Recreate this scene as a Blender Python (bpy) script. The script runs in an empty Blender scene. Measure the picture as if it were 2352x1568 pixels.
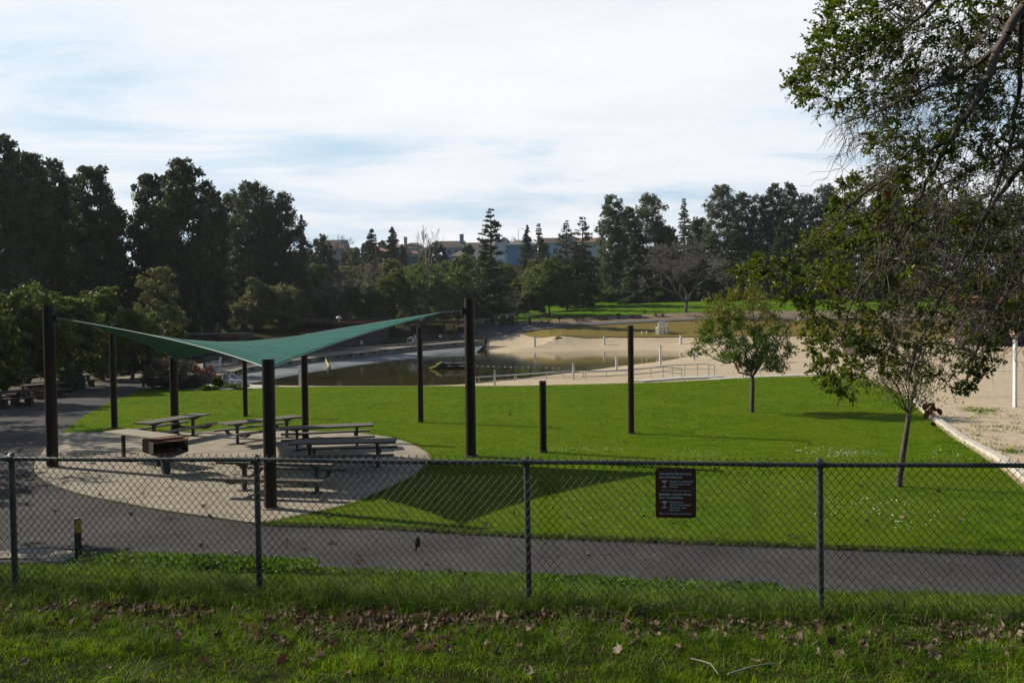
import bpy, math, random, numpy as np
from mathutils import Vector, Matrix, Euler
from mathutils.geometry import delaunay_2d_cdt
random.seed(7)
NR = np.random.default_rng(11)
SC = bpy.context.scene
COL = SC.collection
PI = math.pi
HAZE = .00012
def rad(a): return math.radians(a)

# ---------------------------------------------------------------- camera
F, ZC = 1829.0, 4.23
CM = Matrix.Rotation(PI / 2 - 0.02405, 3, 'X') @ Matrix.Rotation(-0.0108, 3, 'Z')
cam = bpy.data.objects.new('camera', bpy.data.cameras.new('camera'))
COL.objects.link(cam)
cam.matrix_world = Matrix.Translation((0, 0, ZC)) @ CM.to_4x4()
cam.data.sensor_width = 36.0
cam.data.lens = 36.0 * F / 2352.0
cam.data.clip_start = 0.05
cam.data.clip_end = 8000
SC.camera = cam

def ray(u, v):
    d = CM @ Vector(((u - 1176) / F, -(v - 784) / F, -1))
    return d / d.y
def at(u, v, D):
    d = ray(u, v)
    return Vector((d.x * D, D, ZC + d.z * D))
def onz(u, v, z):
    d = ray(u, v)
    return at(u, v, (z - ZC) / d.z)
def px2(D): return D / F                      # metres per survey unit at distance D

# ---------------------------------------------------------------- terrain
ZW = -0.4
WALL_TOP = [(481,867,.1),(538,851,.15),(556,845,.2),(640,832,.25),(731,820,.3),(790,813.6,.4),(844,808,.5),(900,801,.65),(957,794.5,.8),(1066,784.8,1.1),(1114,781,1.2)]
TOE = [(560,882),(600,876),(620,872),(660,864.5),(705,856.8),(766,847),(834,837),(895,829),(956,822.6),(1034,814),(1093,810.4)]
wall_xy = [onz(u, v, z) for u, v, z in WALL_TOP]
toe_xy = [onz(u, v, ZW) for u, v in TOE]
shore_far = [onz(u, v, ZW) for u, v in [(1140,810.5),(1237,808),(1384,803.7),(1506,803.7),(1560,807),(1594,815.4)]]
shore_near = [onz(u, v, ZW) for u, v in [(1560,823),(1517,830),(1416,842),(1317,855.7),(1262,861.8),(1189,870),(1115,879),(1040,884),(940,886),(744,886.5),(640,885),(580,884)]]
LAG = [(p.x, p.y) for p in wall_xy[1:] + shore_far + shore_near]
LAGA = np.array(LAG)
def lag_sd(X, Y):
    X = np.asarray(X, float); Y = np.asarray(Y, float)
    best = np.full(X.shape, 1e9); ins = np.zeros(X.shape, bool)
    n = len(LAGA)
    for i in range(n):
        x0, y0 = LAGA[i]; x1, y1 = LAGA[(i + 1) % n]
        dx, dy = x1 - x0, y1 - y0
        t = np.clip(((X - x0) * dx + (Y - y0) * dy) / (dx * dx + dy * dy), 0, 1)
        best = np.minimum(best, np.hypot(X - x0 - t * dx, Y - y0 - t * dy))
        c = ((y0 > Y) != (y1 > Y)) & (X < (x1 - x0) * (Y - y0) / (y1 - y0 + 1e-12) + x0)
        ins ^= c
    return np.where(ins, -best, best)

def pl_dist(X, Y, P):
    X = np.asarray(X, float); best = np.full(X.shape, 1e9)
    for i in range(len(P) - 1):
        x0, y0 = P[i][0], P[i][1]; dx, dy = P[i + 1][0] - x0, P[i + 1][1] - y0
        t = np.clip(((X - x0) * dx + (Y - y0) * dy) / (dx * dx + dy * dy + 1e-9), 0, 1)
        best = np.minimum(best, np.hypot(X - x0 - t * dx, Y - y0 - t * dy))
    return best
CT = []
for y in (8, 14, 20, 30, 40, 52):
    for x in (-300, -120, -60, -30, -12, 0, 12, 30, 60, 120, 300): CT.append((x, y, 0.0))
for x, y, z in [(-300,75,0),(-120,75,0),(-60,65,0),(-40,70,0.1),(-45,85,.3),(-300,110,.6),(-120,100,.5),(-60,110,.8),(-40,120,1.0),(-25,135,1.1),(-14,150,1.3),
                (40,60,0),(60,60,0),(120,60,0),(300,60,0),(38,75,0),(60,80,.2),(120,80,.3),(300,80,.3),(28,66,-.1),(45,95,.3),(70,105,.8),(120,110,1.2),(300,110,1.2)]:
    CT.append((x, y, z))
def ctd(u, v, D): p = at(u, v, D); CT.append((p.x, p.y, p.z))
for u, v, D in [(1130,806,125),(1240,803,123),(1390,800,122),(1520,800,121),(1229,796,128),(1388,791,129),(1564,790,128),(1164,776,140),(1522,768,143),(1400,768,143),
                (1700,790,118),(1850,790,118),(2000,790,118),(1700,765,143),(1900,765,143),(2150,765,143),(1180,752,152),(1110,760,152),(1164,748,153),(1252,744,156),(1332,739,159),(1384,736,161),(1461,732,163),(1514,729,165),(1640,727,168),(1800,722,172),(2000,720,175),
                (1182,739,162),(1346,727.5,172),(1474,722.4,172),(1595,717,172),(1750,712,176),(1182,726,178),(1277,716,182),(1379,704.6,186),(1482,697,188),(1625,693,190),(1800,688,195),(2100,688,200),(2352,690,205),
                (1277,716,200),(1482,698,205),(1700,692,212),(1070,745,165),(1000,735,180),(900,725,190),(800,715,200),
                (0,720,170),(300,720,170),(600,715,170),(0,705,260),(400,700,260),(640,660,290),(740,605,290),(900,606,290),(1100,606,290),(1190,602,300),(1350,590,310),(1450,630,300),(1600,660,300),(1900,665,300),(2352,670,300),(-600,700,300),(-600,715,170),(3000,670,300),(3000,700,170)]:
    ctd(u, v, D)
for x in (-900, -300, -90, 60, 300, 900): CT.append((x, 360, 33.0 if abs(x) < 100 else 14.0)); CT.append((x, 700, 30.0 if abs(x) < 100 else 16.0))
for y in (8, 52, 170, 280): CT.append((-900, y, 0 if y < 100 else (7 if y == 170 else 12))); CT.append((900, y, 0 if y < 100 else (7 if y == 170 else 12)))
GX0, GX1, GY0, GY1, GS = -420.0, 420.0, 8.0, 420.0, 2.0
nx, ny = int((GX1 - GX0) / GS) + 1, int((GY1 - GY0) / GS) + 1
gz = np.zeros((ny, nx))
cv, ce, cf, *_ = delaunay_2d_cdt([Vector((p[0], p[1])) for p in CT], [], [], 0, 1e-4)
czs = []
_ca = np.array(CT)
for p in cv:
    czs.append(_ca[np.argmin(np.hypot(_ca[:, 0] - p.x, _ca[:, 1] - p.y)), 2])
for f in cf:
    a, b, c = [cv[i] for i in f[:3]]; za, zb, zc_ = [czs[i] for i in f[:3]]
    i0 = max(0, int((min(a.x, b.x, c.x) - GX0) / GS)); i1 = min(nx - 1, int((max(a.x, b.x, c.x) - GX0) / GS) + 1)
    j0 = max(0, int((min(a.y, b.y, c.y) - GY0) / GS)); j1 = min(ny - 1, int((max(a.y, b.y, c.y) - GY0) / GS) + 1)
    if i1 < i0 or j1 < j0: continue
    XX, YY = np.meshgrid(GX0 + GS * np.arange(i0, i1 + 1), GY0 + GS * np.arange(j0, j1 + 1))
    den = (b.y - c.y) * (a.x - c.x) + (c.x - b.x) * (a.y - c.y)
    if abs(den) < 1e-9: continue
    w0 = ((b.y - c.y) * (XX - c.x) + (c.x - b.x) * (YY - c.y)) / den
    w1 = ((c.y - a.y) * (XX - c.x) + (a.x - c.x) * (YY - c.y)) / den
    w2 = 1 - w0 - w1
    m = (w0 >= -1e-6) & (w1 >= -1e-6) & (w2 >= -1e-6)
    sub = gz[j0:j1 + 1, i0:i1 + 1]
    sub[m] = (w0 * za + w1 * zb + w2 * zc_)[m]
for _ in range(2):
    g = np.pad(gz, 1, mode='edge')
    gz = (g[:-2, 1:-1] + g[2:, 1:-1] + g[1:-1, :-2] + g[1:-1, 2:] + 2 * gz) / 6
def ss(t): t = np.clip(t, 0, 1); return t * t * (3 - 2 * t)
def wob(X, Y):
    return (np.sin(X * 1.3 + Y * .7) * np.sin(Y * 1.9 - X * .4) * .6 + np.sin(X * 3.1 - Y * 2.3 + 1) * .25 + np.sin(X * .45 + 2) * np.cos(Y * .6) * .6)
def yfence(X): return 6.47 - 0.104 * X
def ypath(X): return 12.8 - 0.155 * X
def h(X, Y):
    X = np.asarray(X, float); Y = np.asarray(Y, float)
    fx = np.clip((X - GX0) / GS, 0, nx - 1.001); fy = np.clip((Y - GY0) / GS, 0, ny - 1.001)
    i = fx.astype(int); j = fy.astype(int); tx = fx - i; ty = fy - j
    z = gz[j, i] * (1 - tx) * (1 - ty) + gz[j, i + 1] * tx * (1 - ty) + gz[j + 1, i] * (1 - tx) * ty + gz[j + 1, i + 1] * tx * ty
    Xc = np.clip(X, -30, 30)
    yf = yfence(Xc); yp = np.clip(ypath(Xc), yf + 2.0, 40)
    zf = 1.89
    up = zf + np.clip(yf - Y, 0, 5) * .2
    t = np.clip((Y - yf) / (yp - yf), 0, 1)
    dn = zf * (1 - t) ** 1.12 * (1 + .25 * t)
    zb = np.where(Y < yf, up, dn) + wob(X, Y) * .035 * ss((yp - Y) / 3)
    z = np.where(Y < yp, zb, z)
    m = (Y > 45) & (Y < 175) & (X > -60) & (X < 70)
    if m.any():
        sd = lag_sd(X[m], Y[m]) if X.ndim else lag_sd(X, Y)
        xx = X[m] if X.ndim else X; yy = Y[m] if X.ndim else Y
        dw = pl_dist(xx, yy, wall_xy); dn_ = pl_dist(xx, yy, shore_far + shore_near)
        wallside = (dw < dn_ + 1.0) & (dw < 30) & (xx / yy < -.05)
        lim = np.where(sd < 0, ZW + .07 * sd, ZW + .075 * sd + .02 * np.maximum(sd - 6, 0) ** 2)
        lim = np.where(wallside, np.where((sd < 4) & (sd > -40), -1.3, 99.0), lim)
        lim = np.maximum(lim, -1.6)
        if X.ndim:
            zz = z[m]; z[m] = np.minimum(zz, lim)
        else: z = np.minimum(z, lim)
    return z
def H(x, y): return float(h(np.array([x]), np.array([y]))[0])
_TD = np.concatenate([np.arange(1.5, 30, .05), np.geomspace(30, 420, 1500)])
def G(u, v):
    d = ray(u, v)
    zr = ZC + d.z * _TD
    zt = h(d.x * _TD, _TD)
    k = np.nonzero(zr <= zt)[0]
    if len(k) == 0: return at(u, v, 300)
    k = k[0]
    if k == 0: D = _TD[0]
    else:
        a = zr[k - 1] - zt[k - 1]; b = zt[k] - zr[k]
        D = _TD[k - 1] + (_TD[k] - _TD[k - 1]) * a / (a + b + 1e-12)
    p = at(u, v, D); p.z = H(p.x, p.y)
    return p

# ---------------------------------------------------------------- materials
def newmat(name):
    m = bpy.data.materials.new(name); m.use_nodes = True
    nt = m.node_tree; nt.nodes.clear()
    return m, nt
def nd(nt, t, **kw):
    n = nt.nodes.new(t)
    for k, v in kw.items():
        if k in n.inputs.keys() if isinstance(k, str) else False: n.inputs[k].default_value = v
        else: setattr(n, k, v)
    return n
def noise(nt, vec, scale, detail=4, rough=.6):
    n = nt.nodes.new('ShaderNodeTexNoise'); n.inputs['Scale'].default_value = scale
    n.inputs['Detail'].default_value = detail; n.inputs['Roughness'].default_value = rough
    nt.links.new(vec, n.inputs['Vector']); return n.outputs['Fac']
def ramp(nt, fac, stops, interp='LINEAR'):
    r = nt.nodes.new('ShaderNodeValToRGB'); r.color_ramp.interpolation = interp
    e = r.color_ramp.elements
    while len(e) > 1: e.remove(e[-1])
    e[0].position = stops[0][0]; e[0].color = (*stops[0][1], 1)
    for p, c in stops[1:]:
        x = e.new(p); x.color = (*c, 1)
    nt.links.new(fac, r.inputs['Fac']); return r.outputs['Color']
def mixc(nt, fac, a, b, mode='MIX'):
    n = nt.nodes.new('ShaderNodeMix'); n.data_type = 'RGBA'; n.blend_type = mode
    for s, k in ((fac, 0), (a, 6), (b, 7)):
        if isinstance(s, (int, float)): n.inputs[k].default_value = s
        elif isinstance(s, tuple): n.inputs[k].default_value = (*s, 1)
        else: nt.links.new(s, n.inputs[k])
    return n.outputs[2]
def mth(nt, op, a, b=0.0, c=None):
    n = nt.nodes.new('ShaderNodeMath'); n.operation = op
    for i, s in enumerate((a, b) + ((c,) if c is not None else ())):
        if isinstance(s, (int, float)): n.inputs[i].default_value = s
        else: nt.links.new(s, n.inputs[i])
    return n.outputs[0]
def finish(nt, color, rough=.8, bump=None, bstr=.3, bdist=.02, metal=0, spec=.4, transl=None):
    p = nt.nodes.new('ShaderNodeBsdfPrincipled')
    if isinstance(color, tuple): p.inputs['Base Color'].default_value = (*color, 1)
    else: nt.links.new(color, p.inputs['Base Color'])
    if isinstance(rough, (int, float)): p.inputs['Roughness'].default_value = rough
    else: nt.links.new(rough, p.inputs['Roughness'])
    p.inputs['Metallic'].default_value = metal
    p.inputs['Specular IOR Level'].default_value = spec
    if bump is not None:
        b = nt.nodes.new('ShaderNodeBump'); b.inputs['Strength'].default_value = bstr; b.inputs['Distance'].default_value = bdist
        nt.links.new(bump, b.inputs['Height']); nt.links.new(b.outputs[0], p.inputs['Normal'])
    o = nt.nodes.new('ShaderNodeOutputMaterial'); out = p.outputs[0]
    if transl:
        t = nt.nodes.new('ShaderNodeBsdfTranslucent')
        tc = mixc(nt, 1.0, color, transl[1], 'MULTIPLY'); nt.links.new(tc, t.inputs[0])
        ms = nt.nodes.new('ShaderNodeMixShader'); ms.inputs[0].default_value = transl[0]
        nt.links.new(out, ms.inputs[1]); nt.links.new(t.outputs[0], ms.inputs[2]); out = ms.outputs[0]
    nt.links.new(out, o.inputs[0])
def pos(nt, obj=False):
    if obj:
        return nt.nodes.new('ShaderNodeTexCoord').outputs['Object']
    return nt.nodes.new('ShaderNodeNewGeometry').outputs['Position']
def M2(name, c1, c2, scale=5, rough=.7, bump=.2, bd=.01, metal=0, spec=.4, obj=True, stretch=None, detail=4):
    """mottled two-tone surface"""
    m, nt = newmat(name)
    v = pos(nt, obj)
    if stretch:
        mp = nt.nodes.new('ShaderNodeMapping'); mp.inputs['Scale'].default_value = stretch
        nt.links.new(v, mp.inputs[0]); v = mp.outputs[0]
    f = noise(nt, v, scale, detail)
    c = ramp(nt, f, [(.3, c1), (.7, c2)])
    finish(nt, c, rough, f if bump else None, bump, bd, metal, spec)
    return m
def leafmat(name, cols, tr=.35, rough=.5, trc=(1.0, 1.0, .45), spec=.35, clump=.6, patch=None, con=1.0):
    m, nt = newmat(name)
    g = nt.nodes.new('ShaderNodeNewGeometry')
    r = g.outputs['Random Per Island']
    n = len(cols)
    c = ramp(nt, r, [(i / max(1, n - 1), cc) for i, cc in enumerate(cols)])
    f = noise(nt, g.outputs['Position'], clump, 2)
    k = ramp(nt, f, [(.35, (1 - .38 * con, 1 - .34 * con, 1 - .34 * con)), (.65, (1 + .25 * con, 1 + .20 * con, 1 + .05 * con))])
    c = mixc(nt, 1.0, c, k, 'MULTIPLY')
    if patch:
        f2 = noise(nt, g.outputs['Position'], patch[0], 4)
        c = mixc(nt, mth(nt, 'MULTIPLY', ramp(nt, f2, [(.40, (0, 0, 0)), (.62, (1, 1, 1))]), patch[2]), c, patch[1])
    finish(nt, c, rough, transl=(tr, trc), spec=spec)
    return m

# ---------------------------------------------------------------- objects
def tag(o, label=None, cat=None, group=None, kind=None):
    if label: o['label'] = label
    if cat: o['category'] = cat
    if group: o['group'] = group
    if kind: o['kind'] = kind
    return o
def T(name, label, cat, loc, rz=0, group=None):
    o = bpy.data.objects.new(name, None); COL.objects.link(o)
    o.empty_display_size = .3
    o.location = loc; o.rotation_euler = (0, 0, rz)
    return tag(o, label, cat, group)
def copytree(o, parent=None):
    c = o.copy(); COL.objects.link(c)
    if parent: c.parent = parent
    for ch in list(o.children): copytree(ch, c)
    return c
def link(name, me, mat=None, parent=None, loc=None, smooth=False):
    o = bpy.data.objects.new(name, me); COL.objects.link(o)
    if mat is not None:
        for m in (mat if isinstance(mat, (list, tuple)) else [mat]): me.materials.append(m)
    if parent: o.parent = parent
    if loc is not None: o.location = loc
    if smooth: me.polygons.foreach_set('use_smooth', [True] * len(me.polygons))
    return o
class MB:
    def __init__(s): s.v = []; s.f = []; s.m = []; s.mi = 0
    def add(s, vs, fs):
        b = len(s.v); s.v += [tuple(p) for p in vs]
        for f in fs: s.f.append([i + b for i in f]); s.m.append(s.mi)
        return s
    def box(s, c, d, rot=None):
        x, y, z = d[0] / 2, d[1] / 2, d[2] / 2
        vs = [Vector((a * x, b * y, e * z)) for a in (-1, 1) for b in (-1, 1) for e in (-1, 1)]
        if rot is not None:
            M = Euler(rot).to_matrix(); vs = [M @ p for p in vs]
        return s.add([p + Vector(c) for p in vs], [(0,1,3,2),(4,6,7,5),(0,4,5,1),(2,3,7,6),(0,2,6,4),(1,5,7,3)])
    def bar(s, a, b, w, t, up=(0, 0, 1)):
        a, b = Vector(a), Vector(b); d = (b - a).normalized()
        r = d.cross(Vector(up))
        if r.length < 1e-3: r = d.cross(Vector((1, 0, 0)))
        r.normalize(); q = r.cross(d)
        vs = [p + r * (i * w / 2) + q * (j * t / 2) for p in (a, b) for i, j in ((-1,-1),(1,-1),(1,1),(-1,1))]
        return s.add(vs, [(3,2,1,0),(4,5,6,7),(0,1,5,4),(1,2,6,5),(2,3,7,6),(3,0,4,7)])
    def tube(s, pts, rs, n=10, cap=True):
        pts = [Vector(p) for p in pts]
        if not isinstance(rs, (list, tuple)): rs = [rs] * len(pts)
        vs = []; prev = None
        for i, p in enumerate(pts):
            d = (pts[min(i + 1, len(pts) - 1)] - pts[max(i - 1, 0)]).normalized()
            if prev is None:
                prev = d.cross(Vector((0, 0, 1)))
                if prev.length < 1e-3: prev = d.cross(Vector((1, 0, 0)))
            a = (prev - d * prev.dot(d)).normalized(); prev = a; b = d.cross(a)
            for k in range(n):
                t = 2 * PI * k / n
                vs.append(p + (a * math.cos(t) + b * math.sin(t)) * rs[i])
        fs = [(i * n + k, i * n + (k + 1) % n, (i + 1) * n + (k + 1) % n, (i + 1) * n + k) for i in range(len(pts) - 1) for k in range(n)]
        if cap:
            fs.append(list(range(n))[::-1]); fs.append([(len(pts) - 1) * n + k for k in range(n)])
        return s.add(vs, fs)
    def prism(s, poly, z0, z1, M=None):
        n = len(poly)
        vs = [Vector((x, y, z0)) for x, y in poly] + [Vector((x, y, z1)) for x, y in poly]
        if M is not None: vs = [M @ p for p in vs]
        return s.add(vs, [list(range(n))[::-1], list(range(n, 2 * n))] + [(i, (i + 1) % n, n + (i + 1) % n, n + i) for i in range(n)])
    def ball(s, c, r, n=10, m=6):
        if not isinstance(r, (tuple, list)): r = (r, r, r)
        vs = [(c[0], c[1], c[2] + r[2])]
        for i in range(1, m):
            for k in range(n):
                a = PI * i / m; b = 2 * PI * k / n
                vs.append((c[0] + r[0] * math.sin(a) * math.cos(b), c[1] + r[1] * math.sin(a) * math.sin(b), c[2] + r[2] * math.cos(a)))
        vs.append((c[0], c[1], c[2] - r[2]))
        fs = [(0, 1 + k, 1 + (k + 1) % n) for k in range(n)]
        for i in range(m - 2):
            for k in range(n):
                fs.append((1 + i * n + k, 1 + (i + 1) * n + k, 1 + (i + 1) * n + (k + 1) % n, 1 + i * n + (k + 1) % n))
        L = len(vs) - 1
        fs += [(L, L - n + (k + 1) % n, L - n + k) for k in range(n)]
        return s.add(vs, fs)
    def build(s, name, mat, parent=None, smooth=False, loc=None, bev=0):
        me = bpy.data.meshes.new(name); me.from_pydata(s.v, [], s.f)
        o = link(name, me, mat, parent, loc)
        if any(s.m): me.polygons.foreach_set('material_index', s.m)
        if smooth:
            me.polygons.foreach_set('use_smooth', [True] * len(me.polygons))
            try: me.set_sharp_from_angle(angle=rad(40))
            except Exception: pass
        if bev:
            b = o.modifiers.new('bevel', 'BEVEL'); b.width = bev; b.segments = 2; b.limit_method = 'ANGLE'
        me.update(); return o
def npmesh(name, V, Fc, mat, parent=None, smooth=False, loc=None):
    V = np.ascontiguousarray(V, np.float32); Fc = np.ascontiguousarray(Fc, np.int32)
    me = bpy.data.meshes.new(name); k = Fc.shape[1]
    me.vertices.add(len(V)); me.vertices.foreach_set('co', V.ravel())
    me.loops.add(Fc.size); me.loops.foreach_set('vertex_index', Fc.ravel())
    me.polygons.add(len(Fc)); me.polygons.foreach_set('loop_start', np.arange(0, Fc.size, k, dtype=np.int32))
    if smooth: me.polygons.foreach_set('use_smooth', np.ones(len(Fc), bool))
    me.update(calc_edges=True)
    return link(name, me, mat, parent, loc)
def segmesh(P0, P1, R0, R1, n=3):
    P0 = np.asarray(P0, float); P1 = np.asarray(P1, float); R0 = np.asarray(R0, float); R1 = np.asarray(R1, float)
    d = P1 - P0; d /= np.linalg.norm(d, axis=1, keepdims=True) + 1e-9
    ref = np.where(np.abs(d[:, 2:3]) > .9, np.array([[1., 0, 0]]), np.array([[0., 0, 1]]))
    a = np.cross(d, ref); a /= np.linalg.norm(a, axis=1, keepdims=True) + 1e-9; b = np.cross(d, a)
    N = len(P0); V = np.zeros((N, 2 * n, 3))
    for k in range(n):
        t = 2 * PI * k / n; o = a * math.cos(t) + b * math.sin(t)
        V[:, k] = P0 + o * R0[:, None]; V[:, n + k] = P1 + o * R1[:, None]
    base = (np.arange(N) * 2 * n)[:, None]
    Fc = np.concatenate([base + np.array([[k, (k + 1) % n, n + (k + 1) % n, n + k]]) for k in range(n)])
    return V.reshape(-1, 3), Fc
def leafquads(C, L, W, rng, up=0.0, droop=None):
    """diamond leaves at centres C"""
    N = len(C)
    a = rng.normal(size=(N, 3))
    if droop is not None: a = a * .6 + np.array([[0, 0, -droop]])
    a /= np.linalg.norm(a, axis=1, keepdims=True) + 1e-9
    r = rng.normal(size=(N, 3)); r[:, 2] += up
    b = np.cross(a, r); b /= np.linalg.norm(b, axis=1, keepdims=True) + 1e-9
    L = (np.ones(N) * L * rng.uniform(.6, 1.3, N))[:, None]; W = (np.ones(N) * W * rng.uniform(.6, 1.3, N))[:, None]
    V = np.stack([C - a * L * .5, C + b * W * .5 - a * L * .08, C + a * L * .5, C - b * W * .5 - a * L * .08], 1).reshape(-1, 3)
    Fc = np.arange(4 * N).reshape(N, 4)
    return V, Fc
def smoothpoly(P, closed=True, sub=4):
    out = []; n = len(P)
    for i in range(n if closed else n - 1):
        p0 = P[(i - 1) % n] if closed or i > 0 else P[0]
        p1 = P[i]; p2 = P[(i + 1) % n]; p3 = P[(i + 2) % n] if closed or i + 2 < n else P[-1]
        for k in range(sub):
            t = k / sub
            out.append(tuple(.5 * (2 * p1[j] + (p2[j] - p0[j]) * t + (2 * p0[j] - 5 * p1[j] + 4 * p2[j] - p3[j]) * t * t + (3 * p1[j] - p0[j] - 3 * p2[j] + p3[j]) * t ** 3) for j in (0, 1)))
    if not closed: out.append((P[-1][0], P[-1][1]))
    return out
def inpoly(X, Y, P):
    ins = np.zeros(np.shape(X), bool); n = len(P)
    for i in range(n):
        x0, y0 = P[i]; x1, y1 = P[(i + 1) % n]
        ins ^= ((y0 > Y) != (y1 > Y)) & (X < (x1 - x0) * (Y - y0) / (y1 - y0 + 1e-12) + x0)
    return ins
def drape(name, P, off, mat, res=2.0, skirt=.1, zfun=None, kind='structure', label=None):
    P = [(p[0], p[1]) for p in P]
    # split long edges
    Q = []
    for i in range(len(P)):
        a = P[i]; b = P[(i + 1) % len(P)]; L = math.hypot(a[0] - b[0], a[1] - b[1]); k = max(1, int(L / res))
        for j in range(k): Q.append((a[0] + (b[0] - a[0]) * j / k, a[1] + (b[1] - a[1]) * j / k))
    xs = [p[0] for p in Q]; ys = [p[1] for p in Q]
    XX, YY = np.meshgrid(np.arange(min(xs) + res / 2, max(xs), res), np.arange(min(ys) + res / 2, max(ys), res))
    XX = XX.ravel() + NR.uniform(-.2, .2, XX.size) * res; YY = YY.ravel() + NR.uniform(-.2, .2, YY.size) * res
    m = inpoly(XX, YY, Q)
    pts = [Vector(p) for p in Q] + [Vector((x, y)) for x, y in zip(XX[m], YY[m])]
    n = len(Q)
    vv, ee, ff, *_ = delaunay_2d_cdt(pts, [(i, (i + 1) % n) for i in range(n)], [], 1, 1e-5)
    A = np.array([(p.x, p.y) for p in vv])
    Z = (zfun or h)(A[:, 0], A[:, 1]) + off
    V = [(x, y, z) for (x, y), z in zip(A, Z)]
    fs = []
    for f in ff:
        f = list(f); a, b, c = A[f[0]], A[f[1]], A[f[2]]
        if (b[0] - a[0]) * (c[1] - a[1]) - (b[1] - a[1]) * (c[0] - a[0]) < 0: f.reverse()
        fs.append(f)
    if skirt:
        cnt = {}
        for f in fs:
            for i in range(len(f)):
                e = (f[i], f[(i + 1) % len(f)]); cnt[e] = 1
        bd = [e for e in cnt if (e[1], e[0]) not in cnt]
        low = {}
        for e in bd:
            for i in e:
                if i not in low:
                    low[i] = len(V); V.append((V[i][0], V[i][1], V[i][2] - skirt))
        for a, b in bd: fs.append([b, a, low[a], low[b]])
    me = bpy.data.meshes.new(name); me.from_pydata(V, [], fs)
    o = link(name, me, mat); 
    tag(o, label, None, None, kind)
    return o
def gxy(uv): 
    return [(lambda p: (p.x, p.y))(G(u, v)) for u, v in uv]
# ---------------------------------------------------------------- sky and sun
EL, AZX, AZY = rad(33.0), -0.925, 0.38
w = bpy.data.worlds.new('World'); SC.world = w; w.use_nodes = True
nt = w.node_tree; nt.nodes.clear()
sky = nt.nodes.new('ShaderNodeTexSky'); sky.sky_type = 'NISHITA'; sky.sun_disc = False
sky.sun_elevation = EL; sky.sun_rotation = math.atan2(AZX, AZY)
sky.air_density = 1.0; sky.dust_density = .6; sky.ozone_density = 2.0
tc = nt.nodes.new('ShaderNodeTexCoord')
sp = nt.nodes.new('ShaderNodeSeparateXYZ'); nt.links.new(tc.outputs['Generated'], sp.inputs[0])
zz = mth(nt, 'MAXIMUM', mth(nt, 'ADD', sp.outputs[2], .09), .05)
cmb = nt.nodes.new('ShaderNodeCombineXYZ')
nt.links.new(mth(nt, 'DIVIDE', sp.outputs[0], zz), cmb.inputs[0]); nt.links.new(mth(nt, 'DIVIDE', sp.outputs[1], zz), cmb.inputs[1])
mp = nt.nodes.new('ShaderNodeMapping'); mp.inputs['Scale'].default_value = (.55, 1.15, 1); mp.inputs['Rotation'].default_value = (0, 0, rad(14)); mp.inputs['Location'].default_value = (2.3, .7, 0)
nt.links.new(cmb.outputs[0], mp.inputs[0])
n1 = nt.nodes.new('ShaderNodeTexNoise'); n1.inputs['Scale'].default_value = .9; n1.inputs['Detail'].default_value = 11; n1.inputs['Roughness'].default_value = .60; n1.inputs['Distortion'].default_value = .35
nt.links.new(mp.outputs[0], n1.inputs['Vector'])
# veil streaky near horizon; thinned above frame and behind camera to cut sky fill
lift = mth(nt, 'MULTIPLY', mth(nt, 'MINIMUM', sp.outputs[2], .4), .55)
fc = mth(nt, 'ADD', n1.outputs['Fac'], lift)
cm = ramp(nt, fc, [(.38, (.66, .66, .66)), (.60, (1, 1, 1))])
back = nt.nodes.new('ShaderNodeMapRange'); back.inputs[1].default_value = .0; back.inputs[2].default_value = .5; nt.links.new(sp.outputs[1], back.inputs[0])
hi = nt.nodes.new('ShaderNodeMapRange'); hi.inputs[1].default_value = .40; hi.inputs[2].default_value = .62; hi.inputs[3].default_value = 1; hi.inputs[4].default_value = .10; nt.links.new(sp.outputs[2], hi.inputs[0])  # veil faded out above the frame to lower the fill light
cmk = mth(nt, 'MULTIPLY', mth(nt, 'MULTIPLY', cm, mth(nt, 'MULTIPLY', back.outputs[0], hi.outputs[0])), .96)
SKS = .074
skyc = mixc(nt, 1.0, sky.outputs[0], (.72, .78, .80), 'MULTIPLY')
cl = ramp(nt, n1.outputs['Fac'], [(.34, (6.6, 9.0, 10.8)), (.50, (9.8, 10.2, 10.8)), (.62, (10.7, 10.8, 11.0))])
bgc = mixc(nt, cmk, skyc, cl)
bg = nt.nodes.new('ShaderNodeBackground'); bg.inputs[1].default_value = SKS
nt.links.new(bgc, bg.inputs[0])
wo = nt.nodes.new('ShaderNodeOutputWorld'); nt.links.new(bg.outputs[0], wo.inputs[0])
sun = bpy.data.objects.new('sun', bpy.data.lights.new('sun', 'SUN')); COL.objects.link(sun)
sd_ = Vector((AZX * math.cos(EL), AZY * math.cos(EL), math.sin(EL))).normalized()
sun.rotation_euler = sd_.to_track_quat('Z', 'Y').to_euler()
sun.data.energy = 4.9; sun.data.angle = rad(.53); sun.data.color = (1.0, .90, .74)
SC.view_settings.view_transform = 'Standard'; SC.view_settings.look = 'None'
SC.view_settings.exposure = 0.34; SC.view_settings.gamma = 1.0
SC.cycles.max_bounces = 6; SC.cycles.diffuse_bounces = 3; SC.cycles.glossy_bounces = 3
SC.cycles.transmission_bounces = 4; SC.cycles.transparent_max_bounces = 12
SC.cycles.use_denoising = True
SC.cycles.caustics_reflective = False; SC.cycles.caustics_refractive = False

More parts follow.
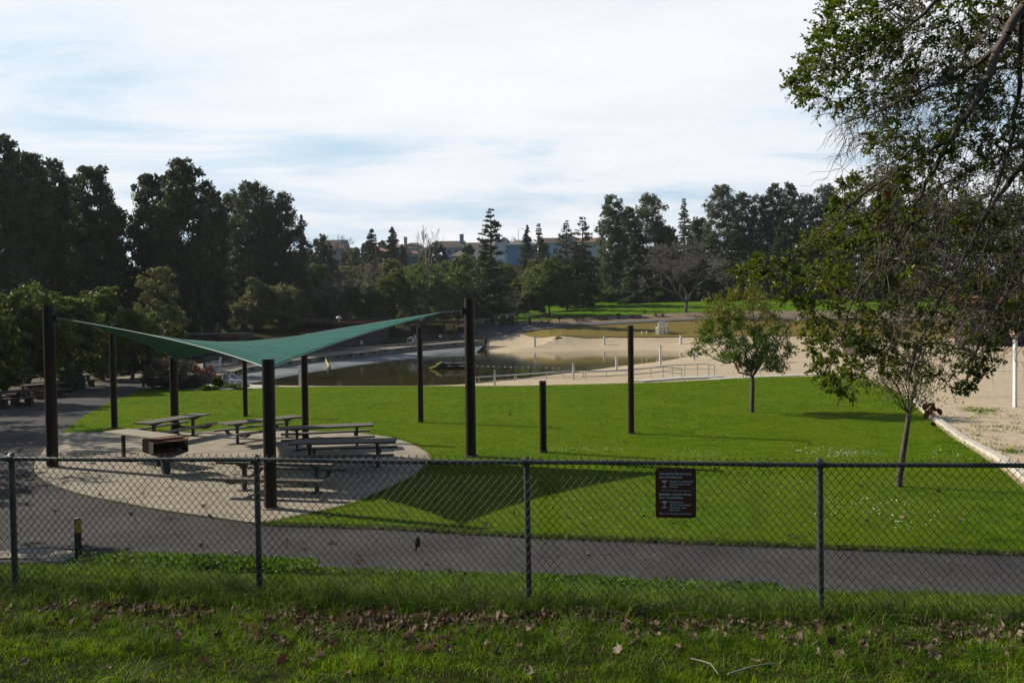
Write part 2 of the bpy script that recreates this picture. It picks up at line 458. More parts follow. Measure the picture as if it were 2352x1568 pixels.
# ---------------------------------------------------------------- ground materials
def grassmat(name, a, b, c, yel=(.2, .2, .03), bump=.6, dry=.0):
    m, nt = newmat(name); p = pos(nt)
    f1 = noise(nt, p, .35, 3); f2 = noise(nt, p, 3.5, 4); f3 = noise(nt, p, 45, 3, .7)
    col = ramp(nt, f2, [(.3, a), (.5, b), (.72, c)])
    pt = ramp(nt, f1, [(.42, (0, 0, 0)), (.6, (1, 1, 1))])
    col = mixc(nt, mth(nt, 'MULTIPLY', pt, .45), col, yel)
    k = ramp(nt, f3, [(.3, (.35, .4, .3)), (.55, (1.0, 1.0, 1.0)), (.75, (1.6, 1.5, 1.3))])
    col = mixc(nt, 1.0, col, k, 'MULTIPLY')
    finish(nt, col, .85, f3, bump, .04, spec=.04)
    return m
M_LAWN = grassmat('lawn grass', (.060, .125, .003), (.085, .165, .004), (.120, .20, .005), (.15, .20, .008))
M_MOUND = grassmat('mound grass', (.06, .15, .005), (.09, .20, .006), (.13, .24, .01), (.16, .22, .01))
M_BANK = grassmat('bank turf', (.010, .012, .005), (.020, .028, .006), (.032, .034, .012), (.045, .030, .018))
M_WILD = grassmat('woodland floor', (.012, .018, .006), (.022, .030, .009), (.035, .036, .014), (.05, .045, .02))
M_DRY = grassmat('dry turf', (.15, .13, .035), (.21, .16, .05), (.17, .17, .035), (.22, .16, .06), .3)
def sandmat(name, a, b, weed):
    m, nt = newmat(name); p = pos(nt)
    mpn = nt.nodes.new('ShaderNodeMapping'); mpn.inputs['Scale'].default_value = (.6, 1.4, 1); nt.links.new(p, mpn.inputs[0])
    f1 = noise(nt, mpn.outputs[0], .22, 4); f2 = noise(nt, p, 2.2, 5, .65); f3 = noise(nt, p, 9, 3)
    col = ramp(nt, f2, [(.3, a), (.7, b)])
    col = mixc(nt, mth(nt, 'MULTIPLY', ramp(nt, f1, [(.56, (0, 0, 0)), (.70, (1, 1, 1))]), weed), col, (.16, .15, .045))
    finish(nt, col, .9, mth(nt, 'ADD', f2, mth(nt, 'MULTIPLY', f3, .5)), .7, .10, spec=.1)
    return m
M_SAND = sandmat('beach sand', (.38, .31, .215), (.52, .43, .31), .3)
M_DIRT = M2('picnic dirt', (.14, .10, .065), (.24, .18, .12), 1.2, .95, .4, .05, obj=False)
M_MULCH = M2('leaf mulch', (.03, .022, .014), (.10, .072, .045), 6, .95, .6, .04, obj=False)
def asph(name, a, b):
    m, nt = newmat(name); p = pos(nt)
    f1 = noise(nt, p, .5, 4); f2 = noise(nt, p, 42, 3, .8); vo = nt.nodes.new('ShaderNodeTexVoronoi'); vo.inputs['Scale'].default_value = 70; nt.links.new(p, vo.inputs[0])
    col = ramp(nt, f1, [(.35, a), (.65, b)])
    k = ramp(nt, f2, [(.35, (.35, .35, .35)), (.52, (1, 1, 1)), (.68, (2.3, 2.2, 2.1))])
    col = mixc(nt, 1.0, col, k, 'MULTIPLY')
    vc = nt.nodes.new('ShaderNodeTexVoronoi'); vc.feature = 'DISTANCE_TO_EDGE'; vc.inputs['Scale'].default_value = .42
    wv = nt.nodes.new('ShaderNodeVectorMath'); wv.operation = 'ADD'; nt.links.new(p, wv.inputs[0])
    nz = nt.nodes.new('ShaderNodeTexNoise'); nz.inputs['Scale'].default_value = 1.6; nz.inputs['Detail'].default_value = 5; nt.links.new(p, nz.inputs['Vector']); nt.links.new(nz.outputs['Color'], wv.inputs[1]); nt.links.new(wv.outputs[0], vc.inputs['Vector'])
    cr_ = ramp(nt, vc.outputs['Distance'], [(0, (.35, .35, .33)), (.008, (1, 1, 1))])
    st_ = ramp(nt, noise(nt, p, .9, 5, .7), [(.52, (1, 1, 1)), (.70, (.68, .66, .62))])
    col = mixc(nt, 1.0, mixc(nt, 1.0, col, cr_, 'MULTIPLY'), st_, 'MULTIPLY')
    finish(nt, col, .85, f2, .8, .012, spec=.2)
    return m
M_ASPH = asph('asphalt', (.036, .036, .040), (.062, .060, .060))
M_ROAD = asph('old asphalt', (.10, .10, .105), (.15, .145, .14))
def concmat(name, a, b, sc=1.5, stain=(.11, .115, .05), st=.5):
    m, nt = newmat(name); p = pos(nt)
    f1 = noise(nt, p, sc, 5, .6); f2 = noise(nt, p, .55, 3); f3 = noise(nt, p, 30, 2)
    col = ramp(nt, f1, [(.3, a), (.7, b)])
    col = mixc(nt, mth(nt, 'MULTIPLY', ramp(nt, f2, [(.58, (0, 0, 0)), (.72, (1, 1, 1))]), st), col, stain)
    finish(nt, col, .85, f3, .25, .01, spec=.2)
    return m
M_CONC = concmat('pad concrete', (.235, .205, .16), (.33, .295, .235))
M_CONC2 = concmat('pale concrete', (.42, .40, .35), (.55, .52, .46), 2, st=.1)
M_POOLC = None
m, nt = newmat('lagoon lining'); p = pos(nt)
f1 = noise(nt, p, .35, 5, .62)
mpn = nt.nodes.new('ShaderNodeMapping'); mpn.inputs['Rotation'].default_value = (0, 0, rad(-40)); mpn.inputs['Scale'].default_value = (2.5, .35, 1); nt.links.new(p, mpn.inputs[0])
f2 = noise(nt, mpn.outputs[0], .9, 5, .7)
col = ramp(nt, f1, [(.34, (.08, .10, .115)), (.5, (.13, .155, .18)), (.68, (.20, .22, .235))])
col = mixc(nt, ramp(nt, f2, [(.5, (0, 0, 0)), (.66, (.75, .75, .75))]), col, (.075, .08, .065))
finish(nt, col, .8, f1, .3, .05); M_POOLC = m
M_WALLC = M2('stained wall concrete', (.10, .092, .078), (.27, .245, .20), 1.4, .85, .3, .02, obj=False, stretch=(1, 1, .25))
m, nt = newmat('lagoon water'); p = pos(nt)
mpn = nt.nodes.new('ShaderNodeMapping'); mpn.inputs['Scale'].default_value = (.5, 1.2, 1); nt.links.new(p, mpn.inputs[0])
f1 = noise(nt, mpn.outputs[0], 1.2, 3, .5)
f2 = noise(nt, p, .06, 3)
col = ramp(nt, f2, [(.35, (.030, .030, .006)), (.65, (.050, .044, .009))])
finish(nt, col, .05, f1, .08, .05, spec=.45); M_WATER = m

# ---------------------------------------------------------------- ground sheets
def axis(segs):
    out = []
    for a, b, s in segs:
        n = max(1, int(round((b - a) / s))); out += [a + (b - a) * i / n for i in range(n)]
    out.append(segs[-1][1]); return np.array(out)
gx = axis([(-1400,-900,125),(-900,-420,80),(-420,-150,10),(-150,-40,3),(-40,-14,1),(-14,14,.3),(14,40,1),(40,150,3),(150,420,10),(420,900,80),(900,1400,125)])
gy = axis([(-40,-6,4),(-6,15,.3),(15,60,1),(60,190,2),(190,420,6),(420,1000,80),(1000,1200,100)])
XX, YY = np.meshgrid(gx, gy)
ZZ = h(XX.ravel(), YY.ravel()).reshape(XX.shape)
ZZ = ZZ - np.where(YY > ypath(np.clip(XX, -30, 30)) - .2, .10, 0.0)
ni, nj = len(gx), len(gy)
idx = np.arange(ni * nj).reshape(nj, ni)
Fq = np.stack([idx[:-1, :-1], idx[:-1, 1:], idx[1:, 1:], idx[1:, :-1]], -1).reshape(-1, 4)
m_, nt = newmat('ground'); p = pos(nt)
spx = nt.nodes.new('ShaderNodeSeparateXYZ'); nt.links.new(p, spx.inputs[0])
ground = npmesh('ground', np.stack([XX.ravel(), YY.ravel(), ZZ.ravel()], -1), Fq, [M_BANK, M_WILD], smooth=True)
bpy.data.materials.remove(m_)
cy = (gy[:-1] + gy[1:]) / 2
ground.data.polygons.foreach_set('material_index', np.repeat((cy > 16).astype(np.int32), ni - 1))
tag(ground, kind='structure')

# near path edges
P_far = [onz(u, v, 0) for u, v in [(2700,1284),(2352,1272),(2000,1262),(1600,1247),(1200,1232),(900,1214),(650,1206),(600,1204)]]
PAD_NEAR = [(600,1205),(500,1192),(380,1175),(290,1158),(200,1140),(130,1118),(90,1098),(78,1080),(86,1056),(110,1025.6)]
L_EDGE = [(137,998),(192,957),(247,927),(324,896.6),(345,889)]
LAWN_FAR = [(400,892),(480,893.5),(560,893),(640,890),(744,888.5),(1000,887),(1176,887),(1300,884),(1500,879),(1640,872),(1733,866),(1880,863),(1930,864)]
KERB = [(1985,872),(2053,891),(2095,920),(2138,958),(2217,1014),(2293,1055),(2352,1099),(2420,1160),(2560,1300)]
def Z0(uv): return [(lambda p: (p.x, p.y))(onz(u, v, 0)) for u, v in uv]
path_l = Z0([(-60,985),(0,960),(69,935),(132,916),(200,894),(275,872),(327,862)])
path_far_end = Z0([(345,856),(352,889)])
near_path_edge = [(x, 12.8 - .155 * x) for x in (40, 20, 8, 0, -6, -9, -12, -16, -22)]
near_path_edge = [(x, y - .15) for x, y in near_path_edge]
pathP = [(p.x, p.y) for p in P_far] + Z0(PAD_NEAR) + Z0(L_EDGE) + path_far_end[::-1] + path_l[::-1] + near_path_edge[::-1]
pathP = [(40, 9.0)] + pathP
drape('asphalt_path', pathP, .004, M_ASPH, 1.5, 0)
# concrete pad
pad = Z0(PAD_NEAR) + Z0([(137,997),(250,995),(450,993),(620,991),(760,993),(850,999),(905,1008),(950,1022),(985,1042),(992,1058),(962,1090),(870,1135),(800,1162),(720,1180),(640,1199)])
pad = smoothpoly(pad, True, 3)
PADZ = .045
drape('concrete_pad', pad, PADZ, M_CONC, 1.0, .12)
# lawn
lawn_right = Z0([(1985,872),(2048,893),(2088,922),(2128,960),(2180,1002),(2240,1040),(2300,1080),(2352,1125),(2420,1180),(2560,1290)])
lawnP = [(p.x, p.y) for p in P_far[::-1]]
# boundary: along path from left to right, right edge up, far edge back, left edge down
padR = Z0([(620,1201),(720,1181),(800,1163),(870,1136),(962,1091),(993,1058),(985,1041),(950,1021),(905,1007),(850,998),(760,992),(620,990),(450,992),(250,994),(137,998)])
lawn = lawnP[1:-1] + Z0([(2700,1284)]) + lawn_right[::-1] + Z0(LAWN_FAR)[::-1] + Z0(L_EDGE)[::-1][1:] + padR[::-1]
LAWN = lawn
drape('lawn', lawn, .03, M_LAWN, 1.5, .05)
# beach sand round the lagoon (also the lagoon bed), court sand at the right
sand = Z0([(345,889)]) + Z0(LAWN_FAR) + lawn_right
sand = Z0([(590,888)]) + Z0(LAWN_FAR)[4:] + lawn_right + [(60, 12), (110, 40), (110, 100)]
sandfar = gxy([(2352,772),(2150,768),(1900,765),(1700,763),(1522,762),(1400,764),(1300,765),(1182,762),(1120,772)])
sand += sandfar + [(p.x, p.y) for p in wall_xy[::-1][:-1]]
drape('beach_sand', sand, .0, M_SAND, 1.6, .3)
dry = gxy([(1200,768),(1290,772),(1400,775),(1522,775),(1700,772),(1900,774),(2100,776),(2352,778),(2352,742),(2150,738),(1900,736),(1700,735),(1600,737),(1482,742),(1328,750),(1240,760)])
drape('dry_grass_slope', smoothpoly(dry, True, 2), .15, M_DRY, 2.0, .3)
upper = gxy([(1060,775),(1148,771),(1182,764),(1260,757),(1328,750.5),(1482,742.5),(1600,737.5),(1700,735.5),(1900,736.5),(2150,738.5),(2352,742.5),(2352,714),(2000,714),(1750,715),(1595,720),(1474,725),(1346,730.5),(1182,742),(1090,744),(1040,745)])
drape('picnic_ground', upper, .21, M_DIRT, 2.0, .3)
road = gxy([(1062,776),(1110,776),(1148,771.5),(1182,764.5),(1260,757.5),(1328,751),(1482,743),(1600,738),(1700,736),(1900,737),(2150,739),(2150,736),(1900,734),(1700,732.8),(1600,734.5),(1482,738.5),(1328,745),(1260,750),(1182,753),(1110,750),(1050,757)])
drape('upper_path', road, .30, M_ROAD, 2.0, .3)
mound = gxy([(1150,742),(1182,741),(1346,730),(1474,724.5),(1595,719.5),(1750,714.5),(2000,713.5),(2352,713.5)]) + [(at(u, v, 212).x, 212) for u, v in [(2352,690),(1700,690),(1482,700),(1277,716),(1130,728)]]
drape('grass_mound', mound, .12, M_MOUND, 3.0, .3)
# far house lawn patch on the hill
drape('hill_lawn', gxy([(1172,606),(1215,606),(1235,596),(1165,596)]), .4, M_MOUND, 4.0, .2)
# water
wp = LAGA.copy(); cxy = wp.mean(0); 
water = drape('lagoon_water', [tuple(p + (p - cxy) / np.linalg.norm(p - cxy) * 1.2) for p in wp], 0.0, M_WATER, 4.0, 0, zfun=lambda x, y: np.full(x.shape, ZW))
# left mulch strip and hillside
mul = path_l + [(-60, 90), (-90, 60), (-60, 38)]
drape('leaf_mulch_strip', mul, .01, M_MULCH, 2.0, .1)
# thin concrete strips
def strip(name, uvs, w, off, mat, zs=0, skirt=.12, res=.8):
    P = [Vector(onz(u, v, zs)[:2]) for u, v in uvs]
    L, Rr = [], []
    for i, p in enumerate(P):
        d = (P[min(i + 1, len(P) - 1)] - P[max(i - 1, 0)]).normalized(); nrm = Vector((-d.y, d.x))
        L.append(tuple(p + nrm * w / 2)); Rr.append(tuple(p - nrm * w / 2))
    return drape(name, L + Rr[::-1], off, mat, res, skirt)
strip('path_edging', [(640,1205.5),(760,1209),(900,1214),(960,1218)], .13, .035, M_CONC2)
strip('pool_walk', [(330,889.5),(400,893),(480,894.6),(560,893.6),(620,890)], 1.1, .05, M_CONC2)
strip('far_walk', [(1640,869),(1733,864.5),(1830,859),(1906,855.5),(2100,851),(2352,850),(2500,850)], 1.3, .035, M_CONC2)
strip('left_slab', [(-60,1273),(0,1274),(60,1273),(110,1276),(170,1283)], .62, .035, M_CONC)
drape('ladder_slab', Z0([(470,893),(620,890),(640,884.5),(600,878.5),(540,878),(478,880)]), .06, M_CONC2, 1.0, .3)
kerb = strip('timber_kerb', [(2095,919),(2138,957),(2217,1013.5),(2293,1054.5),(2352,1097),(2420,1150)], .22, .14, M_CONC2, 0, .18, .8)
drape('access_ramp', Z0([(1440,876),(1530,868),(1620,862),(1655,862.5),(1662,866),(1560,871),(1480,877)]), .10, M_CONC2, 1.0, .15)

# lagoon wall, lining slope and deck
def section_mesh(name, rows, mat, smooth=False):
    mb = MB(); n = len(rows[0])
    vs = [p for r in rows for p in r]
    fs = [(i * n + k, (i + 1) * n + k, (i + 1) * n + k + 1, i * n + k + 1) for i in range(len(rows) - 1) for k in range(n - 1)]
    mb.add(vs, fs); return mb.build(name, mat, None, smooth)
def lerp(a, b, t): return a + (b - a) * t
def dens(P, k=4):
    out = []
    for i in range(len(P) - 1):
        for j in range(k): out.append(P[i].lerp(P[i + 1], j / k))
    out.append(P[-1]); return out
W_ = dens([Vector(p) for p in wall_xy]); B_ = dens([Vector(p) for p in toe_xy])
rows_s, rows_w, rows_d = [], [], []
for i, (a, b) in enumerate(zip(W_, B_)):
    d = (W_[min(i + 1, len(W_) - 1)] - W_[max(0, i - 1)]); d.z = 0; d.normalize(); nrm = Vector((-d.y, d.x, 0))
    foot = a.copy(); foot.z = max(a.z - .75, ZW + .12)
    under = b + (b - foot).normalized() * 4; under.z = -1.5
    rows_s.append([foot + nrm * .05, lerp(foot, b, .35) + Vector((0, 0, .06)), lerp(foot, b, .7) + Vector((0, 0, .04)), b, under])
    top = a.copy()
    rows_w.append([top + nrm * .02, top - nrm * .0 + Vector((0, 0, -.001)), foot - Vector((0, 0, .3))])
    bk = 7.5
    rows_d.append([top - nrm * .15 + Vector((0, 0, .01)), top + nrm * bk * .5 + Vector((0, 0, .04)), top + nrm * bk + Vector((0, 0, .05)), top + nrm * bk + Vector((0, 0, -1.2))])
o = section_mesh('lagoon_lining', rows_s, M_POOLC, True); tag(o, kind='structure')
o = section_mesh('lagoon_wall', rows_w, M_WALLC); tag(o, kind='structure')
M_DECK = concmat('deck concrete', (.16, .145, .12), (.29, .26, .21), .8, (.08, .075, .06), .6)
o = section_mesh('pool_deck', rows_d, M_DECK); tag(o, kind='structure')
# dark scupper openings along the wall are part of the wall itself
mb = MB()
for i in range(3, len(W_) - 2, 2):
    a = W_[i]; d = (W_[i + 1] - W_[i - 1]); d.z = 0; d.normalize()
    mb.bar(a + Vector((0, 0, -.22)) - d * .45, a + Vector((0, 0, -.22)) + d * .45, .16, .2)
o = mb.build('wall_scuppers', M2('dark opening', (.01, .01, .01), (.02, .02, .018))); tag(o, kind='structure')

# control joints sawn in the pad
mb = MB()
for a_, b_ in [((95,1062),(940,1020)),((150,1118),(985,1050)),((260,1150),(900,1105)),((330,994),(560,1196)),((560,992),(870,1120)),((200,996),(330,1165)),((760,994),(985,1060))]:
    p, q = onz(*a_, 0), onz(*b_, 0); p.z = q.z = PADZ + .002
    n_ = 30; pts = [p.lerp(q, i / n_) for i in range(n_ + 1)]
    for i in range(n_):
        if inpoly(np.array([(pts[i].x + pts[i+1].x) / 2]), np.array([(pts[i].y + pts[i+1].y) / 2]), pad)[0]: mb.bar(pts[i], pts[i + 1], .016, .004)
o = mb.build('pad_joints', M2('joint dirt', (.05, .042, .03), (.09, .08, .05), 8, .9)); tag(o, kind='structure')
for i, k in enumerate(()): pass
# ---------------------------------------------------------------- object materials
M_POLE = M2('brown painted steel', (.011, .0055, .003), (.024, .012, .006), 2.0, .5, .05, .002, spec=.3, stretch=(6, 6, .5))
M_GALV = M2('weathered green grey pipe', (.040, .050, .048), (.085, .098, .092), 8, .5, .1, .002, metal=.2)
M_WIRE = M2('dark fence wire', (.018, .018, .018), (.035, .034, .033), 20, .5, .0, .001, metal=.3)
M_PLANK = M2('weathered planks', (.055, .048, .040), (.19, .165, .135), 3, .8, .5, .004, stretch=(1.2, 22, 22), detail=6)
M_PLANKL = M2('pale weathered planks', (.16, .14, .115), (.42, .37, .30), 3, .75, .5, .004, stretch=(1.2, 22, 22), detail=6)
M_STEEL = M2('dark green steel', (.030, .034, .032), (.055, .058, .054), 6, .6, .1, .002)
M_GRILL = M2('sooty steel', (.012, .009, .008), (.045, .026, .020), 5, .75, .3, .004)
M_RUST = M2('rusty grate', (.07, .025, .012), (.16, .06, .028), 9, .9, .4, .004)
M_WHITE = M2('white paint', (.62, .63, .64), (.78, .78, .78), 4, .5, .05, .002)
M_SS = M2('stainless steel', (.45, .46, .47), (.62, .62, .62), 9, .28, .05, .001, metal=.9)
M_BLACK = M2('black metal', (.008, .008, .009), (.02, .02, .02), 9, .55, .1, .002)
M_BROWNC = M2('brown concrete', (.055, .036, .030), (.10, .070, .058), 5, .9, .2, .004)
M_REDC = M2('red brown concrete', (.14, .065, .05), (.22, .11, .085), 5, .9, .2, .004)

def scuff(m_, col, sc=(9, 9, .8), th=.66, amt=.8):
    nt = m_.node_tree; p_ = [n for n in nt.nodes if n.type == 'BSDF_PRINCIPLED'][0]; l_ = p_.inputs['Base Color'].links[0].from_socket
    mp = nt.nodes.new('ShaderNodeMapping'); mp.inputs['Scale'].default_value = sc; nt.links.new(nt.nodes.new('ShaderNodeTexCoord').outputs['Object'], mp.inputs[0])
    f = noise(nt, mp.outputs[0], 2.2, 6, .7); k = mth(nt, 'MULTIPLY', ramp(nt, f, [(th, (0, 0, 0)), (th + .04, (1, 1, 1))]), amt)
    nt.links.new(mixc(nt, k, l_, col), p_.inputs['Base Color'])
scuff(M_POLE, (.075, .042, .028)); scuff(M_GALV, (.13, .085, .05), (5, 5, 2), .64, .7); scuff(M_STEEL, (.09, .06, .04), (8, 8, 4), .63, .6)
scuff(M_PLANK, (.03, .026, .02), (.8, 30, 30), .58, .8); scuff(M_GRILL, (.10, .035, .015), (5, 5, 5), .60, .7)
# ---------------------------------------------------------------- chain link fence
def fence_pt(u):
    k = (u - 1176) / F
    y = 6.47 / (1 + .104 * k)          # fence line y = 6.47 - .104 x
    return k * y, y
FD = Vector((1, -.104, 0)).normalized()
ftop = lambda x: 1.89 + 1.225
fx0, fx1 = -7.2, 6.6
mid = Vector((0, 6.47, 1.89))
fen = T('chain_link_fence', 'low chain link fence with pipe top rail across the foreground', 'fence', mid)
def fl(x, z, off=0):                    # local point of the fence
    return Vector((x, -.104 * x, z)) + Vector((.104, 1, 0)).normalized() * off
RAILZ = 1.20
mb = MB()
xs = np.linspace(fx0, fx1, 30)
mb.tube([fl(x, RAILZ + .004 * math.sin(x * 2.1)) for x in xs], .0185, 12)
rail = mb.build('top_rail', M_GALV, fen, True)
for x in (-5.85, -.62, 4.6, 1.98, -3.3):
    mb = MB(); mb.tube([fl(x - .06, RAILZ + .004 * math.sin(x * 2.1)), fl(x + .06, RAILZ + .004 * math.sin(x * 2.1))], .0215, 12)
    mb.build('rail_sleeve', M_GALV, rail, True)
for i, u in enumerate((-640, 13.5, 580.5, 1206, 1885, 2640)):
    x, y = fence_pt(u)
    mb = MB(); g = H(x, y) - 1.89
    mb.tube([fl(x + .008, g - .25, .03), fl(x, RAILZ + .015, .03)], .0255, 14)
    po = mb.build('post', M_GALV, fen, True)
    mb = MB(); mb.tube([fl(x, RAILZ - .03, .03), fl(x, RAILZ + .03, .025), fl(x, RAILZ + .045, .02)], [.029, .029, .012], 14)
    mb.tube([fl(x - .03, RAILZ, 0), fl(x + .03, RAILZ, 0)], .028, 10)
    mb.build('post_cap', M_GALV, po, True)
# woven mesh
P0, P1 = [], []
wx, wz = .0318, .0735
zt = RAILZ + .045
nW = int((fx1 - fx0) / wx)
for i in range(nW):
    x0 = fx0 + i * wx
    g = H(x0, 6.47 - .104 * x0) - 1.89 - .02
    rows = int((zt - g) / (wz / 2))
    sl = .35 * 0
    pts = []
    for r in range(rows + 1):
        xx = x0 + (wx * .53 if (r + i) % 2 else -wx * .53) * 1.0 + .10 * (1 - (zt - r * wz / 2) / 1.2) * 0
        jit = .0016 * math.sin(i * 3.7 + r * 1.3) + .004 * math.sin(i * .21 + r * .35)
        pts.append(fl(xx + jit + .0, zt - r * wz / 2, -.024 + (.0022 if (r + i) % 2 else -.0022)))
    P0 += pts[:-1]; P1 += pts[1:]
    t = pts[0]; P0 += [t]; P1 += [t + Vector((.006, 0, .012))]
V, Fc = segmesh([tuple(p) for p in P0], [tuple(p) for p in P1], np.full(len(P0), .0024), np.full(len(P0), .0024), 4)
npmesh('wire_mesh', V, Fc, M_WIRE, fen)

# ---------------------------------------------------------------- sign on the fence
def text_mesh(s, size=1.0, bold=0.0):
    c = bpy.data.curves.new('t', 'FONT'); c.body = s; c.size = size; c.offset = bold; c.resolution_u = 3
    o = bpy.data.objects.new('t', c); COL.objects.link(o)
    dg = bpy.context.evaluated_depsgraph_get()
    me = bpy.data.meshes.new_from_object(o.evaluated_get(dg))
    bpy.data.objects.remove(o); bpy.data.curves.remove(c)
    return me
def fit_text(s, x0, x1, zb, cap, y, mat, parent, name='lettering', bold=.012, capg=None):
    me = text_mesh(s, 1.0, bold)
    n = len(me.vertices); A = np.zeros(n * 3); me.vertices.foreach_get('co', A); A = A.reshape(-1, 3)
    H1 = .70
    a0, a1 = A[:, 0].min(), A[:, 0].max()
    B = np.stack([x0 + (A[:, 0] - a0) / (a1 - a0) * (x1 - x0), np.full(n, y), zb + A[:, 1] / H1 * cap], 1)
    me.vertices.foreach_set('co', B.ravel()); me.update()
    return link(name, me, mat, parent)
M_SIGN = M2('dark brown sign', (.072, .018, .011), (.085, .022, .013), 3, .5, 0)
M_SGREY = M2('pale sign lettering', (.50, .55, .54), (.56, .60, .59), 3, .5, 0)
M_SRED = M2('sign red', (.38, .03, .025), (.42, .035, .03), 3, .5, 0)
u_s = 1548
sx, sy = fence_pt(u_s)
sg = T('warning_sign', 'brown rounded sign saying alcoholic beverages are prohibited, wired to the chain link fence', 'sign', (sx, sy - .036, 0), math.atan2(-.104, 1))
zc_s = at(u_s, 1129.5, sy).z
sg.location.z = zc_s
S = .000361
def rr(x0, x1, z0, z1, r, k=5):
    P = []
    for cx, cz, a0 in ((x1 - r, z1 - r, 0), (x0 + r, z1 - r, 90), (x0 + r, z0 + r, 180), (x1 - r, z0 + r, 270)):
        for i in range(k + 1):
            a = rad(a0 + 90 * i / k); P.append((cx + r * math.cos(a), cz + r * math.sin(a)))
    return P
XZ = Matrix(((1, 0, 0), (0, 0, 1), (0, 1, 0)))      # prism z becomes -y .. thickness
mb = MB(); mb.prism(rr(-.159, .159, -.199, .199, .028), 0, .003, Matrix(((1, 0, 0), (0, 0, -1), (0, 1, 0))))
mb.build('panel', M_SIGN, sg)
sxm = lambda z: (z - 816) * S
szm = lambda z: (813 - z) * S
for s, a, b, base, cap in [('Alcoholic Beverages',455,1160,408,55),('Are Prohibited',455,945,486,54),('Except in reserved',684,1182,572,42),('picnic areas with',684,1132,630,42),('permit',684,855,687,42),
                           ('Bebidas Alcoholicas',452,1152,860,54),('Son Prohibidas',452,975,936,54),('Excepto en',684,980,1027,42),('areas reservadas',684,1140,1088,42),('de picnic con',684,1040,1146,42),('permiso',684,902,1204,42),
                           ('EAST BAY REGIONAL PARK DISTRICT',505,1166,1281,27)]:
    fit_text(s, sxm(a), sxm(b), szm(base), cap * S, -.0042, M_SGREY, sg, bold=.018)
def flat(mb, pts, y):
    n = len(pts); mb.add([(sxm(x), y, szm(z)) for x, z in pts] , [list(range(n))])
mb = MB()
flat(mb, [(497,744),(497,752),(1132,770),(1132,760)], -.0042); mb.build('divider_line', M_SGREY, sg)
for dz in (0, 458):
    mb = MB()
    flat(mb, [(503,535+dz),(640,533+dz),(580,612+dz),(580,672+dz),(622,676+dz),(622,690+dz),(508,690+dz),(508,674+dz),(556,670+dz),(556,612+dz)], -.0042)
    gl = mb.build('glass_symbol', M_SGREY, sg)
    mb = MB(); flat(mb, [(452,512+dz),(468,500+dz),(656,690+dz),(640,706+dz)], -.0052); mb.build('red_slash', M_SRED, gl)
    mb = MB(); flat(mb, [(577 + 11 * math.cos(a), 578 + dz + 11 * math.sin(a)) for a in np.linspace(0, 2 * PI, 12, False)], -.0050); mb.build('olive_dot', M_SIGN, gl)
mb = MB(); flat(mb, [(484 + 18 * math.cos(a), 1258 + 18 * math.sin(a)) for a in np.linspace(0, 2 * PI, 16, False)], -.0042); em = mb.build('emblem', M_SGREY, sg)
mb = MB(); flat(mb, [(484 + 8 * math.cos(a), 1255 + 10 * math.sin(a)) for a in np.linspace(0, 2 * PI, 10, False)], -.0050); mb.build('emblem_tree', M_SIGN, em)
for z in (325, 1306):
    mb = MB(); mb.ball((sxm(812), -.004, szm(z)), (.0055, .003, .0055), 8, 5); mb.build('rivet', M2('brass', (.25, .22, .05), (.3, .26, .06)), sg, True)

# ---------------------------------------------------------------- poles and shade sail
def cap_pole(x, y, r, ztop, label, z0=0.0, group='steel poles for the shade sails', hook=None):
    t = T('steel_pole', label, 'pole', (x, y, z0), 0, group)
    mb = MB(); mb.tube([(0, 0, -.05), (0, 0, ztop - z0)], r, 28); mb.build('shaft', M_POLE, t, True)
    mb = MB(); mb.tube([(0, 0, ztop - z0 - .0), (0, 0, ztop - z0 + .012)], r * 1.03, 28); mb.build('cap', M2('worn cap', (.05, .04, .035), (.14, .12, .11), 12), t, True)
    mb = MB(); mb.tube([(0, 0, .0), (0, 0, .075)], [r * 1.55, r * 1.42], 24); mb.build('footing', M_CONC if label.startswith(('short brown pole nearest', 'tall thick brown pole at the far left')) else M_FOOT, t, True)
    if hook:
        dx, dy, z = hook; d = Vector((dx, dy, 0)).normalized()
        mb = MB()
        mb.prism([(-.012, -.11), (.012, -.11), (.012, .11), (-.012, .11)], 0, .01)
        mb = MB(); mb.bar(d * (r - .01) + Vector((0, 0, z - z0)), d * (r + .09) + Vector((0, 0, z - z0)), .025, .19)
        mb.build('anchor_plate', M_BLACK, t)
    return t
M_FOOT = M2('bare soil collar', (.05, .04, .025), (.10, .08, .05), 9, .95, .6, .02)
CEN = Vector((-6.5, 22.5, 0))
poles = {}
def pole_at(key, ub, vb, utop, vtop, r, label, hz=None):
    p = onz(ub, vb, 0); z0 = 0
    z1 = ZC + ray(utop, vtop).z * p.y
    hook = None
    if hz is not None:
        q = Vector((CEN.x - p.x, CEN.y - p.y)); hook = (q.x, q.y, hz)
    cap_pole(p.x, p.y, r, z1, label, 0, hook=hook)
    poles[key] = Vector((p.x, p.y, z1))
pole_at('L', 121, 1075, 113, 701, .162, 'tall thick brown pole at the far left holding a high corner of the sail', 4.5)
pole_at('F', 622, 1171, 615, 825, .141, 'short brown pole nearest the fence, front low corner of the green sail', 3.15)
pole_at('R', 1082, 1050, 1077, 687, .162, 'tall thick brown pole on the lawn at the right end of the sail', 4.6)
pole_at('B', 402, 1001, 398, 820, .150, 'short brown pole behind the grill at the back corner of the sail', 3.0)
pole_at('b1', 263, 985, 260, 766, .125, 'brown pole at the far edge of the pad, second from the left')
pole_at('b2', 564, 957, 562, 795, .105, 'thin brown pole on the lawn just left of the front sail pole')
pole_at('b3', 702, 1010, 699, 765, .120, 'brown pole behind the picnic tables whose top shows above the sail')
pole_at('b4', 966.5, 971, 963, 751, .118, 'slim brown pole on the lawn just left of the tall right pole')
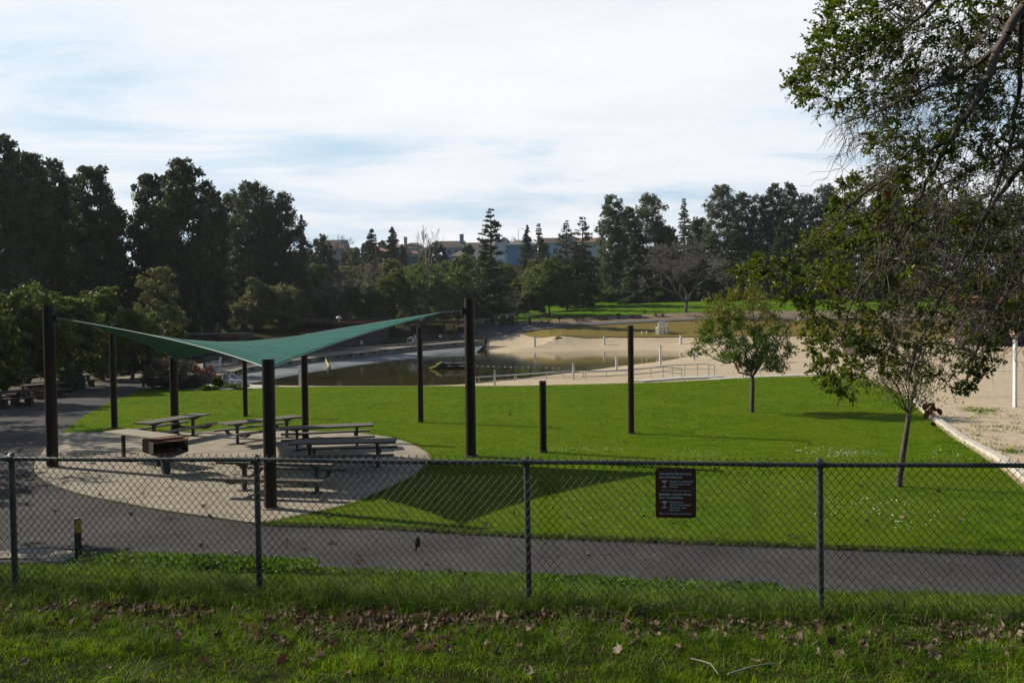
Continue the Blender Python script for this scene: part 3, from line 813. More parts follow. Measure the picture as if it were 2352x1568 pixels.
pole_at('b5', 1248, 1041, 1245.5, 875, .113, 'shortest brown pole, standing alone on the lawn right of the sail')
pole_at('b6', 1450, 997, 1446, 748, .113, 'brown pole standing alone farthest right on the lawn, with a hook at its top')
# hook rings on the two lone poles' tops
for k, side in (('b6', -1), ('b4', -1)):
    pass

def edge_pt(pole, r, z, gap):
    q = Vector((CEN.x - pole.x, CEN.y - pole.y, 0)).normalized()
    return Vector((pole.x, pole.y, z)) + q * (r + gap)
cL = edge_pt(poles['L'], .16, ZC + ray(130, 728).z * poles['L'].y, .45)
cR = edge_pt(poles['R'], .16, ZC + ray(1068, 712).z * poles['R'].y, .75)
cF = edge_pt(poles['F'], .14, ZC + ray(615, 849).z * poles['F'].y, .10)
cB = edge_pt(poles['B'], .15, ZC + ray(402, 825).z * poles['B'].y, .12)
cL.z = ZC + ray(160, 734).z * cL.y
cR.z = ZC + ray(1040, 717).z * cR.y
def sail_mesh(c00, c10, c11, c01, n=40, sagf=.075):
    """hypar with hollow edges: c00 left, c10 front, c11 right, c01 back"""
    def edge(a, b, t, inward):
        p = a.lerp(b, t); s = 4 * t * (1 - t)
        return p + inward * (s * (b - a).length * sagf) + Vector((0, 0, -s * .03))
    cen = (c00 + c10 + c11 + c01) / 4
    def inw(a, b):
        m_ = (a + b) / 2; d = (b - a).normalized(); v = cen - m_; v.z = 0; dd = Vector((d.x, d.y, 0)).normalized(); v = v - dd * v.dot(dd); return v.normalized()
    i0, i1, i2, i3 = inw(c00, c10), inw(c01, c11), inw(c00, c01), inw(c10, c11)
    V = []
    for j in range(n + 1):
        t = j / n
        for i in range(n + 1):
            s = i / n
            e0 = edge(c00, c10, s, i0); e1 = edge(c01, c11, s, i1)
            e2 = edge(c00, c01, t, i2); e3 = edge(c10, c11, t, i3)
            B = (c00 * (1 - s) + c10 * s) * (1 - t) + (c01 * (1 - s) + c11 * s) * t
            p = e0 * (1 - t) + e1 * t + e2 * (1 - s) + e3 * s - B
            V.append(p)
    Fq = [(j * (n + 1) + i, j * (n + 1) + i + 1, (j + 1) * (n + 1) + i + 1, (j + 1) * (n + 1) + i) for j in range(n) for i in range(n)]
    return V, Fq
m, nt = newmat('green sail cloth'); p = pos(nt)
wv = nt.nodes.new('ShaderNodeTexWave'); wv.inputs['Scale'].default_value = 1.1; wv.inputs['Distortion'].default_value = 1.5; nt.links.new(p, wv.inputs[0])
f = noise(nt, p, 1.2, 3); f2 = noise(nt, p, 60, 2)
c = ramp(nt, f, [(.3, (.014, .105, .088)), (.7, (.022, .140, .118))])
c = mixc(nt, .06, c, wv.outputs[0], 'OVERLAY')
finish(nt, c, .7, f2, .1, .002, transl=(.12, (1, 1, 1)), spec=.12); M_SAIL = m
V, Fq = sail_mesh(cL, cF, cR, cB)
org = cF.copy()
sail = T('shade_sail', 'dark green shade sail stretched between four brown poles over the tables', 'shade sail', org)
me = bpy.data.meshes.new('cloth'); me.from_pydata([p_ - org for p_ in V], [], Fq)
o = link('cloth', me, M_SAIL, sail, smooth=True)
sol = o.modifiers.new('thick', 'SOLIDIFY'); sol.thickness = .004
n = 40
border = [V[i] for i in range(n + 1)] + [V[j * (n + 1) + n] for j in range(1, n + 1)] + [V[n * (n + 1) + i] for i in range(n - 1, -1, -1)] + [V[j * (n + 1)] for j in range(n - 1, -1, -1)]
mb = MB(); mb.tube([p_ - org for p_ in border], .013, 6, False)
mb.build('hem', M2('hem webbing', (.10, .22, .19), (.25, .36, .32), 30, .6), sail, True)
for k_ in (6, 13, 20, 27, 34):
    mb = MB(); mb.tube([V[k_ * (n + 1) + i] - org + Vector((0, 0, .004)) for i in range(n + 1)], .0055, 5, False)
    mb.build('seam', M2('seam thread', (.008, .07, .055), (.012, .09, .07)), sail, True)
def turnb(a, b, name='turnbuckle'):
    mb = MB(); d = (b - a); L = d.length; d.normalize()
    mb.tube([a, b], .007, 6)
    for t in np.linspace(.12, .88, max(2, int(L / .12))):
        q = a.lerp(b, float(t)); mb.ball(tuple(q - org), (.03, .03, .03), 8, 5) if False else None
        mb.tube([q - d * .03, q, q + d * .03], [.006, .022, .006], 8)
    for i in range(len(mb.v)): mb.v[i] = tuple(Vector(mb.v[i]) - org)
    mb.build(name, M_SS, sail, True)
for c_, k, r in ((cL, 'L', .2), (cR, 'R', .22), (cF, 'F', .16), (cB, 'B', .17)):
    P = poles[k]; q = Vector((CEN.x - P.x, CEN.y - P.y, 0)).normalized()
    zt_ = {'L': 4.5, 'R': 4.6, 'F': 3.15, 'B': 3.0}[k]
    turnb(c_, Vector((P.x, P.y, c_.z + (.05 if k in 'LR' else 0))) + q * r)

# ---------------------------------------------------------------- picnic tables on the pad
def bevbox(name, c, d, mat, parent, rot=None, bev=.006):
    mb = MB(); mb.box(c, d, rot); return mb.build(name, mat, parent, bev=bev)
def picnic_table(loc, rz, label):
    t = T('picnic_table', label, 'picnic table', loc, rz, 'plank picnic tables on the concrete pad')
    mb = MB()
    for k in range(4):
        y = -.30 + k * .2; mb.box((.008 * (k % 2), y, .745 - .003 * (k % 2)), (3.05 - .02 * (k % 2), .188, .055))
    mb.build('tabletop', M_PLANK, t, bev=.006)
    for s in (-1, 1):
        mb = MB()
        for k in range(1): mb.box((0, s * .78, .44), (3.0, .26, .055))
        mb.build('bench', M_PLANK, t, bev=.008)
    for s in (-1, 1):
        mb = MB(); mb.box((s * .98, 0, .34), (.09, .09, .76)); mb.box((s * .98, 0, .0), (.24, .24, .02)); mb.build('leg', M_STEEL, t, bev=.004)
        mb = MB(); M_ = Matrix(((0, 0, 1), (1, 0, 0), (0, 1, 0)))
        # top bracket and bench arms as flat gusset plates
        MT = Matrix.Identity(3)
        vs = []
        def plate(poly, x0, x1):
            n_ = len(poly)
            mb.add([(x0, y_, z_) for y_, z_ in poly] + [(x1, y_, z_) for y_, z_ in poly], [list(range(n_))[::-1], list(range(n_, 2 * n_))] + [(i, (i + 1) % n_, n_ + (i + 1) % n_, n_ + i) for i in range(n_)])
        plate([(-.34, .715), (-.34, .69), (-.10, .60), (.10, .60), (.34, .69), (.34, .715)], s * .98 - .035, s * .98 + .035)
        plate([(-.90, .41), (-.90, .385), (-.66, .27), (.66, .27), (.90, .385), (.90, .41), (.66, .41), (.58, .335), (-.58, .335), (-.66, .41)], s * .98 - .03, s * .98 + .03)
        mb.build('bench_support', M_STEEL, t)
    return t
for x, y, a, lab in [(-12.55, 29.4, 70, 'weathered plank picnic table at the far left edge of the pad, behind the grill'),
                     (-9.05, 28.7, 47, 'weathered plank picnic table at the back of the pad, between two brown poles'),
                     (-6.25, 26.7, 16, 'weathered plank picnic table in the middle row, right of the front pole'),
                     (-4.95, 23.2, 4, 'weathered plank picnic table at the right end of the pad, overlapping the one behind'),
                     (-5.85, 19.9, -11, 'weathered plank picnic table nearest the fence, seen through the wire')]:
    picnic_table((x, y, PADZ + .012), rad(a), lab)
# ---------------------------------------------------------------- grill and counter
gp = onz(381, 1087, PADZ)
gr = T('barbecue_grill', 'big black box barbecue grill with rusty grate on a pedestal', 'grill', (gp.x, gp.y, PADZ), rad(-48))
W = .47
def openbox(mb, w, z0, z1, t=.012):
    mb.box((-w, 0, (z0 + z1) / 2), (t, 2 * w, z1 - z0)); mb.box((0, w, (z0 + z1) / 2), (2 * w - t, t, z1 - z0))
    mb.box((0, -w, (z0 + z1) / 2), (2 * w - t, t, z1 - z0))
mb = MB(); openbox(mb, W, .62, .98); 
mb.box((W, 0, .655), (.012, 2 * W - .03, .06)); mb.build('firebox', M_GRILL, gr)
mb = MB(); a, b = W - .01, .11
vs = [(-a, -a, .62), (a, -a, .62), (a, a, .62), (-a, a, .62), (-b, -b, .44), (b, -b, .44), (b, b, .44), (-b, b, .44)]
mb.add(vs, [(0, 1, 5, 4), (1, 2, 6, 5), (2, 3, 7, 6), (3, 0, 4, 7), (4, 5, 6, 7)]); mb.build('ash_hopper', M_GRILL, gr)
mb = MB()
for k in range(19): mb.box((-W + .05 + k * .047, 0, .945), (.02, 2 * W - .03, .012))
mb.box((0, -.2, .935), (2 * W - .04, .03, .012)); mb.box((0, .2, .935), (2 * W - .04, .03, .012))
mb.box((-.22, 0, .99), (.46, 2 * W + .01, .012))
mb.build('grate', M_RUST, gr)
for s in (-1, 1):
    mb = MB(); mb.bar((W + .01, s * (W - .02), .96), (W + .05, s * (W - .02), 1.02), .03, .012); mb.build('handle', M_GRILL, gr)
mb = MB(); mb.box((0, 0, .24), (.20, .20, .52)); mb.build('pedestal', M_STEEL, gr, bev=.005)
NL, NRr = Vector((-12.8, 24.75)), Vector((-10.5, 23.2))
a = math.atan2(NRr.y - NL.y, NRr.x - NL.x); cc = (NL + NRr) / 2 + Vector((-math.sin(a), math.cos(a))) * .42
ct = T('serving_counter', 'pale weathered plank serving counter beside the barbecue grill', 'counter', (cc.x, cc.y, PADZ), a)
mb = MB()
for k in range(4): mb.box((0, -.31 + k * .205, .90), (2.75, .19, .045))
mb.build('counter_top', M_PLANKL, ct, bev=.006)
for s in (-1, 1):
    mb = MB(); mb.box((s * .95, 0, .42), (.09, .09, .86)); mb.box((s * .95, 0, .865), (.07, .62, .03)); mb.build('leg', M_POLE, ct, bev=.004)
# ---------------------------------------------------------------- trail marker post
bp = onz(180, 1283, 0)
bo = T('marker_post', 'short square grey marker post with a yellow reflector beside the asphalt path', 'post', (bp.x, bp.y, 0), rad(34))
mb = MB(); mb.prism([(-.055, -.055), (.055, -.055), (.055, .055), (-.055, .055)], -.1, .74); mb.add([], [])
mb.build('shaft', M2('grey recycled post', (.045, .035, .026), (.08, .065, .05), 8, .8), bo, bev=.006)
mb = MB(); mb.box((0, 0, .748), (.116, .116, .02)); mb.build('cap', M2('grey cap', (.25, .24, .22), (.32, .30, .28), 6), bo, bev=.006)
M_YEL = M2('amber reflector', (.62, .36, .02), (.70, .42, .03), 6, .4)
mb = MB(); mb.box((.0, -.059, .61), (.095, .006, .23)); mb.build('reflector', M_YEL, bo)
mb = MB(); mb.box((-.058, 0, .57), (.01, .08, .08)); mb.build('side_tab', M_WHITE, bo)
# ---------------------------------------------------------------- bird clinging to the fence
x, y = fence_pt(955)
bz = at(955, 1245, y - .05).z
M_BIRD = M2('grey brown feathers', (.025, .018, .013), (.07, .045, .03), 30, .9)
bd = T('bird', 'small grey brown bird clinging to the fence wire, seen from behind', 'bird', (x, y - .05, bz), 0)
mb = MB()
rings = [(.0, .046, .006), (.002, .040, .014), (.0, .030, .018), (.0, .018, .0165), (-.002, .006, .020), (-.004, -.008, .021), (-.007, -.022, .017), (-.010, -.034, .010), (-.013, -.046, .007), (-.017, -.066, .0085), (-.018, -.070, .002)]
mb.tube([(a_, 0, b_) for a_, b_, _ in rings], [c_ for _, _, c_ in rings], 12)
mb.build('body', M_BIRD, bd, True)
for s in (-1, 1):
    mb = MB(); mb.ball((s * .016 - .004, .004, -.010), (.007, .014, .030), 8, 6); mb.build('wing', M2('dark wing', (.012, .010, .009), (.03, .022, .017), 30), bd, True)
mb = MB(); mb.tube([(.006, .012, .034), (.012, .028, .033)], [.004, .001], 6); mb.build('beak', M2('beak', (.2, .14, .1), (.25, .18, .12)), bd)
for s in (-1, 1):
    mb = MB(); mb.tube([(s * .008, .008, -.018), (s * .012, .034, -.022)], .0018, 5); mb.build('leg', M_BIRD, bd)
# ---------------------------------------------------------------- vegetation generators
BARK = M2('grey brown bark', (.045, .036, .028), (.12, .098, .078), 3, .9, .7, .02, stretch=(4, 4, .8))
BARKP = M2('pale smooth bark', (.16, .14, .12), (.34, .31, .27), 2, .85, .4, .01, stretch=(4, 4, .6))
BARKD = M2('dark bark', (.022, .016, .012), (.055, .040, .030), 3, .9, .7, .02, stretch=(4, 4, .8))
BARKR = M2('redwood bark', (.05, .028, .018), (.11, .062, .042), 3, .9, .7, .02, stretch=(4, 4, .5))
TWIG = M2('grey twigs', (.12, .105, .092), (.27, .24, .215), 1.5, .9, 0)
TWIGM = M2('ash grey twigs', (.085, .078, .070), (.22, .205, .185), 1.5, .9, 0)
TWIGW = M2('pale twigs', (.22, .19, .165), (.42, .38, .34), 1.5, .9, 0)
L_EUC = leafmat('eucalyptus leaves', [(0.035, 0.056, 0.035), (0.056, 0.085, 0.050), (0.088, 0.117, 0.067), (0.050, 0.074, 0.039)], .30, .5, clump=.25)
L_EUCR = leafmat('grey green gum leaves', [(0.062, 0.085, 0.052), (0.098, 0.127, 0.074), (0.142, 0.173, 0.102), (0.079, 0.102, 0.056)], .34, .5, clump=.3)
L_OAK = leafmat('oak leaves', [(0.067, 0.105, 0.027), (0.109, 0.155, 0.036), (0.163, 0.207, 0.055), (0.127, 0.141, 0.050)], .38, .5, clump=.5)
L_OLIVE = leafmat('grey olive leaves', [(0.125, 0.150, 0.067), (0.182, 0.205, 0.095), (0.237, 0.246, 0.113), (0.205, 0.182, 0.101)], .28, .55, clump=.5)
L_YELG = leafmat('yellow green leaves', [(0.077, 0.102, 0.015), (0.122, 0.147, 0.023), (0.166, 0.160, 0.028), (0.096, 0.090, 0.026)], .32, .5, clump=.6)
L_CON = leafmat('conifer needles', [(0.032, 0.052, 0.024), (0.050, 0.074, 0.030), (0.071, 0.098, 0.039), (0.079, 0.079, 0.035)], .25, .6, clump=.4)
L_CED = leafmat('deodar needles', [(0.050, 0.079, 0.035), (0.071, 0.110, 0.046), (0.098, 0.138, 0.056)], .28, .6, clump=.4)
L_PINE = leafmat('blue green needles', [(0.028, 0.060, 0.046), (0.046, 0.085, 0.063), (0.063, 0.106, 0.078)], .25, .6, clump=.4)
L_BRT = leafmat('bright green leaves', [(.05, .12, .008), (.08, .17, .012), (.12, .20, .02)], .45, .6, clump=1.0, spec=.12)
L_BUSH = leafmat('dusty green leaves', [(.040, .050, .030), (.060, .070, .042), (.085, .090, .058), (.055, .048, .035)], .2, .6, clump=1.5)

def crown_pts(blobs, n, rng, kc=10, cr=.30, shell=.55):
    """leaf centres gathered in clumps over the outside of a set of ellipsoids"""
    out = []
    vol = np.array([b[3] * b[4] * b[5] for b in blobs]) ** (2 / 3); vol /= vol.sum()
    for b, f in zip(blobs, vol):
        k = max(3, int(kc * rng.uniform(.8, 1.2))); nn = int(n * f)
        d = rng.normal(size=(k, 3)); d /= np.linalg.norm(d, axis=1, keepdims=True)
        rr_ = rng.uniform(shell, 1.0, (k, 1))
        cc = d * rr_
        w_ = rng.uniform(.4, 1, k); w_ /= w_.sum()
        ii = rng.choice(k, nn, p=w_)
        q = cc[ii] + rng.normal(size=(nn, 3)) * cr * rng.uniform(.6, 1.1, (k, 1))[ii] * .55
        out.append(np.array(b[:3]) + q * np.array(b[3:6]))
    return np.concatenate(out)
class Segs:
    def __init__(s): s.a = []; s.b = []; s.ra = []; s.rb = []
    def path(s, pts, r0, r1):
        n = len(pts) - 1
        for i in range(n):
            s.a.append(tuple(pts[i])); s.b.append(tuple(pts[i + 1])); s.ra.append(r0 + (r1 - r0) * i / n); s.rb.append(r0 + (r1 - r0) * (i + 1) / n)
    def build(s, name, mat, parent, n=4, smooth=False):
        V, Fc = segmesh(s.a, s.b, s.ra, s.rb, n); return npmesh(name, V, Fc, mat, parent, smooth)
def limb(p0, p1, rng, k=5, wobble=.08, sag=0.0):
    p0 = np.array(p0, float); p1 = np.array(p1, float); L = np.linalg.norm(p1 - p0)
    out = [p0]
    for i in range(1, k):
        t = i / k
        q = p0 + (p1 - p0) * t + rng.normal(size=3) * L * wobble * .5; q[2] += sag * L * 4 * t * (1 - t)
        out.append(q)
    out.append(p1); return out
def shadow_off(): pass
def base_of(u, D, z=None, vb=None):
    x = ray(u, 760).x * D
    if z is None: z = H(x, D)
    return Vector((x, D, z))
def htop(u, D, v, z): return ZC + ray(u, v).z * D - z
TREES = []
def broadleaf(name, label, cat, group, u, D, vtop, hw, leaf, bark, seed, n=9000, ls=.34, shape='dome', low=.25, trunk=True, z=None, nb=14, tw=.035, lean=0, cr=.3, kc=10, trr=None):
    rng = np.random.default_rng(seed)
    b = base_of(u, D, z); Ht = max(3.0, htop(u, D, vtop, b.z)); W_ = hw / F * D
    t = T(name, label, cat, b, 0, group)
    blobs = []
    if shape == 'dome':
        for i in range(nb):
            a = 2 * PI * (i * .618); f = math.sqrt((i + .5) / nb)
            zc = Ht * (low + (1 - low) * (.30 + .48 * (1 - f * f)) + rng.uniform(-.05, .05))
            r = W_ * rng.uniform(.30, .44)
            blobs.append((math.cos(a) * f * W_ * .68 + lean * Ht, math.sin(a) * f * W_ * .6, zc, r, r, min(r * .8, Ht * .22)))
        for i in range(nb // 2):
            a = rng.uniform(0, 2 * PI); r = W_ * rng.uniform(.24, .36)
            blobs.append((math.cos(a) * W_ * .7 + lean * Ht, math.sin(a) * W_ * .6, Ht * (low + .16 * rng.uniform(.2, 1)), r, r, min(r * .8, Ht * .16)))
        topz = max(q[2] + q[5] for q in blobs)
        blobs = [(q[0], q[1], q[2] * Ht / topz if q[2] > Ht * .6 else q[2], q[3], q[4], q[5]) for q in blobs]
    else:                                   # tall gum: irregular tiers round several leaders
        nl = 4 if W_ / Ht > .2 else 3
        leads = [(rng.uniform(-.6, .6) * W_, rng.uniform(-.4, .4) * W_, Ht * rng.uniform(.78, .93)) for _ in range(nl)]; leads[0] = (rng.uniform(-.2, .2) * W_, 0, Ht * .99)
        prof = lambda f: np.interp(f, [0, .15, .45, .7, .88, 1], [.6, .8, 1.0, .95, .72, .34])
        N3 = nb * 4
        for i in range(N3):
            zf = low + (1 - low) * ((i + .5) / N3) ** .85
            a = i * 2.4 + rng.uniform(-.6, .6); r = W_ * rng.uniform(.17, .30) * (1.05 - .3 * zf)
            sp_ = max(0, prof(zf) * W_ - r * .8) * math.sqrt(rng.uniform(.12, 1))
            blobs.append((math.cos(a) * sp_, math.sin(a) * sp_ * .8, min(zf * Ht, Ht - r * .8), r, r, r * rng.uniform(.7, 1.1)))
        for zc_ in np.linspace(low + .05, .86, 9):
            blobs.append((rng.normal() * .06 * W_, 0, zc_ * Ht, prof(zc_) * W_ * .62, prof(zc_) * W_ * .55, Ht * .075))
        for L in leads[:1]: blobs.append((L[0], L[1], Ht * .97 - .12 * W_, W_ * .2, W_ * .2, W_ * .22))
        kc, cr = 24, .34
    P = crown_pts(blobs, n, rng, kc, cr)
    P[:, 2] = np.maximum(P[:, 2], .1)
    V, Fc = leafquads(P, ls * 1.25, ls * .62, rng, up=.5, droop=(.5 if shape == 'gum' else None))
    npmesh('crown', V, Fc, leaf, t)
    if trunk:
        sg_ = Segs(); r0 = trr or max(.08, Ht * tw * .5)
        if shape == 'dome':
            fork = (lean * Ht * .4 + rng.normal() * .03 * Ht, rng.normal() * .03 * Ht, Ht * max(.12, low * .8))
            sg_.path(limb((0, 0, -.3), fork, rng, 4, .05), r0 * 1.15, r0 * .85)
            for q in blobs: sg_.path(limb(fork, (q[0], q[1], q[2]), rng, 5, .10), r0 * .5, r0 * .06)
        else:
            for li, L in enumerate(leads):
                pts = limb((0, 0, -.3) if li == 0 else (L[0] * .15, L[1] * .15, Ht * .18), (L[0], L[1], L[2] * .97), rng, 8, .03)
                sg_.path(pts, r0 * (1.0 if li == 0 else .6), r0 * .12)
            for q in blobs[3:-10:2]:
                L = leads[0]; f = max(.1, q[2] / Ht - .14)
                sg_.path(limb((L[0] * f, L[1] * f, f * Ht), q[:3], rng, 4, .08), r0 * .25, r0 * .04)
        sg_.build('trunk', bark, t, 6, True)
    return t
def conifer(name, label, cat, group, u, D, vtop, hw, leaf, bark, seed, n=7000, ls=.3, sparse=0.0, droop=.12, low=.08, z=None, power=.8, layers=None):
    rng = np.random.default_rng(seed)
    b = base_of(u, D, z); Ht = max(3.0, htop(u, D, vtop, b.z)); W_ = hw / F * D
    t = T(name, label, cat, b, 0, group)
    P = []; sg_ = Segs(); r0 = max(.12, Ht * .016)
    bx, by = rng.normal() * .006 * Ht, rng.normal() * .006 * Ht
    sg_.path([(0, 0, -.3), (bx, by, Ht * .4), (0, 0, Ht * .8), (0, 0, Ht * .995)], r0, .03)
    nlay = layers or int(max(16, Ht * 1.9))
    tot = 0; br = []
    for i in range(nlay):
        zf = low + (1 - low) * (i + rng.uniform(0, .8)) / nlay
        R_ = W_ * ((1 - zf) / (1 - low)) ** power + .02 * W_
        if sparse and zf > .5: R_ = W_ * (.30 + .55 * (1 - zf)) * (.35 + .65 * min(1, (1 - zf) * 6))
        for k in range(rng.integers(4, 7)):
            a = rng.uniform(0, 2 * PI); L = R_ * rng.uniform(.6, 1.12)
            br.append((zf, a, L)); tot += L
    for zf, a, L in br:
        z0 = zf * Ht; dr = droop * rng.uniform(.4, 1.6); upw = .25 if (sparse and zf > .5) else 0
        e = np.array([math.cos(a) * L, math.sin(a) * L, -dr * L + upw * L])
        sg_.path([(0, 0, z0), tuple(e * .5 + np.array([0, 0, z0 + .03 * L])), tuple(e + np.array([0, 0, z0]))], r0 * .16 * (1 - zf * .5), .012)
        dens_ = 1.0 if zf < .5 else (1 - sparse)
        m_ = int(n * L / tot * dens_) + 2
        tt = rng.uniform(.12 if not (sparse and zf > .5) else .45, 1.05, m_)
        q = np.array([0, 0, z0]) + e * tt[:, None]
        q += rng.normal(size=(m_, 3)) * np.array([.13, .13, .05]) * L * (1.2 - .5 * tt[:, None]) + np.array([0, 0, -.02 * L])
        P.append(q)
    P = np.concatenate(P)
    V, Fc = leafquads(P, ls * 1.5, ls * .55, rng, up=1.2)
    npmesh('crown', V, Fc, leaf, t)
    sg_.build('trunk', bark, t, 6, True)
    return t
def bare(name, label, cat, group, u, D, vtop, hw, mat, seed, z=None, depth=6, spread=.55, trunkf=.22, r0=None, rmin=.012, upb=.25, leaves=None, kids=(2, 3), rounded=False):
    rng = np.random.default_rng(seed)
    b = base_of(u, D, z); Ht = max(3.0, htop(u, D, vtop, b.z)); W_ = hw / F * D
    t = T(name, label, cat, b, 0, group)
    sg_ = Segs(); r0 = r0 or Ht * .022; tips = []
    def grow(p, d, L, r, k):
        n_ = 3; pts = [p]; q = p.copy(); dd = d.copy()
        for i in range(n_):
            dd = dd + rng.normal(size=3) * (.13 if k < depth else .035); dd[2] += upb * .10; dd /= np.linalg.norm(dd)
            q = q + dd * L / n_; pts.append(q.copy())
        sg_.path(pts, r, max(rmin, r * .62))
        if k == 0: tips.append(q); return
        nk = rng.integers(kids[0], kids[1] + 1)
        for j in range(nk):
            a = rng.uniform(0, 2 * PI); ax = np.cross(dd, rng.normal(size=3)); ax /= np.linalg.norm(ax) + 1e-9
            s_ = spread * rng.uniform(.6, 1.25)
            nd_ = dd * math.cos(s_) + ax * math.sin(s_)
            grow(q if j == 0 or rng.random() < .6 else pts[-2], nd_, L * rng.uniform(.62, .88), max(rmin, r * rng.uniform(.5, .68)), k - 1)
    grow(np.array([0, 0, -.2]), np.array([0, 0, 1.0]), Ht * trunkf, r0, depth)
    A = np.array(sg_.a); B = np.array(sg_.b)
    zmax = B[:, 2].max(); xm = np.percentile(np.abs(B[:, 0]), 97.5)
    S_ = np.array([W_ / xm, W_ / xm, 1.0 * Ht / zmax])
    g = lambda Q: Q * (1 + (S_ - 1) * np.clip(Q[:, 2:3] / (Ht * trunkf * .8), 0, 1) ** .7 if True else S_)
    def rnd(Q):
        zf = Q[:, 2] / Ht; r = np.hypot(Q[:, 0], Q[:, 1]) + 1e-6
        rm = W_ * np.sqrt(np.clip(1 - ((zf - .52) / .52) ** 2, .04, 1))
        k = np.where((zf > .3) & (r > rm * .8), (rm * .8 + (r - rm * .8) * .35) / r, 1.0)
        Q = Q.copy(); Q[:, 0] *= k; Q[:, 1] *= k; return Q
    sg_.a = g(A); sg_.b = g(B)
    if rounded: sg_.a = rnd(sg_.a); sg_.b = rnd(sg_.b)
    sg_.build('branches', mat, t, 3)
    return t

# ------------------------------------------------ far houses on the hill
M_WIN = M2('dark window glass', (.02, .025, .03), (.05, .06, .07), 1, .1, 0)
M_TRIM = M2('white trim', (.5, .5, .48), (.6, .6, .58), 1, .6, 0)
def roofm(c): return M2('shingle roof', tuple(x * 1.2 for x in c), tuple(x * 1.7 for x in c), 4, .9, .2, .02)
def house(u, D, vb, wpx, hpx, rpx, wallc, roofc, label, kind='gable', rz=0, depth=8, wins=(), chim=None):
    q = at(u, vb, D); s = D / F
    gz_ = H(q.x, q.y)
    t = T('house', label, 'house', (q.x, q.y, min(q.z, gz_)), rad(rz), 'houses along the hilltop')
    z0 = q.z - min(q.z, gz_)
    w_, h_, r_, d_ = wpx * s, hpx * s, rpx * s, depth
    wallc = tuple(min(.75, x * 1.5 + .10) for x in wallc)
    mw = M2('painted siding', tuple(x * .9 for x in wallc), tuple(x * 1.08 for x in wallc), 1.5, .8, .05, stretch=(1, 1, 12))
    mb = MB(); mb.box((0, d_ / 2, (z0 + h_ - 3) / 2), (w_, d_, z0 + h_ + 3)); wall_z = z0 + h_
    if kind == 'gablefront':
        mb.add([(-w_/2, 0, z0+h_), (w_/2, 0, z0+h_), (0, 0, z0+h_+r_*.93), (-w_/2, d_, z0+h_), (w_/2, d_, z0+h_), (0, d_, z0+h_+r_*.93)], [(0,1,2), (5,4,3)])
    mb.build('wall', mw, t)
    mb = MB(); e = .5; zt_ = z0 + h_ + .02
    if kind == 'gable':                      # ridge along x
        vs = [(-w_/2-e,-e,zt_),(w_/2+e,-e,zt_),(w_/2+e,d_+e,zt_),(-w_/2-e,d_+e,zt_),(-w_/2-e,d_/2,zt_+r_),(w_/2+e,d_/2,zt_+r_)]
        mb.add(vs, [(0,1,5,4),(2,3,4,5),(0,4,3),(1,2,5),(3,2,1,0)])
    elif kind == 'hip':
        i_ = min(w_ * .32, d_ * .5)
        vs = [(-w_/2-e,-e,zt_),(w_/2+e,-e,zt_),(w_/2+e,d_+e,zt_),(-w_/2-e,d_+e,zt_),(-w_/2+i_,d_/2,zt_+r_),(w_/2-i_,d_/2,zt_+r_)]
        mb.add(vs, [(0,1,5,4),(2,3,4,5),(0,4,3),(1,2,5),(3,2,1,0)])
    else:                                    # ridge along y, gable to the viewer
        k = r_ / (w_ / 2)
        vs = [(-w_/2-e,-e,zt_-e*k),(0,-e,zt_+r_),(w_/2+e,-e,zt_-e*k),(-w_/2-e,d_+e,zt_-e*k),(0,d_+e,zt_+r_),(w_/2+e,d_+e,zt_-e*k)]
        vs += [(x_, y_, z_ + .25) for x_, y_, z_ in vs]
        mb.add(vs, [(0,3,4,1),(1,4,5,2),(6,7,10,9),(7,8,11,10),(0,1,7,6),(1,2,8,7),(4,3,9,10),(5,4,10,11),(3,0,6,9),(2,5,11,8)])
    rf = mb.build('roof', roofm(roofc), t)
    mb = MB(); mb.box((0, -e - .02, zt_ - .12), (w_ + 2 * e, .08, .24)); mb.build('fascia', M_TRIM, rf) if kind != 'gablefront' else None
    for (wx_, wz_, ww, wh) in wins:
        mb = MB(); x_, z_ = wx_ * s, z0 + wz_ * s; a, c_ = ww * s / 2, wh * s / 2
        for p_, q_ in (((x_ - a, z_ - c_), (x_ + a, z_ - c_)), ((x_ - a, z_ + c_), (x_ + a, z_ + c_)), ((x_ - a, z_ - c_), (x_ - a, z_ + c_)), ((x_ + a, z_ - c_), (x_ + a, z_ + c_)), ((x_, z_ - c_), (x_, z_ + c_))):
            mb.bar((p_[0], -.04, p_[1]), (q_[0], -.04, q_[1]), .14, .14, (0, 1, 0))
        f_ = mb.build('window', M_TRIM, t)
        mb = MB(); mb.box((x_, -.02, z_), (2 * a - .1, .05, 2 * c_ - .1)); mb.build('pane', M_WIN, f_)
    if chim:
        cx_, top_, cw_ = chim; mb = MB(); ct_ = z0 + top_ * s
        mb.box((cx_ * s, d_ * .3 if kind != 'side' else -.3, (ct_ + z0) / 2), (cw_ * s, 1.0, ct_ - z0)); mb.box((cx_ * s, d_ * .3, ct_ + .1), (cw_ * s + .2, 1.2, .2))
        mb.build('chimney', mw, rf)
    return t
BL, GB, YE, GR, WH, BR = (.13, .21, .30), (.20, .27, .30), (.34, .28, .13), (.30, .32, .31), (.42, .42, .38), (.28, .24, .2)
RB, RG, RR = (.075, .06, .055), (.16, .165, .17), (.17, .10, .08)
house(765, 290, 600, 50, 30, 22, (.16, .19, .28), RB, 'blue grey house at the left end of the hilltop, with a wide chimney', 'gable', 0, 10, [(-16, 20, 12, 8)], (22, 48, 16))
house(848, 330, 598, 36, 28, 10, BR, (.2, .16, .13), 'tan house half behind dark hilltop conifers and a light pole', 'hip', 0, 8, [(-8, 12, 8, 9)], None)
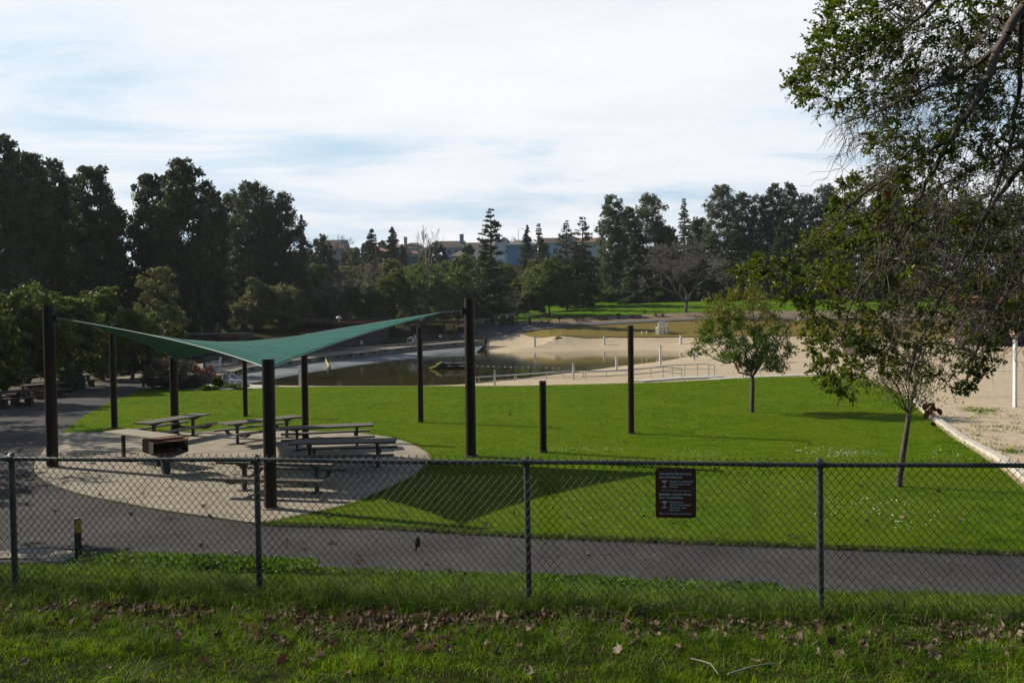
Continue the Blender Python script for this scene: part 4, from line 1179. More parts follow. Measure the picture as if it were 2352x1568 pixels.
house(885, 285, 600, 70, 22, 18, YE, RR, 'yellow house with brown shingle roof below two hilltop conifers', 'gable', -18, 9, [(12, 10, 9, 12), (28, 9, 8, 10)], None)
house(948, 300, 600, 52, 30, 15, GB, RB, 'pale blue grey house with hip roof right of the hilltop conifers', 'hip', 0, 9, [(2, 20, 9, 10), (16, 20, 8, 8)], (-18, 56, 7))
house(945, 272, 610, 44, 22, 14, (.07, .10, .11), RR, 'low dark teal garage with brown roof in front of the pale blue grey house', 'hip', 0, 8, [], None)
house(1040, 300, 592, 50, 24, 17, BL, RB, 'blue house with dark roof and white window trim, right of the round dark pine', 'gable', 0, 9, [(-8, 14, 9, 10), (12, 13, 14, 10)], (20, 54, 9))
house(1062, 285, 600, 48, 12, 14, (.26, .25, .22), (.14, .11, .095), 'low house showing mostly its brown hip roof in front of the blue house', 'hip', 0, 8, [], None)
house(1092, 325, 590, 40, 18, 17, WH, (.10, .08, .07), 'cream house behind with dark gabled roof, left of the tall redwood', 'gable', 0, 8, [], None)
house(1125, 310, 592, 38, 24, 18, GR, RG, 'grey house with light roof mostly hidden behind the tall redwood', 'gable', 0, 9, [], None)
house(1158, 300, 598, 36, 38, 14, GR, RG, 'grey gabled house with a tall chimney between the redwood and the bright blue house', 'gablefront', 0, 9, [(6, 20, 7, 9)], (-14, 62, 10))
house(1200, 290, 602, 68, 40, 14, (.12, .24, .38), (.12, .115, .115), 'bright blue two storey house with grey hip roof above a patch of lawn', 'hip', 0, 10, [(26, 30, 16, 9), (-6, 5, 8, 8)], None)
house(1268, 320, 600, 60, 42, 14, (.30, .36, .40), RB, 'light blue house with balcony behind the sparse redwoods', 'gable', 0, 9, [(-18, 24, 9, 14), (8, 24, 9, 14)], None)
house(1302, 325, 600, 50, 50, 14, WH, (.10, .08, .07), 'cream gabled house seen between the pair of sparse redwoods', 'gablefront', 0, 9, [(10, 40, 8, 8)], None)
house(1360, 320, 600, 62, 44, 12, WH, RR, 'white two storey house with red brown roof beside the tall gum trees', 'gable', 0, 9, [(6, 36, 5, 6), (-10, 20, 18, 8)], None)
# streetlight and utility pole
b = at(1191, 600, 300); t = T('street_lamp', 'slender grey street lamp with curved arm above the hilltop houses', 'street lamp', b)
mb = MB(); mb.tube([(0, 0, -2), (0, 0, 11.3), (.3, 0, 11.9), (1.6, 0, 12.1)], [.12, .09, .07, .05], 8); mb.build('pole', M_GALV, t, True)
mb = MB(); mb.ball((1.9, 0, 12.05), (.5, .2, .12), 8, 5); mb.build('lamp_head', M_GALV, t, True)
b = at(864, 600, 270); t = T('utility_pole', 'dark wooden utility pole with a lamp arm beside the tan hilltop house', 'utility pole', b)
mb = MB(); mb.tube([(0, 0, -2), (0, 0, 9.2)], [.2, .15], 8); mb.build('shaft', BARK, t, True)
mb = MB(); mb.bar((-1.6, 0, 8.6), (.2, 0, 8.5), .12, .12); mb.build('arm', BARK, t)

# ------------------------------------------------ trees of the left and middle distance
GE = 'tall dark gum trees along the left'
for i, (u, D, vt, hw, lab, nn) in enumerate([
    (-95, 104, 250, 95, 'tall dark gum tree cut by the left edge of the photo', 9000),
    (8, 100, 306, 70, 'tallest dark gum tree at the far left, its top near the photo edge', 13000),
    (78, 108, 348, 55, 'dark gum tree with leaning bare limbs, second at the left', 12000),
    (132, 116, 362, 40, 'narrow dark gum tree with a forked branch sticking right', 8000),
    (222, 112, 381, 58, 'dark gum tree with a loose rounded top left of the gap in the wood', 13000),
    (262, 124, 470, 40, 'shorter dark gum tree filling the wood beside the sky gap', 8000),
    (348, 116, 398, 46, 'dark gum tree just right of the sky gap, left shoulder of the tallest clump', 12000),
    (428, 110, 368, 62, 'tallest pointed dark gum tree in the middle of the left wood', 16000),
    (492, 122, 434, 42, 'dark gum tree between the pointed one and the broad one', 9000),
    (578, 156, 417, 64, 'broad rounded dark gum tree right of the pointed one, with a pale trunk', 15000),
    (655, 158, 440, 46, 'dark gum tree near the right end of the left wood', 11000),
    (178, 118, 408, 42, 'gum tree between the forked narrow one and the loose rounded one', 9000),
    (40, 112, 352, 44, 'gum tree just right of the tallest far left one', 9000),
    (388, 120, 404, 40, 'gum tree filling in left of the tallest pointed one', 9000),
    (534, 158, 446, 36, 'gum tree filling in left of the broad rounded one', 8000),
    (616, 160, 432, 36, 'gum tree filling in right of the broad rounded one', 8000),
    (104, 120, 392, 40, 'gum tree behind the leaning bare limbs', 8000)]):
    broadleaf('gum_tree', lab, 'tree', GE, u, D, vt, hw * 1.4, L_EUC, BARKP if i in (9, 8) else BARK, 100 + i, int(nn * 3.0), .34, 'gum', .10, nb=13, tw=.022, z=min(2.0, H(ray(u, 760).x * D, D)))
conifer('conifer', 'dark narrow conifer closing the right end of the left wood', 'tree', None, 696, 162, 492, 30, L_CON, BARKD, 130, 8000, .5, 0, .15, .05, z=1.0)
rr_ = random.Random(3)
for i, (u, D, vt, hw) in enumerate([(30,125,560,90),(150,128,540,80),(260,130,560,70),(370,126,540,80),(470,130,550,80),(570,168,560,80),(660,168,560,60),(90,112,620,70),(310,118,620,80),(430,116,620,80),(540,160,640,70)]):
    broadleaf('understorey_tree', ['dark bushy tree filling the shade at the far left of the wood','dark bushy tree under the leaning gum tree','dark bushy tree below the sky gap','dark bushy tree under the left shoulder of the tallest clump','dark bushy tree under the pointed gum tree','dark bushy tree under the broad rounded gum tree','dark bushy tree under the last gum tree of the wood','dark low tree behind the left olive green oaks','dark low tree behind the yellowish pointed tree','dark low tree in the deep shade between the two olive trees','dark low tree left of the grey olive tree by the low building'][i],
              'tree', 'dark undergrowth trees in the left wood', u, D, vt, hw, L_EUC, BARKD, 150 + i, 7000, .6, 'dome', .05, nb=12, z=0.6)
GO = 'olive green trees by the left path'
for i, (u, D, vt, hw, lf, low, lab) in enumerate([
    (-30, 44, 690, 90, L_OAK, .12, 'dark olive tree cut by the left photo edge above the picnic tables'),
    (60, 52, 652, 105, L_OAK, .16, 'broad olive green tree at the left behind the tall left pole'),
    (165, 55, 668, 88, L_OAK, .16, 'rounded olive tree just right of the tall left pole'),
    (236, 62, 642, 72, L_OAK, .16, 'light yellow green tree between the left pole and the pointed tree'),
    (365, 72, 608, 66, L_OLIVE, .15, 'pointed yellowish olive tree standing above the others at the left'),
    (300, 62, 700, 90, L_OAK, .16, 'low dense olive tree below the pointed one'),
    (400, 66, 745, 40, L_YELG, .2, 'small bright tree at the right foot of the pointed one')]):
    broadleaf('oak_tree', lab, 'tree', GO, u, D, vt, hw, lf, BARK, 200 + i, 30000 if hw > 60 else 17000, .155, 'dome', low, nb=16, tw=.05, kc=12)
GM = 'olive and green trees behind the lagoon building'
for i, (u, D, vt, hw, lf, low, lab) in enumerate([
    (560, 140, 690, 45, L_OLIVE, .1, 'low grey olive tree at the left foot of the grey olive pair'),
    (592, 144, 636, 40, L_OLIVE, .12, 'grey olive tree with a loose tall left top behind the sail'),
    (650, 146, 650, 74, L_OLIVE, .12, 'wide grey olive tree behind the middle of the sail'),
    (742, 152, 612, 42, L_OAK, .05, 'dark round tree on the slope left of the bare grey tree'),
    (690, 165, 640, 50, L_EUC, .05, 'dark low tree on the slope at the end of the left wood'),
    (745, 152, 685, 50, L_OAK, .08, 'green tree behind the left end of the brown building'),
    (800, 154, 655, 55, L_YELG, .10, 'yellow green tree behind the brown building roof'),
    (862, 154, 665, 45, L_OAK, .10, 'green tree just right of the bare tree behind the brown building'),
    (905, 158, 612, 55, L_OAK, .10, 'left lobe of the big dense oak group behind the lagoon'),
    (975, 160, 598, 85, L_OAK, .16, 'largest dense oak in the middle behind the lagoon, showing its trunks'),
    (1050, 165, 612, 62, L_OAK, .14, 'dense oak at the right of the oak group, beside the redwood'),
    (1085, 172, 640, 45, L_OAK, .12, 'smaller oak between the oak group and the redwood'),
    (1062, 200, 585, 48, L_OAK, .05, 'dark leafy tree below the blue hilltop house'),
    (1005, 265, 552, 30, L_PINE, .05, 'round dark pine on the hilltop left of the blue house'),
    (1205, 176, 632, 55, L_OAK, .18, 'oak at the left of the shed, beside the large meadow oak'),
    (1262, 172, 590, 74, L_OAK, .26, 'large dark oak at the left end of the grass mound'),
    (1320, 205, 640, 40, L_OAK, .10, 'dark oak squeezed between the two sparse redwoods'),
    (820, 185, 640, 60, L_OLIVE, .05, 'olive tree on the slope behind the bare grey tree'),
    (900, 200, 590, 40, L_OLIVE, .05, 'brownish olive thicket tree below the yellow house'),
    (750, 250, 560, 30, L_EUC, .05, 'dark tree at the left foot of the hilltop houses'),
    (735, 215, 537, 48, L_EUC, .1, 'broad dark umbrella shaped pine left of the hilltop houses'),
    (805, 290, 568, 22, L_OLIVE, .05, 'light green tree between the first two hilltop houses')]):
    broadleaf('oak_tree', lab, 'tree', GM, u, D, vt, hw * 1.05, lf, BARK, 240 + i, int(13000 + hw * 170), .28 if D < 170 else .42, 'dome', low, nb=15, tw=.035, kc=12)
# conifers and redwoods
for i, (u, D, vt, hw, lf, spz, lab, nm) in enumerate([
    (1130, 158, 480, 56, L_CON, .45, 'tall dark redwood with thin top, standing alone behind the tall pole', 'redwood_tree'),
    (1240, 185, 513, 30, L_CON, .72, 'thin topped redwood right of the blue hilltop house', 'redwood_tree'),
    (1303, 190, 507, 48, L_CON, .72, 'left tree of the close pair of thin topped redwoods', 'redwood_tree'),
    (1340, 190, 496, 50, L_CON, .70, 'right and taller tree of the close pair of thin topped redwoods', 'redwood_tree'),
    (1573, 212, 457, 32, L_CON, .74, 'thin topped redwood rising above the bare spreading tree', 'redwood_tree'),
    (857, 275, 524, 30, L_PINE, 0, 'left dark pointed conifer of the hilltop pair', 'conifer'),
    (904, 275, 520, 30, L_PINE, 0, 'right dark pointed conifer of the hilltop pair', 'conifer'),
    (881, 290, 551, 22, L_PINE, .2, 'small open conifer between the hilltop pair', 'conifer'),
    (838, 285, 558, 14, L_PINE, 0, 'smallest conifer at the left of the hilltop pair', 'conifer'),
    (926, 262, 562, 24, L_PINE, 0, 'lower dark conifer in front of the pale blue grey house', 'conifer'),
    (1213, 280, 516, 22, L_PINE, 0, 'blue green pointed conifer beside the bright blue house', 'conifer'),
    (1460, 208, 535, 50, L_CED, 0, 'drooping green cedar in front of the right gum trees', 'cedar_tree'),
    (1502, 206, 565, 52, L_CED, 0, 'lower drooping cedar behind the bare spreading tree', 'cedar_tree'),
    (1545, 210, 535, 45, L_CON, 0, 'dark conifer left of the thin topped redwood over the bare tree', 'conifer'),
    (1640, 208, 548, 48, L_CED, 0, 'dark green cedar right of the bare spreading tree', 'cedar_tree'),
    (1692, 206, 500, 42, L_CON, 0, 'dense dark conifer first in the right hand row', 'conifer'),
    (1742, 204, 510, 48, L_CON, 0, 'dense dark conifer second in the right hand row', 'conifer'),
    (1795, 206, 500, 46, L_CON, 0, 'dense dark conifer third in the right hand row', 'conifer'),
    (1852, 204, 525, 50, L_CON, 0, 'dense dark conifer at the left fringe of the near tree', 'conifer'),
    (1925, 206, 545, 60, L_CON, 0, 'dense dark conifer behind the fringe of the near tree', 'conifer'),
    (2010, 206, 530, 60, L_CON, 0, 'dense dark conifer mostly behind the near tree twigs', 'conifer'),
    (2110, 206, 540, 65, L_CON, 0, 'dense dark conifer far right behind the near tree', 'conifer')]):
    conifer(nm, lab, 'tree', 'conifers beyond the lagoon', u, D, vt, hw, lf, BARKR if 'red' in nm else BARKD, 300 + i, int(9000 + hw * 120), .42 if D < 200 else .55, spz, .16 if 'cedar' in nm else .10, .10 if spz else .04, power=.72)
for i, (u, D, vt, hw, lab) in enumerate([
    (1408, 214, 447, 36, 'tall airy gum tree first at the left of the right hand wood'),
    (1447, 220, 476, 26, 'slim gum tree beside the tall airy one'),
    (1492, 220, 446, 46, 'broad topped gum tree over the drooping cedars'),
    (1535, 222, 520, 30, 'lower gum tree left of the thin topped redwood'),
    (1607, 226, 500, 30, 'open gum tree right of the thin topped redwood'),
    (1657, 220, 425, 40, 'tallest gum tree of the right hand wood'),
    (1705, 226, 440, 34, 'gum tree right of the tallest one'),
    (1742, 228, 448, 36, 'gum tree with a domed crown in the right hand wood'),
    (1780, 226, 420, 26, 'gum tree with a narrow pointed top in the right hand wood'),
    (1814, 230, 418, 24, 'gum tree with a narrow rounded top left of the near tree'),
    (1852, 228, 446, 38, 'gum tree just clear of the near tree leaves'),
    (1898, 226, 424, 44, 'gum tree whose top touches the near tree leaves'),
    (1960, 205, 440, 50, 'gum tree half behind the near tree leaves'),
    (2040, 205, 430, 55, 'gum tree behind the near tree main limb'),
    (2130, 205, 440, 60, 'gum tree behind the near tree twigs'),
    (2230, 205, 450, 65, 'gum tree behind the densest twigs'),
    (2340, 205, 440, 70, 'gum tree at the right photo edge behind the near tree')]):
    broadleaf('gum_tree', lab, 'tree', 'gum trees of the right hand wood', u, D, vt, hw * 1.35, L_EUCR if u < 1700 else L_EUC, BARKP, 400 + i, int(21000 + hw * 190), .38, 'gum', .12, nb=13, tw=.02)
for i, (u, D, vt, hw, lf, lab) in enumerate([
    (690, 235, 598, 40, L_EUC, 'dark slope tree right of the wood below the first house'), (728, 230, 606, 34, L_OAK, 'round green slope tree below the blue grey left house'),
    (790, 240, 612, 36, L_OLIVE, 'olive slope tree left of the utility pole'), (838, 238, 606, 34, L_OLIVE, 'brownish slope tree under the tan house'),
    (915, 235, 606, 36, L_OAK, 'green slope tree under the yellow house'), (958, 228, 604, 36, L_OAK, 'green slope tree under the teal garage'),
    (1022, 235, 596, 36, L_OAK, 'dark slope tree left under the blue house'), (1075, 235, 588, 36, L_OAK, 'dark slope tree right under the blue house'),
    (1110, 230, 590, 34, L_EUC, 'dark slope tree at the left shoulder of the tall redwood'), (1163, 235, 604, 26, L_OAK, 'small slope tree under the tall chimney house'),
    (1232, 232, 592, 34, L_OLIVE, 'olive slope tree at the right corner of the bright blue house'), (1275, 230, 590, 36, L_EUC, 'dark slope tree left of the sparse redwood pair'),
    (1322, 228, 592, 34, L_EUC, 'dark slope tree behind the sparse redwood pair'), (1370, 228, 588, 36, L_EUC, 'dark slope tree below the white house'), (1078, 272, 560, 18, L_PINE, 'dark tree between the blue and the cream hilltop houses'), (1248, 272, 556, 22, L_PINE, 'dark tree between the bright blue and the light blue house'), (1332, 280, 560, 20, L_PINE, 'dark tree right of the cream gabled house'), (818, 268, 566, 20, L_OLIVE, 'olive tree right of the first hilltop house'), (980, 268, 566, 18, L_OLIVE, 'olive tree beside the pale crooked bare tree')]):
    broadleaf('slope_tree', lab, 'tree', 'trees on the slope below the houses', u, D, vt, hw * 1.1, lf, BARK, 700 + i, 9000, .42, 'dome', .03, nb=12, trunk=False, kc=14)
# green shrubs under the right wood, hedge mass
for i, (u, D, vt, hw, lf) in enumerate([(1130,212,696,50,L_OAK),(1390,212,661,55,L_OAK),(1440,212,674,40,L_BUSH),(1500,212,656,60,L_OAK),(1560,213,666,50,L_EUC),(1640,212,678,36,L_BUSH),(1700,213,656,60,L_EUC),(1780,213,651,70,L_EUC),(1880,212,646,80,L_EUC),(2000,212,636,90,L_EUC),(2130,212,636,90,L_EUC),(2280,212,636,100,L_EUC),(1250,213,676,50,L_BUSH),(1180,213,674,50,L_OAK),(1320,212,682,40,L_BUSH)]):
    broadleaf('shrub', ['green shrub behind the shed at the left end of the mound','big green shrub on the mound between redwood and gum tree','small dusty shrub on the mound under the slim gum tree','wide green shrub under the drooping cedars','dark shrub left behind the bare spreading tree','pale shrub right behind the bare spreading tree trunk','dark shrub at the start of the right hand row','dark shrub under the second and third conifers of the row','dark shrub mass left of the near tree','dark shrub mass behind the near tree fringe','dark shrub mass behind the near tree middle','dark shrub mass at the right photo edge','dusty shrub in the shade behind the large meadow oak','green shrub behind the large meadow oak, left side','pale dusty shrub behind the redwood pair trunks'][i],
              'shrub', 'shrubs along the foot of the wood', u, D, vt, hw, lf, BARKD, 500 + i, 7000, .5, 'dome', .02, nb=12, trunk=False)
# bare trees
bare('bare_tree', 'wide spreading leafless grey tree on the grass mound', 'tree', None, 1574, 172, 550, 122, TWIGM, 611, depth=9, spread=.50, trunkf=.17, r0=.50, rmin=.020, upb=.25, kids=(2, 3), rounded=True, z=at(1574, 722, 172).z)
GBt = 'leafless trees on the slope'
bare('bare_tree', 'leafless grey brown tree with heavy limbs behind the brown building', 'tree', GBt, 838, 158, 588, 78, TWIG, 620, depth=7, spread=.6, trunkf=.3, r0=.36, rmin=.022, upb=.1)
bare('bare_tree', 'pale leafless tree with a crooked tall crown below the hilltop houses', 'tree', GBt, 985, 215, 512, 32, TWIGW, 621, depth=6, spread=.42, trunkf=.32, r0=.28, rmin=.03, upb=.6)
bare('bare_tree', 'small leafless tree against the sky left of the hilltop houses', 'tree', GBt, 785, 285, 538, 26, TWIG, 622, depth=6, spread=.55, trunkf=.25, rmin=.03, upb=.4)
bare('bare_tree', 'leafless round tree against the sky right of the tall redwood', 'tree', GBt, 1162, 320, 541, 26, TWIGW, 623, depth=6, spread=.55, trunkf=.22, rmin=.035, upb=.4)
bare('bare_tree', 'leafless shrubby tree right beside the tall redwood foot', 'tree', GBt, 1188, 160, 655, 36, TWIG, 624, depth=6, spread=.6, trunkf=.3, rmin=.02, upb=0)
bare('bare_tree', 'leafless thicket left of the heavy limbed bare tree', 'tree', GBt, 770, 150, 640, 40, TWIG, 625, depth=7, spread=.4, trunkf=.2, rmin=.02, upb=.8)
bare('bare_tree', 'leafless tree between bare spreading tree and conifer row', 'tree', GBt, 1690, 198, 610, 62, TWIG, 626, depth=7, spread=.55, trunkf=.25, rmin=.022, upb=.4)
bare('bare_tree', 'leafless reddish tree behind the leafy lawn tree', 'tree', GBt, 1760, 198, 600, 50, TWIG, 627, depth=7, spread=.5, trunkf=.25, rmin=.022, upb=.4)
bare('bare_tree', 'leafless grey brush behind the low left building', 'tree', GBt, 490, 126, 700, 48, TWIG, 628, depth=7, spread=.5, trunkf=.2, rmin=.02, upb=.6, z=0.5)
bare('bare_tree', 'leafless grey brush left of the brown building', 'tree', GBt, 700, 150, 690, 34, TWIG, 629, depth=6, spread=.55, trunkf=.2, rmin=.02, upb=.4)
bare('bare_tree', 'leafless brush in front of the yellow hilltop house', 'tree', GBt, 885, 205, 590, 45, TWIG, 630, depth=7, spread=.5, trunkf=.15, rmin=.03, upb=.6)
# ---------------------------------------------------------------- near oak overhanging from the right
def leaf6(C, L, W, A, rng, fold=.25):
    """oval leaves: two quads folded along the midrib; A = growth directions"""
    N = len(C); a = A + rng.normal(size=(N, 3)) * .55; a /= np.linalg.norm(a, axis=1, keepdims=True) + 1e-9
    r = rng.normal(size=(N, 3)); b = np.cross(a, r); b /= np.linalg.norm(b, axis=1, keepdims=True) + 1e-9
    c = np.cross(a, b)
    L = (L * rng.uniform(.55, 1.25, N))[:, None]; W = (W * rng.uniform(.7, 1.2, N))[:, None] * .5
    up = c * W * rng.uniform(-fold, fold * 2, N)[:, None]; bend = c * L * rng.uniform(-.18, .18, N)[:, None]
    V = np.stack([C, C + a * L * .30 + b * W * .92 + up, C + a * L * .72 + b * W * .85 + up + bend * .5, C + a * L + bend, C + a * L * .72 - b * W * .85 + up + bend * .5, C + a * L * .30 - b * W * .92 + up], 1).reshape(-1, 3)
    base = (np.arange(N) * 6)[:, None]
    Fc = np.concatenate([base + np.array([[0, 1, 2, 3]]), base + np.array([[0, 3, 4, 5]])])
    return V, Fc
L_NEAR = leafmat('near oak leaves', [(0.044, 0.088, 0.009), (0.065, 0.125, 0.013), (0.088, 0.150, 0.015), (0.125, 0.175, 0.018), (0.062, 0.106, 0.013), (0.188, 0.188, 0.020), (0.050, 0.094, 0.010)], .45, .38, (1.4, 1.3, .3), .22, clump=1.3)
rng = np.random.default_rng(77)
NB = Vector((7.6, 7.4, H(7.6, 7.4)))
nt_ = T('oak_tree', 'near live oak whose leafy and twiggy branches hang in from the right edge', 'tree', NB)
nb3 = np.array(NB)
LIMBS = [
 [(2900,250,7.0,.11),(2560,60,6.0,.075),(2430,-60,5.7,.055),(2352,15,5.7,.042),(2300,100,5.75,.036),(2262,190,5.8,.030),(2225,260,5.9,.027),(2180,325,6.0,.023),(2140,400,6.1,.020),(2110,460,6.2,.017),(2075,540,6.3,.013),(2040,610,6.4,.008)],
 [(2430,-60,5.7,.045),(2330,-80,6.0,.035),(2200,-40,6.2,.022),(2100,50,6.3,.016),(2010,105,6.4,.012),(1915,150,6.5,.008),(1835,185,6.6,.004)],
 [(2300,100,5.75,.026),(2210,170,6.1,.018),(2110,215,6.3,.013),(2010,260,6.5,.009),(1920,290,6.7,.004)],
 [(2900,250,7.0,.10),(2560,200,6.6,.05),(2400,300,6.8,.036),(2330,400,6.9,.026),(2262,500,7.0,.022),(2180,650,7.0,.017),(2130,740,7.0,.013),(2095,840,7.0,.008),(2085,920,7.0,.004)],
 [(2180,325,6.0,.018),(2060,392,6.2,.014),(1990,440,6.3,.012),(1940,490,6.4,.009),(1880,550,6.5,.007),(1800,590,6.5,.005),(1715,612,6.6,.003)],
 [(2110,460,6.2,.014),(2030,590,6.4,.010),(1960,690,6.5,.008),(1930,790,6.6,.006),(1890,880,6.6,.003)],
 [(2900,250,7.0,.10),(2560,430,7.4,.05),(2440,520,7.4,.035),(2330,640,7.4,.024),(2260,760,7.3,.015),(2215,880,7.2,.006)],
 [(2400,300,6.8,.026),(2250,380,7.2,.018),(2120,450,7.4,.012),(2000,520,7.6,.007),(1930,560,7.7,.004)],
 [(2330,640,7.4,.018),(2200,690,7.6,.012),(2080,740,7.8,.008),(1980,800,7.9,.004)],
 [(2352,15,5.7,.03),(2342,160,6.4,.022),(2330,300,6.6,.018),(2290,430,6.6,.014),(2240,540,6.6,.010),(2200,620,6.6,.005)]]
sg_ = Segs(); LP = []; 
for li, Lm in enumerate(LIMBS):
    pts = [np.array(at(u, v, D)) - nb3 for u, v, D, r in Lm]; rs = [q[3] for q in Lm]
    for i in range(len(pts) - 1):
        n_ = 4
        for j in range(n_):
            a_ = pts[i] + (pts[i + 1] - pts[i]) * j / n_; b_ = pts[i] + (pts[i + 1] - pts[i]) * (j + 1) / n_
            ra, rb = [.82 * (rs[i] + (rs[i + 1] - rs[i]) * q_ / n_) for q_ in (j, j + 1)]
            k1 = rng.normal(size=3) * .008
            if j and sg_.b: a_ = np.array(sg_.b[-1])
            sg_.path([tuple(a_), tuple(b_ + (k1 if j < n_ - 1 else 0))], ra, rb)
            u_ = Lm[i][0] + (Lm[i + 1][0] - Lm[i][0]) * (j + 1) / n_; v_ = Lm[i][1] + (Lm[i + 1][1] - Lm[i][1]) * (j + 1) / n_
            LP.append((u_, v_, *(b_), rb))
mb = MB()
mb.tube([(0, 0, -.4), (.05, 0, .8), (-.1, -.05, 2.0), (.1, .05, 3.4), (0, 0, 5.0)], [.34, .27, .24, .19, .10], 14)
for Lm in (LIMBS[0], LIMBS[3], LIMBS[6]):
    q = np.array(at(*Lm[0][:3])) - nb3
    mb.tube([(0, 0, 2.0 if Lm is LIMBS[6] else 3.2), tuple(q * .5 + np.array([0, 0, 1.5])), tuple(q)], [.14, .11, Lm[0][3]], 10)
mb.build('trunk', BARK, nt_, True)
M_LIMB = M2('grey oak limbs', (.04, .032, .026), (.15, .13, .11), 9, .9, .6, .01)
sg_.build('limbs', M_LIMB, nt_, 8, True)
LPa = np.array(LP)
# leaf clusters
PU = [(1905,-40),(1885,60),(1850,120),(1822,165),(1822,205),(1870,235),(1950,255),(2010,330),(2005,430),(2100,430),(2420,430),(2420,-60)]
PL = [(1962,408),(1922,435),(1905,510),(1840,575),(1770,590),(1690,605),(1695,640),(1790,670),(1845,740),(1868,800),(1880,885),(1945,912),(2020,845),(2100,870),(2200,900),(2262,860),(2290,800),(2352,780),(2420,760),(2420,430),(2100,430)]
cl = []
def sample(P, n, rmin):
    xs = [p[0] for p in P]; ys = [p[1] for p in P]; out = []
    tries = 0
    while len(out) < n and tries < n * 60:
        tries += 1
        u, v = rng.uniform(min(xs), max(xs)), rng.uniform(min(ys), max(ys))
        if inpoly(np.array([u]), np.array([v]), P)[0] and all((u - a) ** 2 + (v - b) ** 2 > rmin ** 2 for a, b in out): out.append((u, v))
    return out
for (P, n_, rm, Dl, Dh) in ((PU, 270, 17, 5.9, 7.4), (PL, 230, 21, 6.0, 7.6), (PL, 150, 25, 7.8, 9.6), (PU, 120, 26, 7.6, 9.4)):
    for u, v in sample(P, n_, rm):
        edge = np.clip((2120 - u) / 150, 0, 1)
        if v < 420: keep = .72 + .22 * edge
        else: keep = .58 + .38 * edge if Dl < 7.5 else .80
        if rng.random() < keep: cl.append((u, v, rng.uniform(Dl, Dh), rng.uniform(20, 34)))
# edge sprays
for u, v in [(1712,622),(1740,600),(1770,625),(1800,600),(1828,180),(1845,205),(1850,150),(1880,110),(1900,70),(1905,20),(1940,420),(1960,405),(1925,455),(1900,870),(1925,895),(1895,830),(1870,800),(1870,740),(1850,690),(2250,855),(2270,840),(2235,880),(2205,890),(2285,800)]:
    cl.append((u, v, rng.uniform(6.2, 6.8), rng.uniform(13, 20)))
tw = Segs(); LC, LA, LD = [], [], []
for u, v, D, rp in cl:
    c = np.array(at(u, v, D)) - nb3
    d2 = (LPa[:, 0] - u) ** 2 + (LPa[:, 1] - v) ** 2 + np.where(LPa[:, 0] < u - 10, 6e4, 0) + np.where(LPa[:, 1] > v + 60, 4e4, 0)
    k = int(np.argmin(d2)); s_ = LPa[k, 2:5]; r_ = min(.007, LPa[k, 5] * .6 + .001)
    L = np.linalg.norm(c - s_)
    pts = limb(s_, c, rng, 6, min(.12, .035 / (L + .05)), .04)
    tw.path(pts, max(.0028, min(r_, .003 + L * .003)), .0022)
    R_ = rp / F * D
    dirn = (c - s_) / (L + 1e-6)
    nt2 = rng.integers(6, 10)
    for j in range(nt2):
        st = c - dirn * R_ * rng.uniform(0, .9) + rng.normal(size=3) * R_ * .12
        dd = dirn * .5 + rng.normal(size=3) * np.array([.8, .8, .6]) + np.array([-.25, 0, -.18]); dd /= np.linalg.norm(dd)
        e = st + dd * R_ * rng.uniform(.9, 1.7)
        pp = limb(st, e, rng, 3, .14); tw.path(pp, .0020, .0012)
        m_ = rng.integers(11, 22)
        tt = rng.uniform(.25, 1.0, m_)
        q = st + (e - st) * tt[:, None] + rng.normal(size=(m_, 3)) * .006
        LC.append(q); LA.append(np.tile(dd * .7, (m_, 1)))
LC = np.concatenate(LC); LA = np.concatenate(LA)
V, Fc = leaf6(LC, .032, .017, LA, rng)
npmesh('leaves', V, Fc, L_NEAR, nt_, False)
# bare drooping twigs through the inner crown
PT = [(2060,40),(1960,160),(1930,320),(2000,330),(2050,460),(2010,560),(2000,700),(2060,800),(2250,800),(2420,760),(2420,-30)]
for u, v in sample(PT, 1400, 4):
    D = rng.uniform(5.6, 8.0); s_ = np.array(at(u, v, D)) - nb3
    L = rng.uniform(35, 130) / F * D; a = rad(rng.normal(232, 26))
    e = s_ + np.array([math.cos(a) * L, rng.normal() * L * .3, math.sin(a) * L])
    pp = limb(s_, e, rng, 5, .14, .06); tw.path(pp, rng.uniform(.0022, .0052), .0014)
    for j in range(rng.integers(1, 4)):
        i_ = rng.integers(1, 5); q = np.array(pp[i_]); a2 = a + rng.normal() * .7; l2 = L * rng.uniform(.25, .6)
        tw.path(limb(q, q + np.array([math.cos(a2) * l2, rng.normal() * l2 * .4, math.sin(a2) * l2]), rng, 3, .14), .0020, .0012)
for u, v in [(1880,240),(1900,260),(1930,270),(1960,280),(1850,200),(1990,300),(1985,400),(1960,330)]:
    for j in range(7):
        D = 6.5; s_ = np.array(at(u + 30, v - 25, D)) - nb3; L = rng.uniform(40, 90) / F * D; a = rad(rng.normal(225, 28))
        e = s_ + np.array([math.cos(a) * L, rng.normal() * L * .3, math.sin(a) * L]); tw.path(limb(s_, e, rng, 4, .14, .06), .0020, .0009)
tw.build('twigs', M2('oak twigs', (.035, .027, .020), (.13, .105, .085), 3, .9, 0), nt_, 3)
# brown dead leaf bunches
def bunch(u, v, D, n, rpx, parent=nt_):
    c = np.array(at(u, v, D)) - nb3; q = c + rng.normal(size=(n, 3)) * rpx / F * D * np.array([.5, .5, .9])
    V, Fc = leaf6(q, .075, .045, np.tile([0, 0, -1.0], (n, 1)), rng, .5)
    return npmesh('dead_leaves', V, Fc, M_DEADL, parent)
M_DEADL = leafmat('dead brown leaves', [(.16, .06, .025), (.24, .11, .05), (.12, .05, .025)], .3, .7, (1, .8, .6))
bunch(2136, 942, 6.9, 16, 14); bunch(2030, 492, 6.3, 26, 30)

